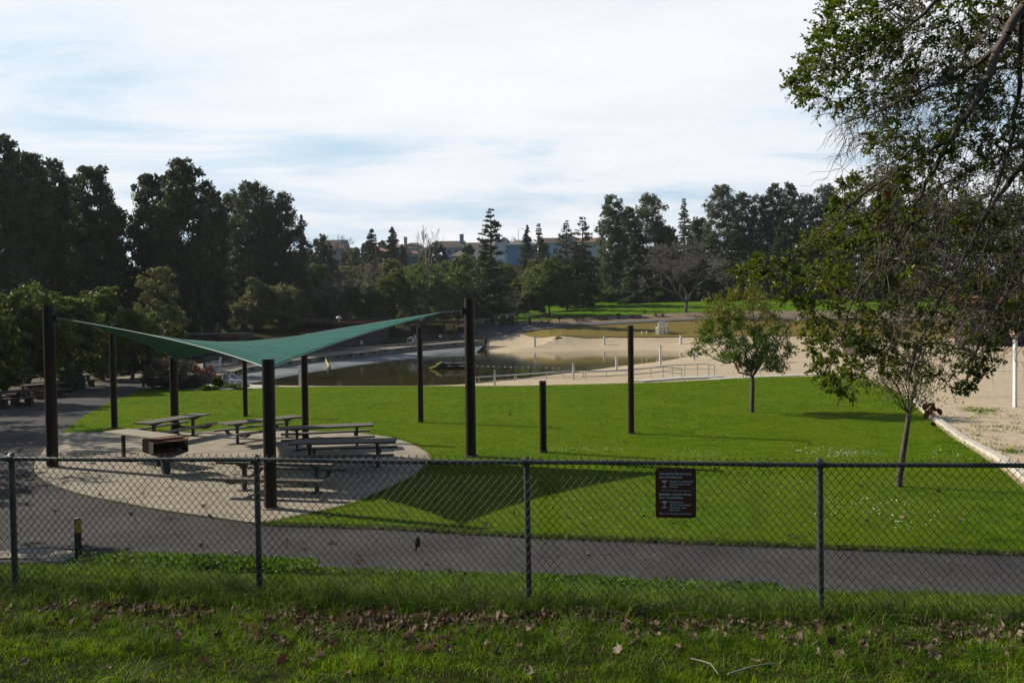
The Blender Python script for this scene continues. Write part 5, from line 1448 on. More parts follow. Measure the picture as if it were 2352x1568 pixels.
# ---------------------------------------------------------------- the two lawn trees
b = onz(1727, 948, 0); s = b.y / F
lt = T('lawn_tree', 'leafy young tree with spreading yellow green crown standing on the far lawn', 'tree', b)
rng = np.random.default_rng(5)
def lp(u, v, dy=0): return np.array([(u - 1727) * s * (1 + dy / b.y), dy, (948 - v) * s])
sg_ = Segs()
sg_.path([lp(1727, 952), lp(1728, 915), lp(1729, 880), lp(1728, 862)], .105, .085)
fork = lp(1728, 866)
for e, dy in [((1690,700),.3),((1735,690),-.2),((1775,705),.4),((1820,735),-.3),((1640,725),-.3),((1660,780),.6),((1800,770),.7),((1600,800),.1),((1700,740),-1.3),((1755,740),1.4),((1740,800),-1.2),((1690,810),1.3)]:
    pts = limb(fork + np.array([0, 0, rng.uniform(-.1, .5)]), lp(*e, dy), rng, 6, .09, .05); sg_.path(pts, .045, .012)
    for k in range(16):
        q = np.array(pts[rng.integers(2, 6)]); d = rng.normal(size=3) + np.array([0, 0, .5]); d /= np.linalg.norm(d); L = rng.uniform(.3, .9)
        sg_.path(limb(q, q + d * L, rng, 3, .15), .009, .004)
sg_.build('trunk', BARK, lt, 6, True)
def bl(u, v, r, dy=0, rz=None): c = lp(u, v, dy); R_ = r * s; return (c[0], c[1], c[2], R_, R_, (rz or r * .8) * s)
low_b = [bl(*a) for a in [(1625,785,34,0),(1600,808,22,.3),(1660,800,40,-.8),(1700,810,42,.8),(1740,815,40,-.6),(1780,815,36,.5),(1810,800,30,0),(1690,760,44,.9),(1650,740,40,-.4),(1760,770,40,-1),(1725,835,36,.4),(1790,845,20,0),(1640,770,40,1.0),(1765,840,26,-.5),(1700,780,50,-1.2)]]
P = crown_pts(low_b, 15000, rng, 20, .30, .35); V, Fc = leafquads(P, .115, .045, rng, up=.3, droop=.5)
L_LAWNT = leafmat('lawn tree leaves', [(0.069, 0.131, 0.018), (0.100, 0.175, 0.022), (0.150, 0.206, 0.027), (0.081, 0.138, 0.022)], .4, .45, (1, 1, .4), clump=.9)
npmesh('lower_crown', V, Fc, L_LAWNT, lt)
up_b = [bl(*a) for a in [(1640,700,34,0),(1680,690,36,.6),(1715,680,34,-.5),(1750,690,34,.5),(1660,730,38,-.7),(1700,720,38,.9),(1740,720,34,-.8),(1780,735,26,0),(1620,735,26,.2),(1690,672,22,0)]]
P = crown_pts(up_b, 6000, rng, 14, .4, .3); V, Fc = leafquads(P, .11, .05, rng, up=.3, droop=.3)
L_YEL = leafmat('autumn yellow leaves', [(0.125, 0.163, 0.015), (0.175, 0.200, 0.018), (0.225, 0.213, 0.020), (0.213, 0.163, 0.019), (0.112, 0.163, 0.015)], .35, .5, (1, 1, .35), clump=.9)
npmesh('upper_crown', V, Fc, L_YEL, lt)

b = onz(2065, 1120, 0); s2 = b.y / F
st_ = T('lawn_tree', 'thin leaning sapling with forked trunk and sparse leaves at the right of the lawn', 'tree', b)
def lq(u, v, dy=0): return np.array([(u - 2065) * s2, dy, (1120 - v) * s2])
rng = np.random.default_rng(9); sg_ = Segs()
sg_.path([lq(2064, 1128), lq(2066, 1095), lq(2074, 1040), lq(2082, 990), lq(2088, 945)], .085, .055)
f0 = lq(2087, 948)
ends = []
for e, dy, r in [((2060,868),.2,.032),((2030,800),.3,.02),((2098,850),-.2,.036),((2104,780),-.3,.022),((2128,850),.3,.026),((2160,800),.2,.015),((2000,860),-.4,.014),((2010,820),.5,.014),((2150,870),-.4,.014),((2090,740),.1,.015)]:
    pts = limb(f0, lq(*e, dy), rng, 5, .06); sg_.path(pts, r, .006); ends.append(pts)
    for k in range(12):
        q = np.array(pts[rng.integers(2, 6)]); d = rng.normal(size=3); d /= np.linalg.norm(d); L = rng.uniform(.2, .6)
        sg_.path(limb(q, q + d * L, rng, 3, .15), .005, .002)
sg_.build('trunk', BARK, st_, 6, True)
P = np.array(sg_.b); P = P[(P[:, 2] > 2.0)]; P = P[rng.integers(0, len(P), 2600)] + rng.normal(size=(2600, 3)) * .13
V, Fc = leafquads(P, .075, .032, rng, up=.3, droop=.5)
npmesh('crown', V, Fc, L_YELG, st_)

# ---------------------------------------------------------------- grass blades
def blades(name, X, Y, Z, hgt, wid, lean, mat, label, rng, onetri=False):
    N = len(X); B = np.stack([X, Y, Z], 1); a = rng.uniform(0, 2 * PI, N)
    wv = np.stack([np.cos(a), np.sin(a), np.zeros(N)], 1) * (wid * rng.uniform(.6, 1.3, N))[:, None] * .5
    hh = hgt * rng.uniform(.5, 1.25, N); la = rng.uniform(0, 2 * PI, N); lm = lean * rng.uniform(.2, 1.5, N) * hh
    ld = np.stack([np.cos(la) * lm, np.sin(la) * lm, np.zeros(N)], 1)
    up = np.stack([np.zeros(N), np.zeros(N), hh], 1)
    if onetri:
        V = np.stack([B - wv, B + wv, B + up * (1 - .15 * lean) + ld], 1).reshape(-1, 3)
        Fc = np.arange(3 * N).reshape(N, 3)
    else:
        mid = B + up * .58 + ld * .35; tip = B + up * (1 - .25 * lean) + ld
        V = np.stack([B - wv, B + wv, mid + wv * .75, mid - wv * .75, tip], 1).reshape(-1, 3)
        bs = (np.arange(N) * 5)[:, None]
        Fc = np.concatenate([bs + np.array([[0, 1, 2]]), bs + np.array([[0, 2, 3]]), bs + np.array([[3, 2, 4]])])
    o = npmesh(name, V, Fc, mat); tag(o, label, None, None, 'stuff'); return o
G1 = leafmat('grass blades', [(.04, .10, .003), (.075, .16, .004), (.12, .22, .006), (.18, .25, .010), (.05, .13, .004)], .42, .6, (1.45, 1.4, .35), .12, clump=5.0, con=1.9)
G2 = leafmat('lawn blades', [(.060, .135, .002), (.090, .180, .003), (.135, .22, .004), (.070, .15, .003)], .42, .6, (1.45, 1.4, .35), .02, clump=1.6, con=1.5, patch=(.22, (.19, .22, .006), .6))
G3 = leafmat('long grass blades', [(.035, .095, .006), (.06, .14, .008), (.09, .18, .012), (.12, .20, .014), (.05, .11, .008), (.22, .19, .09)], .38, .6, (1.4, 1.35, .4), .12, clump=5.0, con=1.7)
rng = np.random.default_rng(21)
def scat(n, y0, y1, marg=1.5, pw=1.0):
    Y = y0 + (y1 - y0) * rng.random(n * 2) ** pw; X = rng.uniform(-1, 1, n * 2) * (y1 * .66 + marg)
    m_ = np.abs(X) < Y * .66 + marg; return X[m_][:n], Y[m_][:n]
# short turf in front
X, Y = scat(150000, 2.6, 6.6, 1.0)
dens_ = .5 + .5 * np.sin(X * 2.1 + Y * 3.3) * np.sin(Y * 4.1 - X * 1.7) + rng.normal(size=len(X)) * .35
dirt = np.exp(-((Y - (yfence(X) - .55 + .25 * np.sin(X * 1.9))) / .42) ** 2)          # litter strip stays thin
keep = (dens_ > .12) & (rng.random(len(X)) > dirt * .85)
X, Y = X[keep], Y[keep]
blades('turf_grass', X, Y, h(X, Y) - .005, .032 + .05 * np.clip(np.sin(X * 2.3 + Y * 2.2) * np.sin(X * 1.1 - Y * 3.7), 0, 1), .0045, .9, G1, 'short green turf covering the foreground bank', rng)
# long tufts along the fence and on the bank
CX = rng.uniform(-6.2, 6.2, 520); CY = yfence(CX) + rng.normal(.12, .28, 520)
sel = rng.random(520) < .9
fx_, fy_ = [], []
for i in range(800):
    x_ = rng.uniform(-5, 5); fx_.append(x_); fy_.append(yfence(x_) - abs(rng.normal(.9, .8)) - .15 - (.5 if x_ > .8 else 0) * rng.random())
CX = np.concatenate([CX, fx_]); CY = np.concatenate([CY, fy_])
tx, ty, th = [], [], []
for x_, y_ in zip(CX, CY):
    k = rng.integers(25, 80); R_ = rng.uniform(.04, .13); tx.append(x_ + rng.normal(size=k) * R_); ty.append(y_ + rng.normal(size=k) * R_)
    th.append(np.full(k, rng.uniform(.13, .25) if abs(y_ - yfence(x_)) < .55 else rng.uniform(.05, .13)))
tx, ty, th = map(np.concatenate, (tx, ty, th))
blades('long_grass', tx, ty, h(tx, ty) - .01, th, .0055, 1.05, G3, 'long grass tufts growing along the foot of the fence', rng)
# bank beyond the fence
X = rng.uniform(-10, 9.5, 190000); t_ = rng.random(190000); Y = yfence(X) + .1 + (ypath(X) - .05 - yfence(X) + .25 * np.sin(X * 2.3) + .12 * np.sin(X * 7.1)) * t_
m_ = (np.abs(X) < Y * .66 + 1); X, Y = X[m_], Y[m_]
hh = .07 + .05 * np.clip(np.sin(X * 1.1 + 2) + np.sin(Y * 1.7), 0, 2)
blades('bank_grass', X, Y, h(X, Y) - .005, hh, .008, .8, G1, 'rough green grass on the bank between fence and path', rng)
# broadleaf weeds on the bank edge
wx_ = np.concatenate([rng.normal(-4.9, .9, 900), rng.uniform(-7, 4, 900), rng.normal(1.0, .6, 400)]); 
wy_ = ypath(wx_) - .1 - np.abs(rng.normal(.35, .45, len(wx_)))
C = np.stack([wx_, wy_, h(wx_, wy_)], 1); C = np.repeat(C, 7, 0) + rng.normal(size=(len(C) * 7, 3)) * np.array([.09, .09, .0]); C[:, 2] += rng.uniform(.02, .24, len(C)) * np.where(C[:, 0] < -3.2, 1.2, .7)
V, Fc = leafquads(C, .075, .045, rng, up=1.5)
o = npmesh('bank_weeds', V, Fc, L_BRT); tag(o, 'bright leafy weeds along the near edge of the path', None, None, 'stuff')
# lawn blades
n_ = 620000
Y = 13.5 + 48 * rng.random(n_) ** 1.7; X = rng.uniform(-1, 1, n_) * (Y * .66 + 1.5)
m_ = inpoly(X, Y, LAWN); X, Y = X[m_], Y[m_]
blades('lawn_grass', X, Y, np.full(len(X), .028), .050, .010 + .0006 * (Y - 14), .7, G2, 'mown green grass of the lawn', rng, True)
# ragged rim of the lawn beside path and pad
def rim(P, n, w_, hgt, name, label, mat, zb=.02):
    P = [np.array(p) for p in P]; L = np.array([np.linalg.norm(P[i + 1] - P[i]) for i in range(len(P) - 1)]); k = rng.choice(len(L), n, p=L / L.sum()); t_ = rng.random(n)
    A = np.array([P[i] for i in k]); B = np.array([P[i + 1] for i in k]); q = A + (B - A) * t_[:, None] + rng.normal(size=(n, 2)) * w_
    blades(name, q[:, 0], q[:, 1], np.full(n, zb), hgt, .011, .9, mat, label, rng)
rim([(p.x, p.y) for p in P_far], 16000, .07, .07, 'lawn_edge_grass', 'ragged straw and green grass edge of the lawn beside the path', G3)
rim(padR[:12], 9000, .05, .06, 'pad_edge_grass', 'ragged grass edge of the lawn round the concrete pad', G2)
rim(lawn_right, 6000, .25, .05, 'kerb_edge_grass', 'patchy grass beside the right hand kerb', G2, .03)
rim(Z0(PAD_NEAR), 3500, .03, .035, 'joint_grass', 'thin yellowish grass in the joint between asphalt and concrete pad', G3, .0)
# daisies
dc = []
for u, v, ru, rv, n_ in [(1310,1036,40,5,60),(1400,1035,60,6,60),(1600,1047,80,8,90),(1900,1042,90,10,200),(1960,1045,60,8,120),(2000,1168,90,28,150),(2100,1200,90,22,60),(1780,1110,60,20,50),(1130,1000,60,8,20),(1250,1160,80,20,25),(1500,1170,90,20,25),(1340,1098,40,8,20),(2180,1050,60,10,50)]:
    for _ in range(n_):
        p_ = onz(u + rng.normal() * ru * .6, v + rng.normal() * rv * .6, 0)
        if inpoly(np.array([p_.x]), np.array([p_.y]), LAWN)[0]: dc.append((p_.x, p_.y, .075))
V, Fc = leafquads(np.array(dc), .03, .03, rng, up=6)
o = npmesh('daisies', V, Fc, M2('daisy white', (.62, .62, .58), (.75, .75, .7), 3, .7, 0)); tag(o, 'tiny white daisies scattered in patches over the lawn', None, None, 'stuff')

# ---------------------------------------------------------------- fallen plane leaves
def plane_leaf(seed, curl=.5):
    r_ = random.Random(seed)
    ang = [-75, -52, -30, -8, 15, 38, 60, 76, 90, 104, 120, 142, 165, 188, 210, 232, 255]
    rad_ = [.22, .52, .42, .78, .52, .90, .60, .72, 1.0, .70, .58, .86, .54, .76, .42, .50, .22]
    n = len(ang); V = [(0, 0, 0)]
    for k in (.5, 1.0):
        for a, r in zip(ang, rad_):
            rr2 = (.30 + .25 * r if k == .5 else r) * (1 + r_.uniform(-.08, .08)); x, y = rr2 * math.cos(rad(a)), rr2 * math.sin(rad(a))
            z = curl * (.35 * (x * x) * r_.uniform(.5, 1.4) + .30 * max(0, y) ** 2 * r_.uniform(.2, 1.3) + .12 * math.sin(5 * x + seed) * math.cos(4 * y + seed))
            V.append((x * (1 - curl * .25 * abs(x)), y, z))
    Fc = []
    for i in range(n - 1):
        Fc += [(0, 1 + i, 2 + i), (1 + i, 1 + n + i, 2 + n + i), (1 + i, 2 + n + i, 2 + i)]
    Fc.append((0, n, 1))
    b0 = len(V); V += [(-.012, -.05, 0), (.012, -.05, 0), (.01, -.55, .12), (-.01, -.55, .12)]; Fc += [(b0, b0 + 1, b0 + 2), (b0, b0 + 2, b0 + 3)]
    return np.array(V), np.array(Fc)
def deadmat(name, cols, spots=True):
    m, nt = newmat(name); v = pos(nt, True); g = nt.nodes.new('ShaderNodeNewGeometry')
    oi = nt.nodes.new('ShaderNodeObjectInfo'); r = mth(nt, 'FRACT', mth(nt, 'ADD', g.outputs['Random Per Island'], oi.outputs['Random']))
    c = ramp(nt, r, [(i / (len(cols) - 1), q) for i, q in enumerate(cols)])
    f = noise(nt, v, 12, 4); k = ramp(nt, f, [(.3, (.65, .6, .55)), (.7, (1.2, 1.2, 1.2))])
    c = mixc(nt, 1.0, c, k, 'MULTIPLY'); finish(nt, c, .75, f, .3, .005, transl=(.22, (1, .85, .6)), spec=.2); return m
M_DEAD = deadmat('dry plane leaf', [(.06, .038, .026), (.13, .092, .066), (.24, .185, .14), (.09, .048, .032), (.34, .28, .22), (.07, .05, .038)])
LV = [plane_leaf(i, 1.1 + .6 * (i % 3)) for i in range(6)]
def euler_m(a, b, c): return np.array(Euler((a, b, c)).to_matrix())
# litter drifts along the fence: more than can be counted
n_ = 7500; VV, FF = [], []; off = 0
lx = rng.uniform(-5.6, 5.6, n_); ly = yfence(lx) - .55 + .25 * np.sin(lx * 1.9) + rng.normal(size=n_) * (.26 + .30 * rng.random(n_))
dens_l = .5 + .5 * np.sin(lx * 1.15 + 2.6) 
keep = rng.random(n_) < (.42 + .58 * dens_l) * (.35 + .65 * (np.sin(lx * 5.3) * np.sin(lx * 2.9 + ly * 4) > -.25)); lx, ly = lx[keep], ly[keep]
lz = h(lx, ly)
for x_, y_, z_ in zip(lx, ly, lz):
    V0, F0 = LV[rng.integers(0, 6)]; s_ = rng.uniform(.022, .066)
    Rm = euler_m(rng.normal() * .8, rng.normal() * .8, rng.uniform(0, 6.28))
    VV.append(V0 @ Rm.T * s_ + np.array([x_, y_, z_ + rng.uniform(.0, .055)])); FF.append(F0 + off); off += len(V0)
o = npmesh('leaf_litter', np.concatenate(VV), np.concatenate(FF), M_DEAD); tag(o, 'drift of dry brown plane leaves lying along the foot of the fence', None, None, 'stuff')
meshes = []
for V0, F0 in LV:
    o = npmesh('fallen_leaf', V0, F0, M_DEAD); meshes.append(o.data); bpy.data.objects.remove(o)
def leaf_obj(p, s_, label, group, tilt=.35, lift=.015):
    o = bpy.data.objects.new('fallen_leaf', meshes[rng.integers(0, 6)]); COL.objects.link(o)
    o.location = (p[0], p[1], p[2] + lift); o.scale = (s_,) * 3; o.rotation_euler = (rng.normal() * tilt, rng.normal() * tilt, rng.uniform(0, 6.28))
    tag(o, label, 'leaf', group)
for u, v in [(230,1142),(145,1112),(300,1185),(310,1200),(215,1068),(390,1192),(465,1255),(540,1268),(655,1246),(765,1247),(822,1277),(830,1293),(978,1299),(1345,1273),(1885,1215),(700,1262),(290,1268),(40,1100),(60,1160),(130,1175)]:
    p = onz(u, v, 0)
    pd = inpoly(np.array([p.x]), np.array([p.y]), pad)[0]
    leaf_obj((p.x, p.y, PADZ if pd else .01), rng.uniform(.08, .125), 'dry curled plane leaf lying on the ' + ('concrete pad' if pd else 'dark asphalt path'), 'leaves on the ' + ('pad' if pd else 'path'))
for u, v in [(395,1103),(440,1062),(487,1068),(515,1063),(405,1028),(560,1019),(330,1135),(470,1165),(392,1120),(700,1020),(620,1085),(480,1185),(855,1140),(640,1120),(860,1098),(815,1140),(350,1075),(540,1090)]:
    p = onz(u, v, PADZ); leaf_obj((p.x, p.y, PADZ), rng.uniform(.08, .12), 'dry curled plane leaf lying on the concrete pad', 'leaves on the pad')
for u, v in [(1015,1190),(1100,1200),(920,1175),(890,1160),(1000,1150),(1060,1115),(1180,1180),(1110,1085),(1240,1110),(1435,1017),(1170,955),(1155,968),(1640,1080),(1420,1060),(1300,1190),(1260,1140),(1120,1210),(1340,1205),(1860,1020),(1640,1235),(1815,1236),(1835,1238),(1980,1120),(2150,1130),(2205,1195),(1990,1200),(2070,1190),(900,975),(1010,970),(960,1000),(1380,975),(1480,1190),(1540,1200),(700,1190),(750,1188),(1450,1150),(1560,1060)]:
    p = onz(u, v, .03)
    if inpoly(np.array([p.x]), np.array([p.y]), LAWN)[0]: leaf_obj((p.x, p.y, .05), rng.uniform(.08, .12), 'dry curled plane leaf lying in the mown lawn grass', 'leaves on the lawn')
for u, v in [(440,1490),(590,1475),(465,1530),(110,1500),(60,1530),(700,1540),(790,1535),(880,1545),(1115,1490),(1030,1478),(1220,1560),(1460,1480),(1590,1470),(1690,1460),(2050,1490),(2200,1520),(2080,1545),(1830,1490),(1740,1530),(300,1500),(250,1545),(530,1530),(1300,1500),(1560,1500),(2290,1500),(1950,1440),(2120,1440),(30,1445),(330,1450),(610,1450)]:
    p = G(u, v); leaf_obj(p, rng.uniform(.035, .068), 'dry curled plane leaf in the short grass in front of the fence', 'leaves in the foreground grass', .5, .035)
p = at(2242, 1335, fence_pt(2242)[1] - .03)
leaf_obj((p.x, p.y, p.z - .015), .045, 'small dark curled leaf caught in the fence wire at the right', None, .9)
# twigs lying in the grass at the lower right
for pts, lab in [([(1672,1566),(1726,1549),(1765,1541),(1786,1541)], 'long pale bent stick lying in the grass at the bottom right'), ([(1584,1528),(1610,1534),(1632,1541),(1650,1566)], 'thin dark forked stick lying in the grass at the lower right')]:
    Q = [G(u + 260, v - 6) if False else G(u, v) for u, v in pts]
    o_ = Q[0].copy(); mb = MB(); mb.tube([q - o_ + Vector((0, 0, .045)) for q in Q], [.0045, .004, .003, .002], 6)
    o = mb.build('fallen_stick', TWIGW if 'pale' in lab else TWIG, None, True, o_); tag(o, lab, 'stick')
# weeds and yellow flowers on the court sand
wc = [onz(2248 + rng.normal() * 26, 943 + rng.normal() * 4, 0) for _ in range(50)] + [onz(rng.uniform(2150, 2352), rng.uniform(950, 1040), 0) for _ in range(90)] + [onz(2330 + rng.normal() * 20, 1038 + rng.normal() * 4, 0) for _ in range(16)]
C = np.array([(q.x, q.y, .02) for q in wc]); C = np.repeat(C, 16, 0) + rng.normal(size=(len(C) * 16, 3)) * np.array([.13, .13, .03]); C[:, 2] = np.abs(C[:, 2]) + .01
V, Fc = leafquads(C, .07, .03, rng, up=1.0); o = npmesh('court_weeds', V, Fc, L_BRT); tag(o, 'low green weeds growing out of the sand court', None, None, 'stuff')
C2 = C[::9] + np.array([0, 0, .09]); V, Fc = leafquads(C2, .045, .04, rng, up=2); o = npmesh('court_flowers', V, Fc, M2('yellow petals', (.6, .5, .03), (.7, .6, .05), 3, .6, 0)); tag(o, 'tiny yellow flowers on the sand court weeds', None, None, 'stuff')

# small flecks of leaf and straw blown over the asphalt
rng = np.random.default_rng(88); n_ = 1500
fx = rng.uniform(-12, 10, n_); fy = ypath(fx) + .1 + rng.random(n_) ** .8 * 3.2; m_ = inpoly(fx, fy, pathP); fx, fy = fx[m_], fy[m_]
V, Fc = leafquads(np.stack([fx, fy, np.full(len(fx), .012)], 1), .035, .018, rng, up=5)
o = npmesh('leaf_flecks', V, Fc, M_DEAD); tag(o, 'small flecks of dry leaf and straw blown over the asphalt path', None, None, 'stuff')
e_ = np.array([(p.x, p.y) for p in P_far[1:-1]]); k = rng.integers(0, len(e_) - 1, 2600); t_ = rng.random(2600)[:, None]; q = e_[k] * (1 - t_) + e_[k + 1] * t_ + rng.normal(size=(2600, 2)) * np.array([.05, .07])
V, Fc = leafquads(np.concatenate([q, np.full((2600, 1), .03) + rng.random((2600, 1)) * .02], 1), .05, .03, rng, up=2)
o = npmesh('edge_litter', V, Fc, M_DEAD); tag(o, 'fine brown litter gathered where the lawn meets the path', None, None, 'stuff')
# ---------------------------------------------------------------- buildings by the lagoon
M_BWALL = M2('brown block wall', (.060, .050, .045), (.095, .080, .070), 2, .9, .2, .01)
M_BROOF = M2('dark roof edge', (.022, .019, .018), (.045, .038, .034), 3, .8, .1)
M_ORG = M2('rust orange fascia', (.16, .045, .022), (.24, .075, .035), 2, .7, .05)
M_ROOFT = M2('gravel roof', (.12, .11, .10), (.2, .19, .17), 3, .9, .2)
def U(u, v, D): return at(u, v, D)
# main building, corner towards the camera
cn = at(770, 796, 128); lf = at(704, 796, 130); rt = at(893, 790, 136)
gz0 = min(H(cn.x, cn.y), 1.0)
bm = T('lagoon_building', 'long brown park building with rust orange fascia behind the lagoon fence', 'building', (cn.x, cn.y, gz0 - .3))
def bquad(mb, P, z0, z1, th=None):
    mb.prism([(p.x - cn.x, p.y - cn.y) for p in P], z0, z1)
e1 = (lf - cn); e1.z = 0; e2 = (rt - cn); e2.z = 0
P_ = [cn, cn + e2, cn + e2 + e1, cn + e1]
Hb = htop(770, 128, 735, gz0 - .3)
def inset(P, k):
    c_ = sum(P, Vector()) / len(P); return [c_ + (p - c_) * (1 + k / (p - c_).length) for p in P]
mb = MB(); bquad(mb, P_, 0, Hb - 1.3); mb.build('wall', M_BWALL, bm)
mb = MB(); bquad(mb, inset(P_, -.25), Hb - 1.3, Hb - .5); mb.build('vent_band', M_BLACK, bm)
mb = MB()
for k in np.linspace(0, 1, 4): q = cn.lerp(cn + e2, k) - cn; mb.box((q.x, q.y, Hb - .9), (.3, .3, .85))
for k in np.linspace(0, 1, 3): q = cn.lerp(cn + e1, k) - cn; mb.box((q.x, q.y, Hb - .9), (.3, .3, .85))
mb.box((0, 0, Hb / 2 - .3), (.7, .7, Hb)); mb.build('pilaster', M_BROOF, bm)
mb = MB(); bquad(mb, inset(P_, 1.3), Hb - .5, Hb + .25); mb.build('roof_edge', M_BROOF, bm)
mb = MB(); d = e2.normalized(); n_ = Vector((d.y, -d.x, 0)); a_ = inset(P_, 1.3)
mb.bar(a_[0] - cn + n_ * .03 + d * .3 + Vector((0, 0, Hb - .35)), a_[1] - cn + n_ * .03 + Vector((0, 0, Hb - .35)), .08, .42); mb.build('fascia', M_ORG, bm)
mb = MB(); bquad(mb, inset(P_, 1.2), Hb + .25, Hb + .30); mb.build('roof', M_ROOFT, bm)
mb = MB(); mb.ball((0 + n_.x * 1.1, n_.y * 1.1, Hb + .35), (.45, .45, .28), 10, 6); mb.tube([(n_.x * 1.1, n_.y * 1.1, Hb - .2), (n_.x * 1.1, n_.y * 1.1, Hb + .2)], .12, 8); mb.build('floodlight', M_WHITE, bm, True)
# kiosk
c2 = at(1000, 786, 152); k2 = T('snack_kiosk', 'low brown kiosk with flat rust edged roof and posts left of the tall right pole', 'building', (c2.x, c2.y, H(c2.x, c2.y) - .2), rad(-12))
s = 152 / F; Hk = htop(1000, 152, 741, k2.location.z)
mb = MB(); mb.box((-1.5 * 1 + (-28) * s * .3, 2, Hk / 2 - .2), (62 * s, 5, Hk - .5)); mb.build('wall', M_BWALL, k2)
mb = MB(); mb.box((0, 1.6, Hk + .05), (124 * s, 8, .5)); mb.build('roof_edge', M_BROOF, k2)
mb = MB(); mb.box((6 * s, -2.43, Hk - .02), (112 * s, .06, .34)); mb.build('fascia', M_ORG, k2)
mb = MB(); mb.box((0, 1.6, Hk + .32), (120 * s, 7.6, .05)); mb.build('roof', M_ROOFT, k2)
for x_ in (2.4, 4.3): 
    mb = MB(); mb.box((x_, -1.9, Hk / 2 - .1), (.32, .32, Hk)); mb.build('roof_post', M_ORG, k2)
mb = MB(); mb.tube([(-3.2, 1, Hk + .3), (-3.2, 1, Hk + .75)], .35, 10); mb.tube([(-3.2, 1, Hk + .75), (-3.2, 1, Hk + .95), (-3.2, 1, Hk + 1.05)], [.9, .8, .2], 12); mb.build('roof_vent', M_WHITE, k2, True)
# left low building
c3 = at(480, 826, 98); k3 = T('changing_building', 'low grey building with flat roof seen under and over the left half of the sail', 'building', (c3.x, c3.y, H(c3.x, c3.y) - .3), rad(8))
s = 98 / F; Hk = htop(480, 98, 771, k3.location.z)
mb = MB(); mb.box((0, 3, Hk / 2 - .1), (135 * s, 7, Hk)); mb.build('wall', M_BWALL, k3)
mb = MB(); mb.box((0, 3, Hk + .0), (152 * s, 8.6, .42)); mb.build('roof_edge', M_BROOF, k3)
mb = MB(); mb.box((52 * s, -1.33, Hk - .02), (46 * s, .06, .34)); mb.build('fascia', M_ORG, k3)
mb = MB(); mb.box((0, 3, Hk + .23), (150 * s, 8.4, .05)); mb.build('roof', M_ROOFT, k3)
mb = MB(); mb.box((-20 * s, -.54, Hk * .55), (14 * s, .06, .5)); mb.build('window', M_WIN, k3)
# building at the far right behind the near tree
c4 = at(2300, 830, 100); k4 = T('shelter_building', 'dark shelter with red brown roof band behind the tree at the right edge', 'building', (c4.x, c4.y, H(c4.x, c4.y) - .2))
s = 100 / F; Hk = htop(2300, 100, 690, k4.location.z)
mb = MB(); mb.box((4, 3, Hk / 2), (230 * s, 7, Hk)); mb.build('wall', M_BROOF, k4)
mb = MB(); mb.box((4, 3, Hk + .2), (270 * s, 9, .9)); mb.build('roof', M2('red brown roof band', (.10, .03, .025), (.15, .05, .04)), k4)
for i in range(3):
    mb = MB(); mb.box((-3 + i * 4.5, -.56, Hk * .45), (2.6, .08, Hk * .35)); mb.build('window', M_WIN, k4)

# ---------------------------------------------------------------- dark panel fence on the deck
FB = [(468,850),(512,843),(556,836),(600,830),(640,824),(685,818),(731,812),(775,806),(819.6,800.7),(852,797.6),(885.5,794.5),(918,791.6),(950,789),(983,786.5),(1010,784.3),(1035,782.2),(1058,780.3),(1084,778.1),(1108,776)]
def deckz(p): 
    w2 = pl_dist(np.array([p[0]]), np.array([p[1]]), wall_xy)
    best = min(W_, key=lambda q: (q.x - p[0]) ** 2 + (q.y - p[1]) ** 2); return best.z
fp = []
for u, v in FB:
    z = .3
    for _ in range(6): p = onz(u, v, z + .06); z = deckz(p)
    fp.append(Vector((p.x, p.y, z + .05)))
df = T('panel_fence', 'low black fence with dark mesh panels along the back of the lagoon deck', 'fence', fp[0])
m, nt = newmat('dark windscreen mesh')
pb = nt.nodes.new('ShaderNodeBsdfPrincipled'); pb.inputs['Base Color'].default_value = (.022, .022, .024, 1); pb.inputs['Roughness'].default_value = .7
tb = nt.nodes.new('ShaderNodeBsdfTransparent'); ms = nt.nodes.new('ShaderNodeMixShader'); ms.inputs[0].default_value = .72
nt.links.new(tb.outputs[0], ms.inputs[1]); nt.links.new(pb.outputs[0], ms.inputs[2]); oo = nt.nodes.new('ShaderNodeOutputMaterial'); nt.links.new(ms.outputs[0], oo.inputs[0]); M_SCR = m
for i, p in enumerate(fp):
    q = p - fp[0]; mb = MB(); mb.tube([q - Vector((0, 0, .1)), q + Vector((0, 0, 1.22))], .045, 8); mb.build('post', M_BLACK, df)
mb = MB()
for i in range(len(fp) - 1):
    a_, b_ = fp[i] - fp[0], fp[i + 1] - fp[0]
    for z in (.12, 1.18): mb.bar(a_ + Vector((0, 0, z)), b_ + Vector((0, 0, z)), .05, .05)
mb.build('rails', M_BLACK, df)
for i in range(len(fp) - 1):
    a_, b_ = fp[i] - fp[0], fp[i + 1] - fp[0]; mb = MB()
    mb.add([a_ + Vector((0, 0, .14)), b_ + Vector((0, 0, .14)), b_ + Vector((0, 0, 1.16)), a_ + Vector((0, 0, 1.16))], [(0, 1, 2, 3)]); mb.build('panel', M_SCR, df)
# kerb under the fence
mb = MB()
for i in range(len(fp) - 1): mb.bar(fp[i] - fp[0] + Vector((0, 0, .0)), fp[i + 1] - fp[0] + Vector((0, 0, .0)), .3, .2)
mb.build('kerb', M_DECK, df)
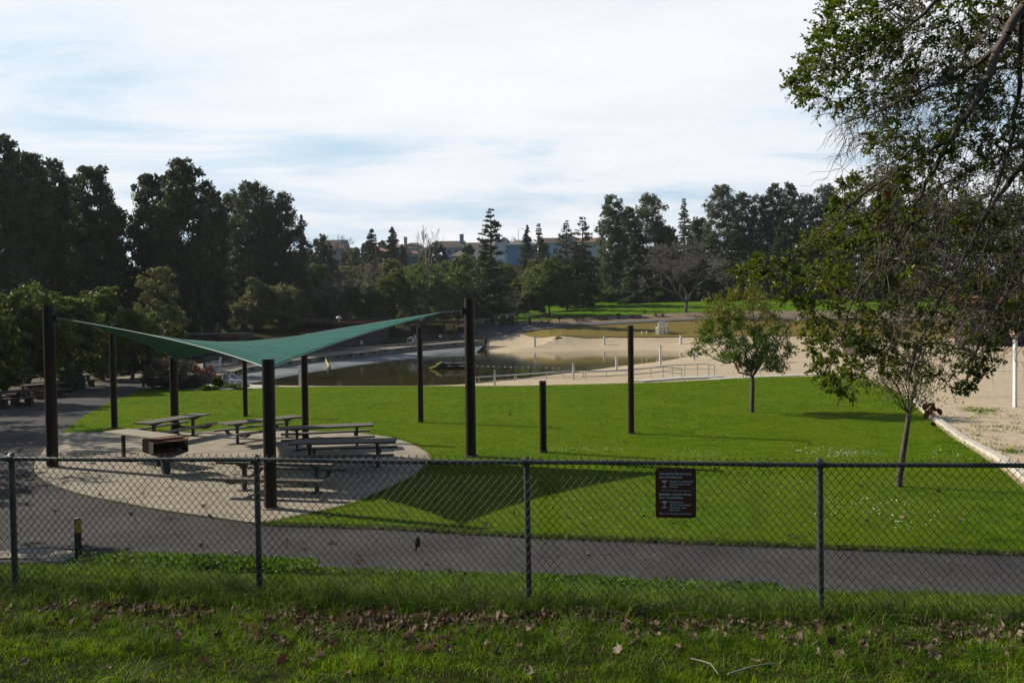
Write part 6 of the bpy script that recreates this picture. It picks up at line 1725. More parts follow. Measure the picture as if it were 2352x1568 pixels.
# small white signs on it
def fence_sign(u, v, w_, h_, txt, lab, D):
    p = at(u, v, D); t = T('fence_sign', lab, 'sign', p, 0)
    mb = MB(); mb.box((0, 0, 0), (w_, .02, h_)); mb.build('panel', M_WHITE, t)
    if txt: fit_text(txt, -w_ * .42, w_ * .42, -h_ * .28, h_ * .55, -.013, M_BLACK, t, bold=.03)
def fd(u):
    for i in range(len(FB) - 1):
        if FB[i][0] <= u <= FB[i + 1][0]:
            t_ = (u - FB[i][0]) / (FB[i + 1][0] - FB[i][0]); return fp[i].y + (fp[i + 1].y - fp[i].y) * t_ - .25
    return fp[-1].y - .25
fence_sign(461 + 12, 838, .32, .5, '', 'small white notice on the dark fence beside the red flowering bush', fd(474))
fence_sign(534.5, 828.5, .85, .36, 'NO DIVING', 'long white no diving sign on the dark fence behind the white chair', fd(534.5))
fence_sign(830, 786.5, .42, .5, '', 'small white notice on the dark fence in front of the brown building', fd(830))
fence_sign(953, 780, .9, .5, 'NO DIVING', 'long white no diving sign on the dark fence beside the thin pole', fd(953))
fence_sign(953, 772.5, .4, .4, '', 'small white notice above the no diving sign beside the thin pole', fd(953))
fence_sign(1011, 772, .42, .4, '', 'small white notice on the dark fence midway between the two right poles', fd(1011))
fence_sign(1061, 772, 1.0, .45, 'NO DIVING', 'long white no diving sign on the dark fence just left of the tall right pole', fd(1061))

# ---------------------------------------------------------------- life ring, chair, ladder, hose, pump
p = at(943, 783, fd(943)); t = T('life_ring', 'white life ring hanging on the dark lagoon fence with its coiled rope', 'life ring', p)
mb = MB(); mb.tube([(.42 * math.cos(a), 0, .42 * math.sin(a) + .1) for a in np.linspace(0, 2 * PI, 25)], .12, 8, False); mb.build('ring', M_WHITE, t, True)
mb = MB(); mb.tube([(-.1, -.1, -.4), (-.3, -.12, -.8), (-.05, -.12, -1.3), (.2, -.12, -.9), (.0, -.12, -.5), (.25, -.12, -1.2), (.4, -.12, -1.5)], .03, 6); mb.build('rope', M_WHITE, t, True)
def chair_white(p, rz, label, s=1.0):
    t = T('lifeguard_chair', label, 'chair', p, rz)
    S_ = lambda *q: tuple(x * s for x in q)
    for i, (x0, y0) in enumerate([(-.3, -.35), (-.3, .35), (.28, -.35), (.28, .35)]):
        mb = MB(); mb.bar(S_(x0 * 1.2, y0, 0), S_(x0 * .85, y0, .82), .07 * s, .07 * s); mb.build('leg', M_WHITE, t)
    mb = MB()
    for k in range(4): mb.box(S_(-.27 + k * .18, 0, .66), S_(.15, .74, .035))
    mb.build('seat', M_WHITE, t)
    mb = MB()
    for k in range(6): mb.bar(S_(.27, -.31 + k * .124, .66), S_(.37, -.31 + k * .124, 1.27), .025 * s, .10 * s)
    mb.build('backrest', M_WHITE, t)
    for y0 in (-.38, .38): mb = MB(); mb.box(S_(-.05, y0, .92), S_(.75, .09, .035)); mb.bar(S_(-.33, y0, .66), S_(-.33, y0, .92), .05 * s, .05 * s); mb.build('armrest', M_WHITE, t)
    mb = MB()
    for y0 in (-.35, .35): mb.bar(S_(-.32, y0, .28), S_(.32, y0, .28), .03 * s, .08 * s)
    mb.bar(S_(-.32, -.35, .28), S_(-.32, .35, .28), .03 * s, .08 * s); mb.build('rung', M_WHITE, t)
    return t
p = onz(497, 853, .22); chair_white((p.x, p.y, deckz(p) + .05), rad(8), 'small white wooden chair on the lagoon deck behind the red flowering bush')
p = onz(527, 882, .05); t = T('pool_ladder', 'pair of curved steel pool ladder handrails beside the flowering bush', 'ladder', p, rad(-6))
for x0 in (-.52, .02):
    mb = MB(); mb.tube([(x0, 0, 0), (x0, 0, .60), (x0 + .04, 0, .72), (x0 + .14, 0, .79), (x0 + .26, 0, .76), (x0 + .38, .05, .64), (x0 + .82, .12, .30), (x0 + .88, .12, .22), (x0 + .88, .12, -.05)], .032, 8); mb.build('handrail', M_SS, t, True)
mb = MB(); mb.tube([(-.1, .05, .17), (.7, .1, .12)], .02, 6); mb.build('step', M_SS, t)
HY = M2('yellow hose', (.42, .38, .05), (.55, .50, .08), 3, .5, .05)
a_ = W_[17] + Vector((0, 0, .03)); b_ = onz(766, 847.5, ZW + .02)
t = T('hose', 'yellow hose running from the lagoon wall down the lining into the water', 'hose', a_)
pts = [Vector((0, 0, .05))]
for k_ in (0.0, .25, .5, .75, 1.0):
    q_ = W_[17].lerp(B_[19], k_) if k_ else W_[17].copy()
    fz = lerp(W_[17].z - .75, ZW, k_) + .16 if k_ else W_[17].z - .1
    pts.append(Vector((q_.x + .25 * math.sin(k_ * 3), q_.y, fz)) - a_)
mb = MB(); mb.tube(pts, .10, 8); mb.build('tube', HY, t, True)
mb = MB(); mb.tube([p_ + Vector((.8 * i / 4, .3, .02)) for i, p_ in enumerate(pts[:-1])], .03, 6); mb.build('cord', M_BLACK, t, True)
p = onz(1036, 846.5, ZW); s = p.y / F
t = T('floating_pump', 'floating raft of black corrugated pipes carrying a pump on the lagoon', 'pump', p)
for k, (y0, z0) in enumerate([(-.35, .12), (.35, .12), (0, .40)]):
    mb = MB(); pts, rs = [], []
    L = 36 * s
    for i in range(67): pts.append((-L * .93 + i * (1.95 * L) / 66, y0, z0)); rs.append(.27 if i % 2 else .225)
    mb.tube(pts, rs, 12); mb.build('float_pipe', M_BLACK, t, True)
mb = MB(); mb.tube([(-.9, -.2, .62), (-.2, -.2, .86), (.1, -.2, .80), (.3, -.2, .6)], .06, 8); mb.build('blue_hose', M2('blue hose', (.03, .10, .28), (.05, .14, .36)), t, True)
mb = MB(); mb.tube([(.7, 0, .5), (1.15, 0, .95), (1.3, 0, 1.05)], [.03, .03, .07], 8); mb.box((1.3, 0, 1.0), (.25, .2, .25)); mb.build('pump_fitting', M_GALV, t)
mb = MB(); mb.tube([(-36 * s - .55, -.5, 0.02), (-36 * s + .1, -.45, .25), (-.9, -.25, .68)], .10, 8); mb.build('yellow_hose', HY, t, True)
# line of floats
fA = onz(1094, 840.5, ZW); fB = onz(1286, 846, ZW)
t = T('float_line', 'thin line of small white floats stretched across the lagoon water', 'rope', fA)
mb = MB(); mb.tube([Vector((0, 0, .012)), fB - fA + Vector((0, 0, .012))], .004, 5); mb.build('line', M_STEEL, t)
mb = MB()
for k in np.linspace(.01, .99, 15): 
    q = (fB - fA) * float(k); dd = (fB - fA).normalized() * (.06 if int(k * 100) % 3 else .12)
    mb.tube([q - dd + Vector((0, 0, .03)), q + dd + Vector((0, 0, .03))], .014, 6)
o = mb.build('floats', M_WHITE, t); tag(o, kind='stuff')
# white depth posts
for u, vb, vt, lab in [(689, 889, 850, 'white depth post at the left, half hidden behind a brown pole'), (1136.5, 888, 849, 'white numbered post at the near shore beside the lawn, left of the others'),
                       (1317, 871.5, 833, 'white numbered post on the near sand between the short and the lone pole'), (1416, 852, 819, 'white post on the near sand just left of the lone pole'),
                       (1517, 838, 794, 'white post on the sand near the tip of the lagoon'), (1594.5, 827, 796, 'white post half hidden by the left leaves of the lawn tree'),
                       (1564, 790, 769.5, 'white post on the far beach right of the lifeguard stand'), (1388, 791.5, 772, 'white post on the far beach just left of the lone pole top'), (1229, 796, 774, 'white post on the far beach in the tree shade')]:
    p = G(u, vb) if vb < 886 else onz(u, vb, -.1)
    hh = (vb - vt) / F * p.y
    t = T('depth_post', lab, 'post', (p.x, p.y, p.z), 0, 'white posts round the lagoon')
    w_ = .055 if vb > 830 else .045
    w_ = 4.6 / F * p.y / 2
    mb = MB(); mb.box((0, 0, hh / 2 - .2), (w_ * 2, w_ * 2, hh + .4)); mb.build('shaft', M_WHITE, t, bev=.01)
    mb = MB(); mb.box((0, 0, hh + .012), (w_ * 2.1, w_ * 2.1, .03)); mb.build('cap', M_STEEL, t)
    if vb in (888, 871.5):
        fit_text('3' if vb == 888 else '2', -w_ * .6, w_ * .6, hh - .26, .17, -w_ - .006, M_BLACK, t)
# ramp handrails
def handrail(P, posts, lab):
    q0 = onz(P[-1][0], P[-1][1] + 27, 0); D0 = q0.y
    pts = [at(u, v, D) for u, v, D in P]
    for q_ in pts: q_.z = max(q_.z, H(q_.x, q_.y) + .48)
    o_ = pts[0].copy(); o_.z = 0
    t = T('handrail', lab, 'handrail', o_, 0, 'steel handrails of the beach ramp')
    mb = MB(); mb.tube([p_ - o_ for p_ in pts], .035, 8); mb.tube([p_ - o_ - Vector((0, 0, .36)) for p_ in pts], .022, 6); mb.build('rail', M_SS, t, True)
    for u in posts:
        for i in range(len(P) - 1):
            if P[i][0] <= u <= P[i + 1][0]:
                k = (u - P[i][0]) / (P[i + 1][0] - P[i][0]); q = pts[i].lerp(pts[i + 1], k) - o_
                mb = MB(); mb.tube([q - Vector((0, 0, .88)), q], .03, 8); mb.build('post', M_SS, t, True); break
handrail([(1091,880,62),(1183,873,61.5),(1294,863.8,61),(1393,857,60.5),(1495,844.8,60),(1544,838.6,60),(1616,836,60),(1641.6,838,59.5)], [1100,1186,1294,1340,1393,1495,1544,1573,1602,1628,1641], 'longer steel handrail on the far side of the beach ramp')
handrail([(1091,882,59.8),(1180,875.5,59.5),(1250,869.5,59),(1340,860,58.7),(1440,850.5,58.4),(1524,842.5,58.2),(1566.5,846.5,58)], [1092,1182,1255,1345,1443,1523,1566], 'shorter steel handrail on the near side of the beach ramp')
# lifeguard stands
def guard_stand(p, label, sc=1.0, rz=0):
    t = T('lifeguard_stand', label, 'lifeguard stand', p, rz, 'tall lifeguard stands'); S_ = sc
    b = lambda mb, a, c_, w_=.07: mb.bar(tuple(x * S_ for x in a), tuple(x * S_ for x in c_), w_ * S_, w_ * S_)
    mb = MB()
    for x in (-.95, -.32, .32, .95):
        for y in (-.7, .7): b(mb, (x, y, -.1), (x, y, 1.25), .10)
    mb.build('leg_frame', M_WHITE, t)
    mb = MB()
    for z in (.18, .62, 1.1):
        for y in (-.7, .7): b(mb, (-.98, y, z), (.98, y, z), .09)
        for x in (-.95, .95): b(mb, (x, -.7, z), (x, .7, z), .09)
    for x0, x1 in ((-.95, -.32), (-.32, .32), (.32, .95)):
        b(mb, (x0, -.72, .66), (x1, -.72, 1.06), .05); b(mb, (x0, -.72, 1.06), (x1, -.72, .66), .05)
    mb.build('cross_brace', M_WHITE, t)
    mb = MB()
    for k in range(8): mb.box((0, (-.78 + k * .222) * S_, 1.28 * S_), (2.1 * S_, .2 * S_, .05 * S_))
    mb.build('deck', M_WHITE, t)
    mb = MB()
    for k in range(4): mb.box((0, (-.15 + k * .15) * S_, 1.70 * S_), (1.35 * S_, .13 * S_, .04 * S_))
    mb.build('seat', M_WHITE, t)
    for x in (-.68, 0, .68): mb = MB(); b(mb, (x, .35, 1.3), (x, .38, 2.0), .07); mb.build('seat_post', M_WHITE, t)
    mb = MB()
    for k in range(12): mb.box(((-.62 + k * .1127) * S_, .36 * S_, (1.98 - .10 * (abs(k - 5.5) > 5)) * S_), (.10 * S_, .04 * S_, (.60 - .16 * (abs(k - 5.5) > 5)) * S_))
    mb.build('backrest', M_WHITE, t)
    for x in (-.78, .78): mb = MB(); mb.box((x * S_, 0, 1.98 * S_), (.12 * S_, .75 * S_, .04 * S_)); b(mb, (x * .92, -.3, 1.3), (x * .92, -.3, 1.98), .06); mb.build('armrest', M_WHITE, t)
p = G(1522, 768); guard_stand(p, 'white wooden lifeguard stand facing the lagoon on the far beach', (768 - 738) / F * p.y / 2.28, rad(6))
p = G(1764, 832); guard_stand(p, 'white lifeguard stand mostly hidden behind the leafy lawn tree', (832 - 788) / F * p.y / 2.28, rad(-12))
p = G(1480, 768.5); t = T('boat_cradle', 'small white U shaped stand on the sand left of the lifeguard stand', 'stand', p)
mb = MB(); mb.box((0, 0, .06), (1.0, .5, .1)); [mb.box((x, 0, .35), (.14, .4, .6)) for x in (-.42, .42)]; mb.build('frame', M_WHITE, t)
# far picnic tables
def conc_table(p, rz, label, group, mat_, s=1.0, flareL=True):
    t = T('picnic_table', label, 'picnic table', p, rz, group)
    mb = MB(); mb.box((0, 0, .74 * s), (2.3 * s, .8 * s, .09 * s)); mb.build('tabletop', mat_, t, bev=.02)
    for y in (-1, 1): mb = MB(); mb.box((0, y * .78 * s, .44 * s), (2.3 * s, .32 * s, .08 * s)); mb.build('bench', mat_, t, bev=.02)
    for x in (-1, 1):
        mb = MB(); q = x * .62 * s
        for y in (-1, 1):
            mb.bar((q, y * .52 * s, 0), (q, y * .22 * s, .70 * s), .16 * s, .16 * s, (1, 0, 0)); mb.bar((q, y * .80 * s, 0), (q, y * .74 * s, .42 * s), .16 * s, .16 * s, (1, 0, 0))
        mb.box((q, 0, .10 * s), (.16 * s, 1.7 * s, .14 * s)); mb.build('leg', mat_, t)
    return t
for i, (u, v, a) in enumerate([(1252, 745, 4), (1332, 740, -3), (1384, 736.4, 3), (1461, 732.4, -2), (1514, 729.4, 2)]):
    p = G(u, v); conc_table(p, rad(a), ['red brown concrete table nearest the large meadow oak', 'red brown concrete table second from the left along the upper path', 'red brown concrete table in the middle of the row along the upper path', 'red brown concrete table fourth along the upper path, beyond the pedestal grill', 'red brown concrete table farthest right along the upper path'][i], 'concrete tables along the upper path', M_REDC, 1.15)
for u, v, lab in [(1285, 741.5, 'small pedestal grill between the first two far tables'), (1421, 734, 'small pedestal grill in the middle of the far table row'), (1643, 726, 'small pedestal grill right of the bare spreading tree')]:
    p = G(u, v); t = T('pedestal_grill', lab, 'grill', p, 0, 'small pedestal grills along the upper path')
    mb = MB(); mb.tube([(0, 0, -.1), (0, 0, .8)], .09, 8); mb.build('pedestal', M_GRILL, t); mb = MB(); mb.box((0, 0, .95), (.85, .6, .32)); mb.box((0, .25, 1.15), (.85, .05, .2)); mb.build('firebox', M_GRILL, t)
# left concrete tables
for i, (u, v, a) in enumerate([(22, 934, 62), (100, 913, 62), (255, 868, 58), (176, 889, 60)]):
    p = onz(u, v, 0); conc_table(p, rad(a), ['dark concrete picnic table at the left photo edge beside the path', 'dark concrete picnic table partly hidden by the tall left pole', 'dark concrete picnic table farthest along the left path', 'dark concrete picnic table mostly hidden behind the rounded green bin'][i], 'concrete tables beside the left path', M_BROWNC, 1.08)
p = onz(176, 895, 0); t = T('ash_bin', 'dark green bin with a rounded top beside the left path', 'bin', p, rad(35))
prof_ = [(-.5, 0), (.5, 0), (.5, .75)] + [(.5 * math.cos(a), .75 + .36 * math.sin(a)) for a in np.linspace(.2, PI - .2, 9)] + [(-.5, .75)]
mb = MB(); mb.prism(prof_, -.45, .45, Matrix(((1, 0, 0), (0, 0, 1), (0, 1, 0)))); mb.build('body', M2('dark green plastic', (.006, .035, .032), (.012, .055, .050), 3, .45), t, bev=.03)
mb = MB(); mb.prism([(x * 1.05, z * 1.02 + .0) for x, z in prof_], -.05, .05, Matrix(((1, 0, 0), (0, 0, 1), (0, 1, 0)))); mb.build('band', M_BLACK, t)
# left chain link fence
fl_pts = [G(u, v) for u, v in [(-60, 905), (0, 893), (70, 882), (135, 873)]] + [onz(u, v, 0) for u, v in [(200, 862), (255, 853), (300, 846), (335, 841)]]
t = T('wire_fence', 'low grey chain link fence under the trees beyond the left path', 'fence', fl_pts[0])
P0, P1 = [], []
for i in range(len(fl_pts) - 1):
    a_, b_ = fl_pts[i] - fl_pts[0], fl_pts[i + 1] - fl_pts[0]; L = (b_ - a_).length; n_ = int(L / .16); dd = (b_ - a_) / n_
    for k in range(n_):
        q = a_ + dd * k
        for r in range(8):
            z0, z1 = r * .15, (r + 1) * .15; f0 = dd * (.5 if (r + k) % 2 else -.5)
            P0.append(tuple(q + f0 + Vector((0, 0, z0)))); P1.append(tuple(q - f0 + Vector((0, 0, z1))))
V, Fc = segmesh(P0, P1, np.full(len(P0), .006), np.full(len(P0), .006), 3); npmesh('wire_mesh', V, Fc, M_GALV, t)
mb = MB(); mb.tube([p_ - fl_pts[0] + Vector((0, 0, 1.22)) for p_ in fl_pts], .025, 8); mb.build('top_rail', M_GALV, t, True)
for p_ in fl_pts: mb = MB(); q = p_ - fl_pts[0]; mb.tube([q, q + Vector((0, 0, 1.25))], .035, 8); mb.build('post', M_GALV, t, True)
# far chain link fence on the mound
fb = [(1118,748),(1141,747.5),(1210,739),(1264,733.5),(1312,730),(1346,727.5),(1378,726),(1410,724.6),(1443,723),(1474,721.8),(1503,720.5),(1532,719.5),(1560,718.3),(1594.6,716.8),(1640,715),(1700,713.5),(1760,712.5)]
fq = [G(u, v) for u, v in fb]
t = T('meadow_fence', 'thin grey chain link fence along the foot of the grass mound', 'fence', fq[0])
for p_ in fq: mb = MB(); q = p_ - fq[0]; mb.tube([q - Vector((0, 0, .2)), q + Vector((0, 0, 1.5))], .05, 6); mb.build('post', M_GALV, t)
mb = MB(); mb.tube([p_ - fq[0] + Vector((0, 0, 1.5)) for p_ in fq], .028, 6); mb.tube([p_ - fq[0] + Vector((0, 0, .15)) for p_ in fq], .012, 5); mb.build('top_rail', M_GALV, t)
P0, P1 = [], []
for i in range(len(fq) - 1):
    a_, b_ = fq[i] - fq[0], fq[i + 1] - fq[0]; n_ = int((b_ - a_).length / .5); dd = (b_ - a_) / max(1, n_)
    for k in range(n_):
        q = a_ + dd * k; P0 += [tuple(q), tuple(q + dd * 2)]; P1 += [tuple(q + dd * 2 + Vector((0, 0, 1.5))), tuple(q + Vector((0, 0, 1.5)))]
V, Fc = segmesh(P0, P1, np.full(len(P0), .004), np.full(len(P0), .004), 3); npmesh('wire_mesh', V, Fc, M_GALV, t)
for u, v, lab in [(1244, 722, 'small dark sign hanging on the meadow fence near the large oak'), (1481, 711, 'small dark sign hanging on the meadow fence above the far tables')]:
    g_ = G(u, v + 9); p = at(u, v + 5, g_.y - .6); t = T('fence_sign', lab, 'sign', p); mb = MB(); mb.box((0, 0, 0), (.65, .03, .85)); mb.build('panel', M_SIGN, t)
    mb = MB(); [mb.box((0, -.02, .25 - k * .22), (.45, .02, .05)) for k in range(3)]; mb.build('lettering', M_SGREY, t)
# wooden rail fence behind the bare tree
fr = [at(u, v, 205) for u, v in [(1520,698),(1560,695),(1600,693),(1640,691.5),(1690,690.5)]]
t = T('rail_fence', 'dark split rail fence on the crest behind the bare spreading tree', 'fence', fr[0])
for p_ in fr: mb = MB(); q = p_ - fr[0]; mb.box((q.x, q.y, .5), (.25, .25, 2.2)); mb.build('post', BARKD, t)
mb = MB()
for z in (.6, 1.3):
    for i in range(len(fr) - 1): mb.bar(fr[i] - fr[0] + Vector((0, 0, z)), fr[i + 1] - fr[0] + Vector((0, 0, z)), .12, .18)
mb.build('rails', BARKD, t)
# shed, bins, drum, post
p = G(1164, 749.5); s = p.y / F
t = T('storage_shed', 'small dark brown shed with pale slanting metal roof at the end of the upper path', 'shed', p, rad(-8))
M_SHED = M2('dark brown siding', (.028, .024, .020), (.045, .038, .032), 1, .8, .3, .02, stretch=(12, 12, .3))
mb = MB(); w_ = 30 * s; hF, hB = 25.5 * s, 33 * s
mb.add([(-w_/2,0,-.2),(w_/2,0,-.2),(w_/2,2.2,-.2),(-w_/2,2.2,-.2),(-w_/2,0,hF),(w_/2,0,hF),(w_/2,2.2,hB),(-w_/2,2.2,hB)], [(0,1,5,4),(1,2,6,5),(2,3,7,6),(3,0,4,7),(4,5,6,7)]); mb.build('wall', M_SHED, t)
mb = MB(); a_ = math.atan2(hB - hF, 2.2); M_SR = M2('pale ribbed roof', (.26, .23, .16), (.36, .32, .23), 2, .7)
mb.add([(-w_/2-.2,-.35,hF-.05),(w_/2+.2,-.35,hF-.05),(w_/2+.2,2.4,hB+.12),(-w_/2-.2,2.4,hB+.12),(-w_/2-.2,-.35,hF+.02),(w_/2+.2,-.35,hF+.02),(w_/2+.2,2.4,hB+.2),(-w_/2-.2,2.4,hB+.2)], [(0,1,5,4),(1,2,6,5),(2,3,7,6),(3,0,4,7),(4,5,6,7)])
rf = mb.build('roof', M_SR, t); mb = MB()
for k in range(7): x = -w_/2 - .1 + k * (w_ + .2) / 6; mb.bar((x, -.36, hF + .06), (x, 2.4, hB + .24), .07, .08)
mb.build('ribs', M_SR, rf)
for x in (-.02, w_ * .27): 
    pass
mb = MB(); mb.box((.0, -.02, hF * .45), (.05, .04, hF * .88)); mb.build('door_gap', M_BLACK, t)
mb = MB(); mb.box((.08, -.03, hF * .86), (.55, .04, .4)); sgn = mb.build('door_sign', M_WHITE, t); mb = MB(); mb.box((-.02, -.06, hF * .86), (.1, .02, .28)); mb.box((.2, -.06, hF * .86), (.1, .02, .28)); mb.build('figure_symbol', M_SIGN, sgn)
p = G(1143.5, 749.3); s = p.y / F; w_ = 15 * s
M_TEAL = M2('green recycling bin', (.012, .16, .11), (.02, .22, .15), 2, .5)
t = T('recycling_bin', 'green recycling bin with a white recycling symbol left of the brown shed', 'bin', p); mb = MB()
mb.prism([(-w_/2, -w_/2), (w_/2, -w_/2), (w_/2, w_/2), (-w_/2, w_/2)], 0, 16 * s); mb.build('body', M_TEAL, t, bev=.05)
mb = MB(); mb.prism([(-w_/2 - .05, -w_/2 - .05), (w_/2 + .05, -w_/2 - .05), (w_/2 + .05, w_/2 + .05), (-w_/2 - .05, w_/2 + .05)], 16 * s, 18.5 * s); lid = mb.build('lid', M_TEAL, t, bev=.04)
mb = MB()
for k in range(3):
    a = 2 * PI * k / 3 + .5; mb.tube([(.27 * math.cos(a + q), -w_/2 - .03, 5 * s + .27 * math.sin(a + q)) for q in np.linspace(0, 1.5, 5)], .05, 5)
mb.build('recycling_symbol', M_WHITE, t)
p = G(1105.5, 746); s = p.y / F; t = T('white_drum', 'tall white barrel standing on blocks behind the fence by the tall right pole', 'barrel', p)
mb = MB(); mb.tube([(0, 0, 5 * s), (0, 0, 18 * s), (0, 0, 18.3 * s), (0, 0, 24.5 * s), (0, 0, 25.5 * s)], [6.5 * s, 6.5 * s, 7 * s, 7 * s, 6.4 * s], 16); mb.build('barrel', M_WHITE, t, True)
mb = MB(); mb.box((0, 0, 2.5 * s), (13 * s, 13 * s, 5.2 * s)); mb.build('base_block', M_CONC, t)
p = G(1217, 748.5); s = p.y / F; t = T('bollard', 'slim black bollard beside the upper path right of the shed', 'bollard', p); mb = MB(); mb.tube([(0, 0, -.1), (0, 0, 19 * s)], 2.7 * s, 10); mb.build('shaft', M_BLACK, t, True)
mb = MB(); mb.tube([(0, 0, 19 * s), (0, 0, 21.5 * s)], [3.0 * s, 2.2 * s], 10); mb.build('cap', M_BLACK, t)
# orange cones
for u, v, lab in [(1697, 843, 'small orange traffic cone on the sand seen left of the lawn tree trunk'), (1737 + 4, 843.5, None)]:
    if not lab: continue
    p = onz(u, v, 0.0); p = G(u, v); s = p.y / F; t = T('traffic_cone', lab, 'cone', p); M_OR = M2('orange cone', (.55, .07, .02), (.65, .10, .03), 3, .5)
    mb = MB(); mb.tube([(0, 0, .03), (0, 0, 14 * s)], [3.2 * s, 1.3 * s], 12); mb.build('cone', M_OR, t, True); mb = MB(); mb.box((0, 0, .02), (9 * s, 9 * s, .05)); mb.build('base', M_OR, t)
# planter at the right
p = G(1962, 816); s = p.y / F; t = T('planter', 'square brown concrete planter on the sand behind the near tree leaves', 'planter', p, rad(25)); w_ = 36 * s
mb = MB(); mb.prism([(-w_/2, -w_/2), (w_/2, -w_/2), (w_/2, w_/2), (-w_/2, w_/2)], -.2, 26 * s); mb.build('box', M_BROWNC, t, bev=.05)
rng = np.random.default_rng(31); P = crown_pts([(0, 0, 36 * s, 24 * s, 20 * s, 12 * s), (-12 * s, 0, 34 * s, 16 * s, 14 * s, 8 * s)], 3500, rng, 12, .4); V, Fc = leafquads(P, .22, .10, rng)
o = npmesh('juniper_shrub', V, Fc, L_CON); o.location = p; tag(o, 'dark green juniper spilling over the square brown planter', 'shrub')
# volleyball pole
p = onz(2331, 935, 0); s = p.y / F; t = T('net_post', 'square white net post standing in the sand court at the right edge', 'post', p, rad(20))
mb = MB(); mb.box((0, 0, 95 * s), (.14, .14, 190 * s + .1)); mb.build('shaft', M_WHITE, t, bev=.01)
mb = MB(); mb.tube([(.10, .05, .25), (.10, .05, 180 * s)], .045, 8); mb.build('cable_tube', M_GALV, t)
mb = MB(); mb.box((-.02, -.02, 172 * s), (.34, .30, .45)); mb.box((-.02, 0, 184 * s), (.5, .2, .12)); mb.build('padding', M2('tan padding', (.30, .20, .14), (.42, .30, .22), 4), t, bev=.02)
# ---------------------------------------------------------------- planting by the lagoon corner
b = onz(398, 893, 0); s = b.y / F
t = T('aloe_bush', 'big grey green mounded bush topped with red aloe flower spikes by the path', 'bush', b)
rng = np.random.default_rng(41)
P = crown_pts([(-20 * s, 0, 34 * s, 46 * s, 40 * s, 36 * s), (22 * s, 0, 30 * s, 42 * s, 38 * s, 34 * s), (0, -.3, 18 * s, 64 * s, 44 * s, 20 * s), (52 * s, 0, 14 * s, 22 * s, 22 * s, 16 * s)], 26000, rng, 60, .25, .75)
P[:, 2] = np.abs(P[:, 2]); V, Fc = leafquads(P, .16, .03, rng, up=.2); npmesh('foliage', V, Fc, leafmat('grey bush leaves', [(.045, .055, .045), (.075, .085, .07), (.11, .12, .10), (.055, .06, .045)], .15, .7, clump=2.5), t)
M_REDF = M2('red aloe flowers', (.34, .035, .022), (.50, .07, .04), 8, .6, .1)
M_STALK = M2('aloe stalk', (.10, .06, .04), (.16, .10, .07), 6, .8)
sp_ = [(i, v) for i, v in [(-66,848),(-58,858),(-50,846),(-46,836),(-40,840),(-34,834),(-28,836),(-24,842),(-14,824),(-8,836),(2,830),(8,838),(30,834),(34,842),(42,830),(48,834),(54,838),(58,836),(62,844),(52,846),(68,850),(76,848),(82,842),(88,858),(94,862),(98,870),(104,866),(108,874),(96,878),(112,884),(-72,868),(-78,880)]]
for i, (du, vt) in enumerate(sp_):
    zt_ = (893 - vt) * s; x0 = du * s; y0 = rng.uniform(-.6, .6)
    mb = MB(); mb.tube([(x0 * .95, y0, max(.05, zt_ - 1.1)), (x0, y0, zt_ - .25)], .018, 5); sk = mb.build('flower_stalk', M_STALK, t)
    mb = MB()
    for k in range(14): a = rng.uniform(0, 6.28); z = zt_ - .38 + k * .028; r_ = .11 - .004 * k; mb.tube([(x0, y0, z), (x0 + r_ * math.cos(a), y0 + r_ * math.sin(a), z - .03)], [.02, .012], 4)
    mb.ball((x0, y0, zt_ - .12), (.085, .085, .15), 8, 6); mb.build('flower_head', M_REDF, sk)
p = onz(478, 876, .1); t = None
mb = MB(); mb.ball((0, 0, .45), (.62, .5, .72), 12, 8)
rng = np.random.default_rng(4)
mb.v = [tuple(np.array(q) * (1 + rng.normal() * .05)) for q in mb.v]; o = mb.build('boulder', M2('brown rock', (.08, .065, .05), (.16, .13, .10), 2, .9, .5, .05), None, True, p); tag(o, 'rounded brown boulder beside the red flowering bush', 'rock')
def clump(name, lab, cat, u, v, wpx, hpx, n, L, W, mat, z=0, blobs=None):
    b = onz(u, v, z); s = b.y / F; rng = np.random.default_rng(int(u))
    P = crown_pts([(0, 0, hpx * s * .5, wpx * s / 2, wpx * s / 3, hpx * s * .55)], n, rng, 20, .3, .4); P[:, 2] = np.abs(P[:, 2]); V, Fc = leafquads(P, L, W, rng, up=.4)
    o = npmesh(name, V, Fc, mat); o.location = b; tag(o, lab, cat); return o
clump('succulent_plant', 'bright yellow green succulent rosette plant beside the pool ladder', 'plant', 503, 890, 34, 22, 1600, .16, .09, L_BRT, .06)
clump('ground_cover_plant', 'low dark green ground cover between the ladder and the grey pole', 'plant', 545, 893, 60, 12, 3000, .13, .04, L_OAK, .06)
clump('ground_cover_plant', 'low light green ground cover at the right foot of the big bush', 'plant', 478, 895, 44, 9, 1800, .13, .05, L_BRT, .06)
clump('ivy_mound', 'dark ivy mound left of the rounded green bin', 'bush', 138, 902, 74, 30, 6000, .13, .10, L_EUC)
clump('shrub', 'light green shrub rising behind the rounded green bin', 'shrub', 158, 876, 70, 44, 5000, .16, .10, L_BRT)
clump('ivy_mound', 'dark rounded shrub right of the farthest left table', 'bush', 300, 862, 60, 34, 5000, .14, .10, L_EUC)
clump('shrub', 'small light green sapling shrub near the end of the left path', 'shrub', 322, 850, 30, 32, 1500, .16, .09, L_BRT)
clump('shrub', 'bright weeds at the foot of the leaning trunks left', 'shrub', 80, 898, 60, 20, 2500, .14, .08, L_BRT)
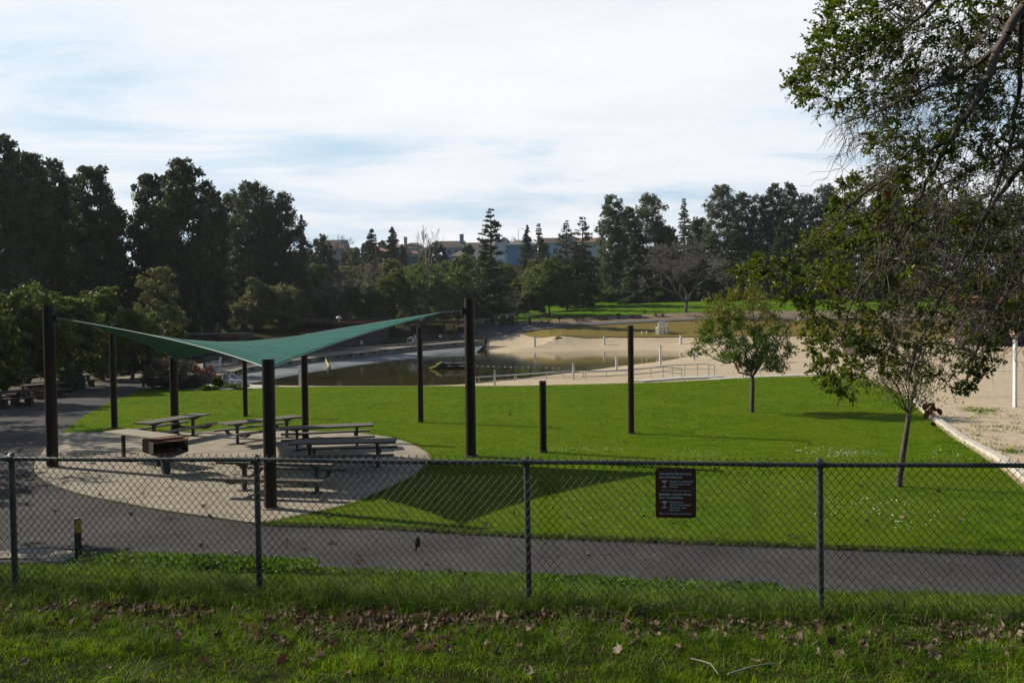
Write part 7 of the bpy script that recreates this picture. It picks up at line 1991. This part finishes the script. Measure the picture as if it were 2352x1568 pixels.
# leaning trunks of the left oaks
for u, v, u2, v2, lab in [(8, 898, 40, 800, 'leaning dark trunk nearest the left edge under the olive trees'), (52, 896, 110, 790, 'thick leaning dark trunk left of the tall left pole'), (230, 858, 205, 800, 'forked thin trunk right of the second pole'), (258, 856, 250, 790, 'curved dark trunk near the farthest left table')]:
    p = onz(u, v, 0); q = at(u2, v2, p.y) - p; t = T('oak_tree', lab, 'tree', p, 0, 'leaning oaks along the left fence')
    mb = MB(); mb.tube([(0, 0, -.2), tuple(q * .5 + Vector((-.1, 0, 0))), tuple(q)], [.22, .17, .12], 10); mb.build('trunk', BARKD, t, True)
    rng = np.random.default_rng(int(u)); P = crown_pts([(q.x + rng.uniform(-1, 1), rng.uniform(-1, 1), q.z + rng.uniform(.2, 1.6), 1.7, 1.5, 1.1) for _ in range(5)], 7000, rng, 14, .35); V, Fc = leafquads(P, .2, .1, rng, up=.4); npmesh('crown', V, Fc, L_OAK, t)
# trees left of the frame whose shade falls on path and bank
for i, (x, y, hh, r_, lab) in enumerate([(-29, 33, 9.5, 4.5, 'bushy oak just outside the left of the view, shading the path'), (-25, 24, 9, 4.2, 'bushy oak outside the left of the view near the pad'), (-36, 44, 10, 5, 'bushy oak outside the left of the view by the picnic tables'), (-33, 27, 9, 4.5, 'bushy oak farther left outside the view'), (-20, 15.5, 8, 3.2, 'bushy oak outside the left of the view near the marker post')]):
    z_ = H(x, y); t = T('oak_tree', lab, 'tree', (x, y, z_), 0, 'oaks left of the view'); rng = np.random.default_rng(900 + i)
    bl_ = [(rng.normal() * r_ * .45, rng.normal() * r_ * .45, hh * rng.uniform(.4, .85), r_ * .45, r_ * .45, r_ * .35) for _ in range(14)]
    P = crown_pts(bl_, 9000, rng, 14, .35); V, Fc = leafquads(P, .3, .16, rng, up=.4); npmesh('crown', V, Fc, L_OAK, t)
    sg_ = Segs(); sg_.path([(0, 0, -.3), (.1, 0, hh * .35)], .25, .2)
    for q in bl_: sg_.path(limb((.1, 0, hh * .35), q[:3], rng, 4, .1), .1, .02)
    sg_.build('trunk', BARK, t, 6, True)
def bare_xy(name, lab, x, y, hh, W, seed, depth, leaves=0):
    u = x / y; t = None
    u_ = 1176 + F * x / y
    z_ = H(x, y); vtop = None
    # same generator, placed by its ground position
    d = ray(u_, 700); v = 784
    t = bare(name, lab, 'tree', None, u_, y, 740 + .0108 * (1176 - u_) - (z_ + hh - ZC) / y * F, W / y * F, TWIG, seed, depth=depth, spread=.5, trunkf=.26, r0=.20, rmin=.006, upb=.4, z=z_)
    if leaves:
        rng = np.random.default_rng(seed); P = crown_pts([(rng.normal() * W * .4, rng.normal() * W * .4, hh * rng.uniform(.45, .9), W * .35, W * .35, W * .3) for _ in range(14)], leaves, rng, 10, .35)
        V, Fc = leafquads(P, .16, .11, rng, up=.3); npmesh('crown', V, Fc, L_OAK, t)
bare_xy('plane_tree', 'half leafless plane tree outside the left of the view, dappling the foreground', -13.4, 11.2, 10.0, 3.4, 71, 6, 900)

# ---------------------------------------------------------------- thin air
mb = MB(); mb.box((0, 578, 60), (2900, 1300, 130))
for i, q in enumerate(mb.v): pass
m, nt = newmat('thin haze'); pv = nt.nodes.new('ShaderNodeVolumePrincipled'); pv.inputs['Color'].default_value = (.86, .92, 1, 1); pv.inputs['Density'].default_value = HAZE; pv.inputs['Anisotropy'].default_value = .3
oo = nt.nodes.new('ShaderNodeOutputMaterial'); nt.links.new(pv.outputs[0], oo.inputs[1])
hz_ = mb.build('haze', m); tag(hz_, kind='stuff')
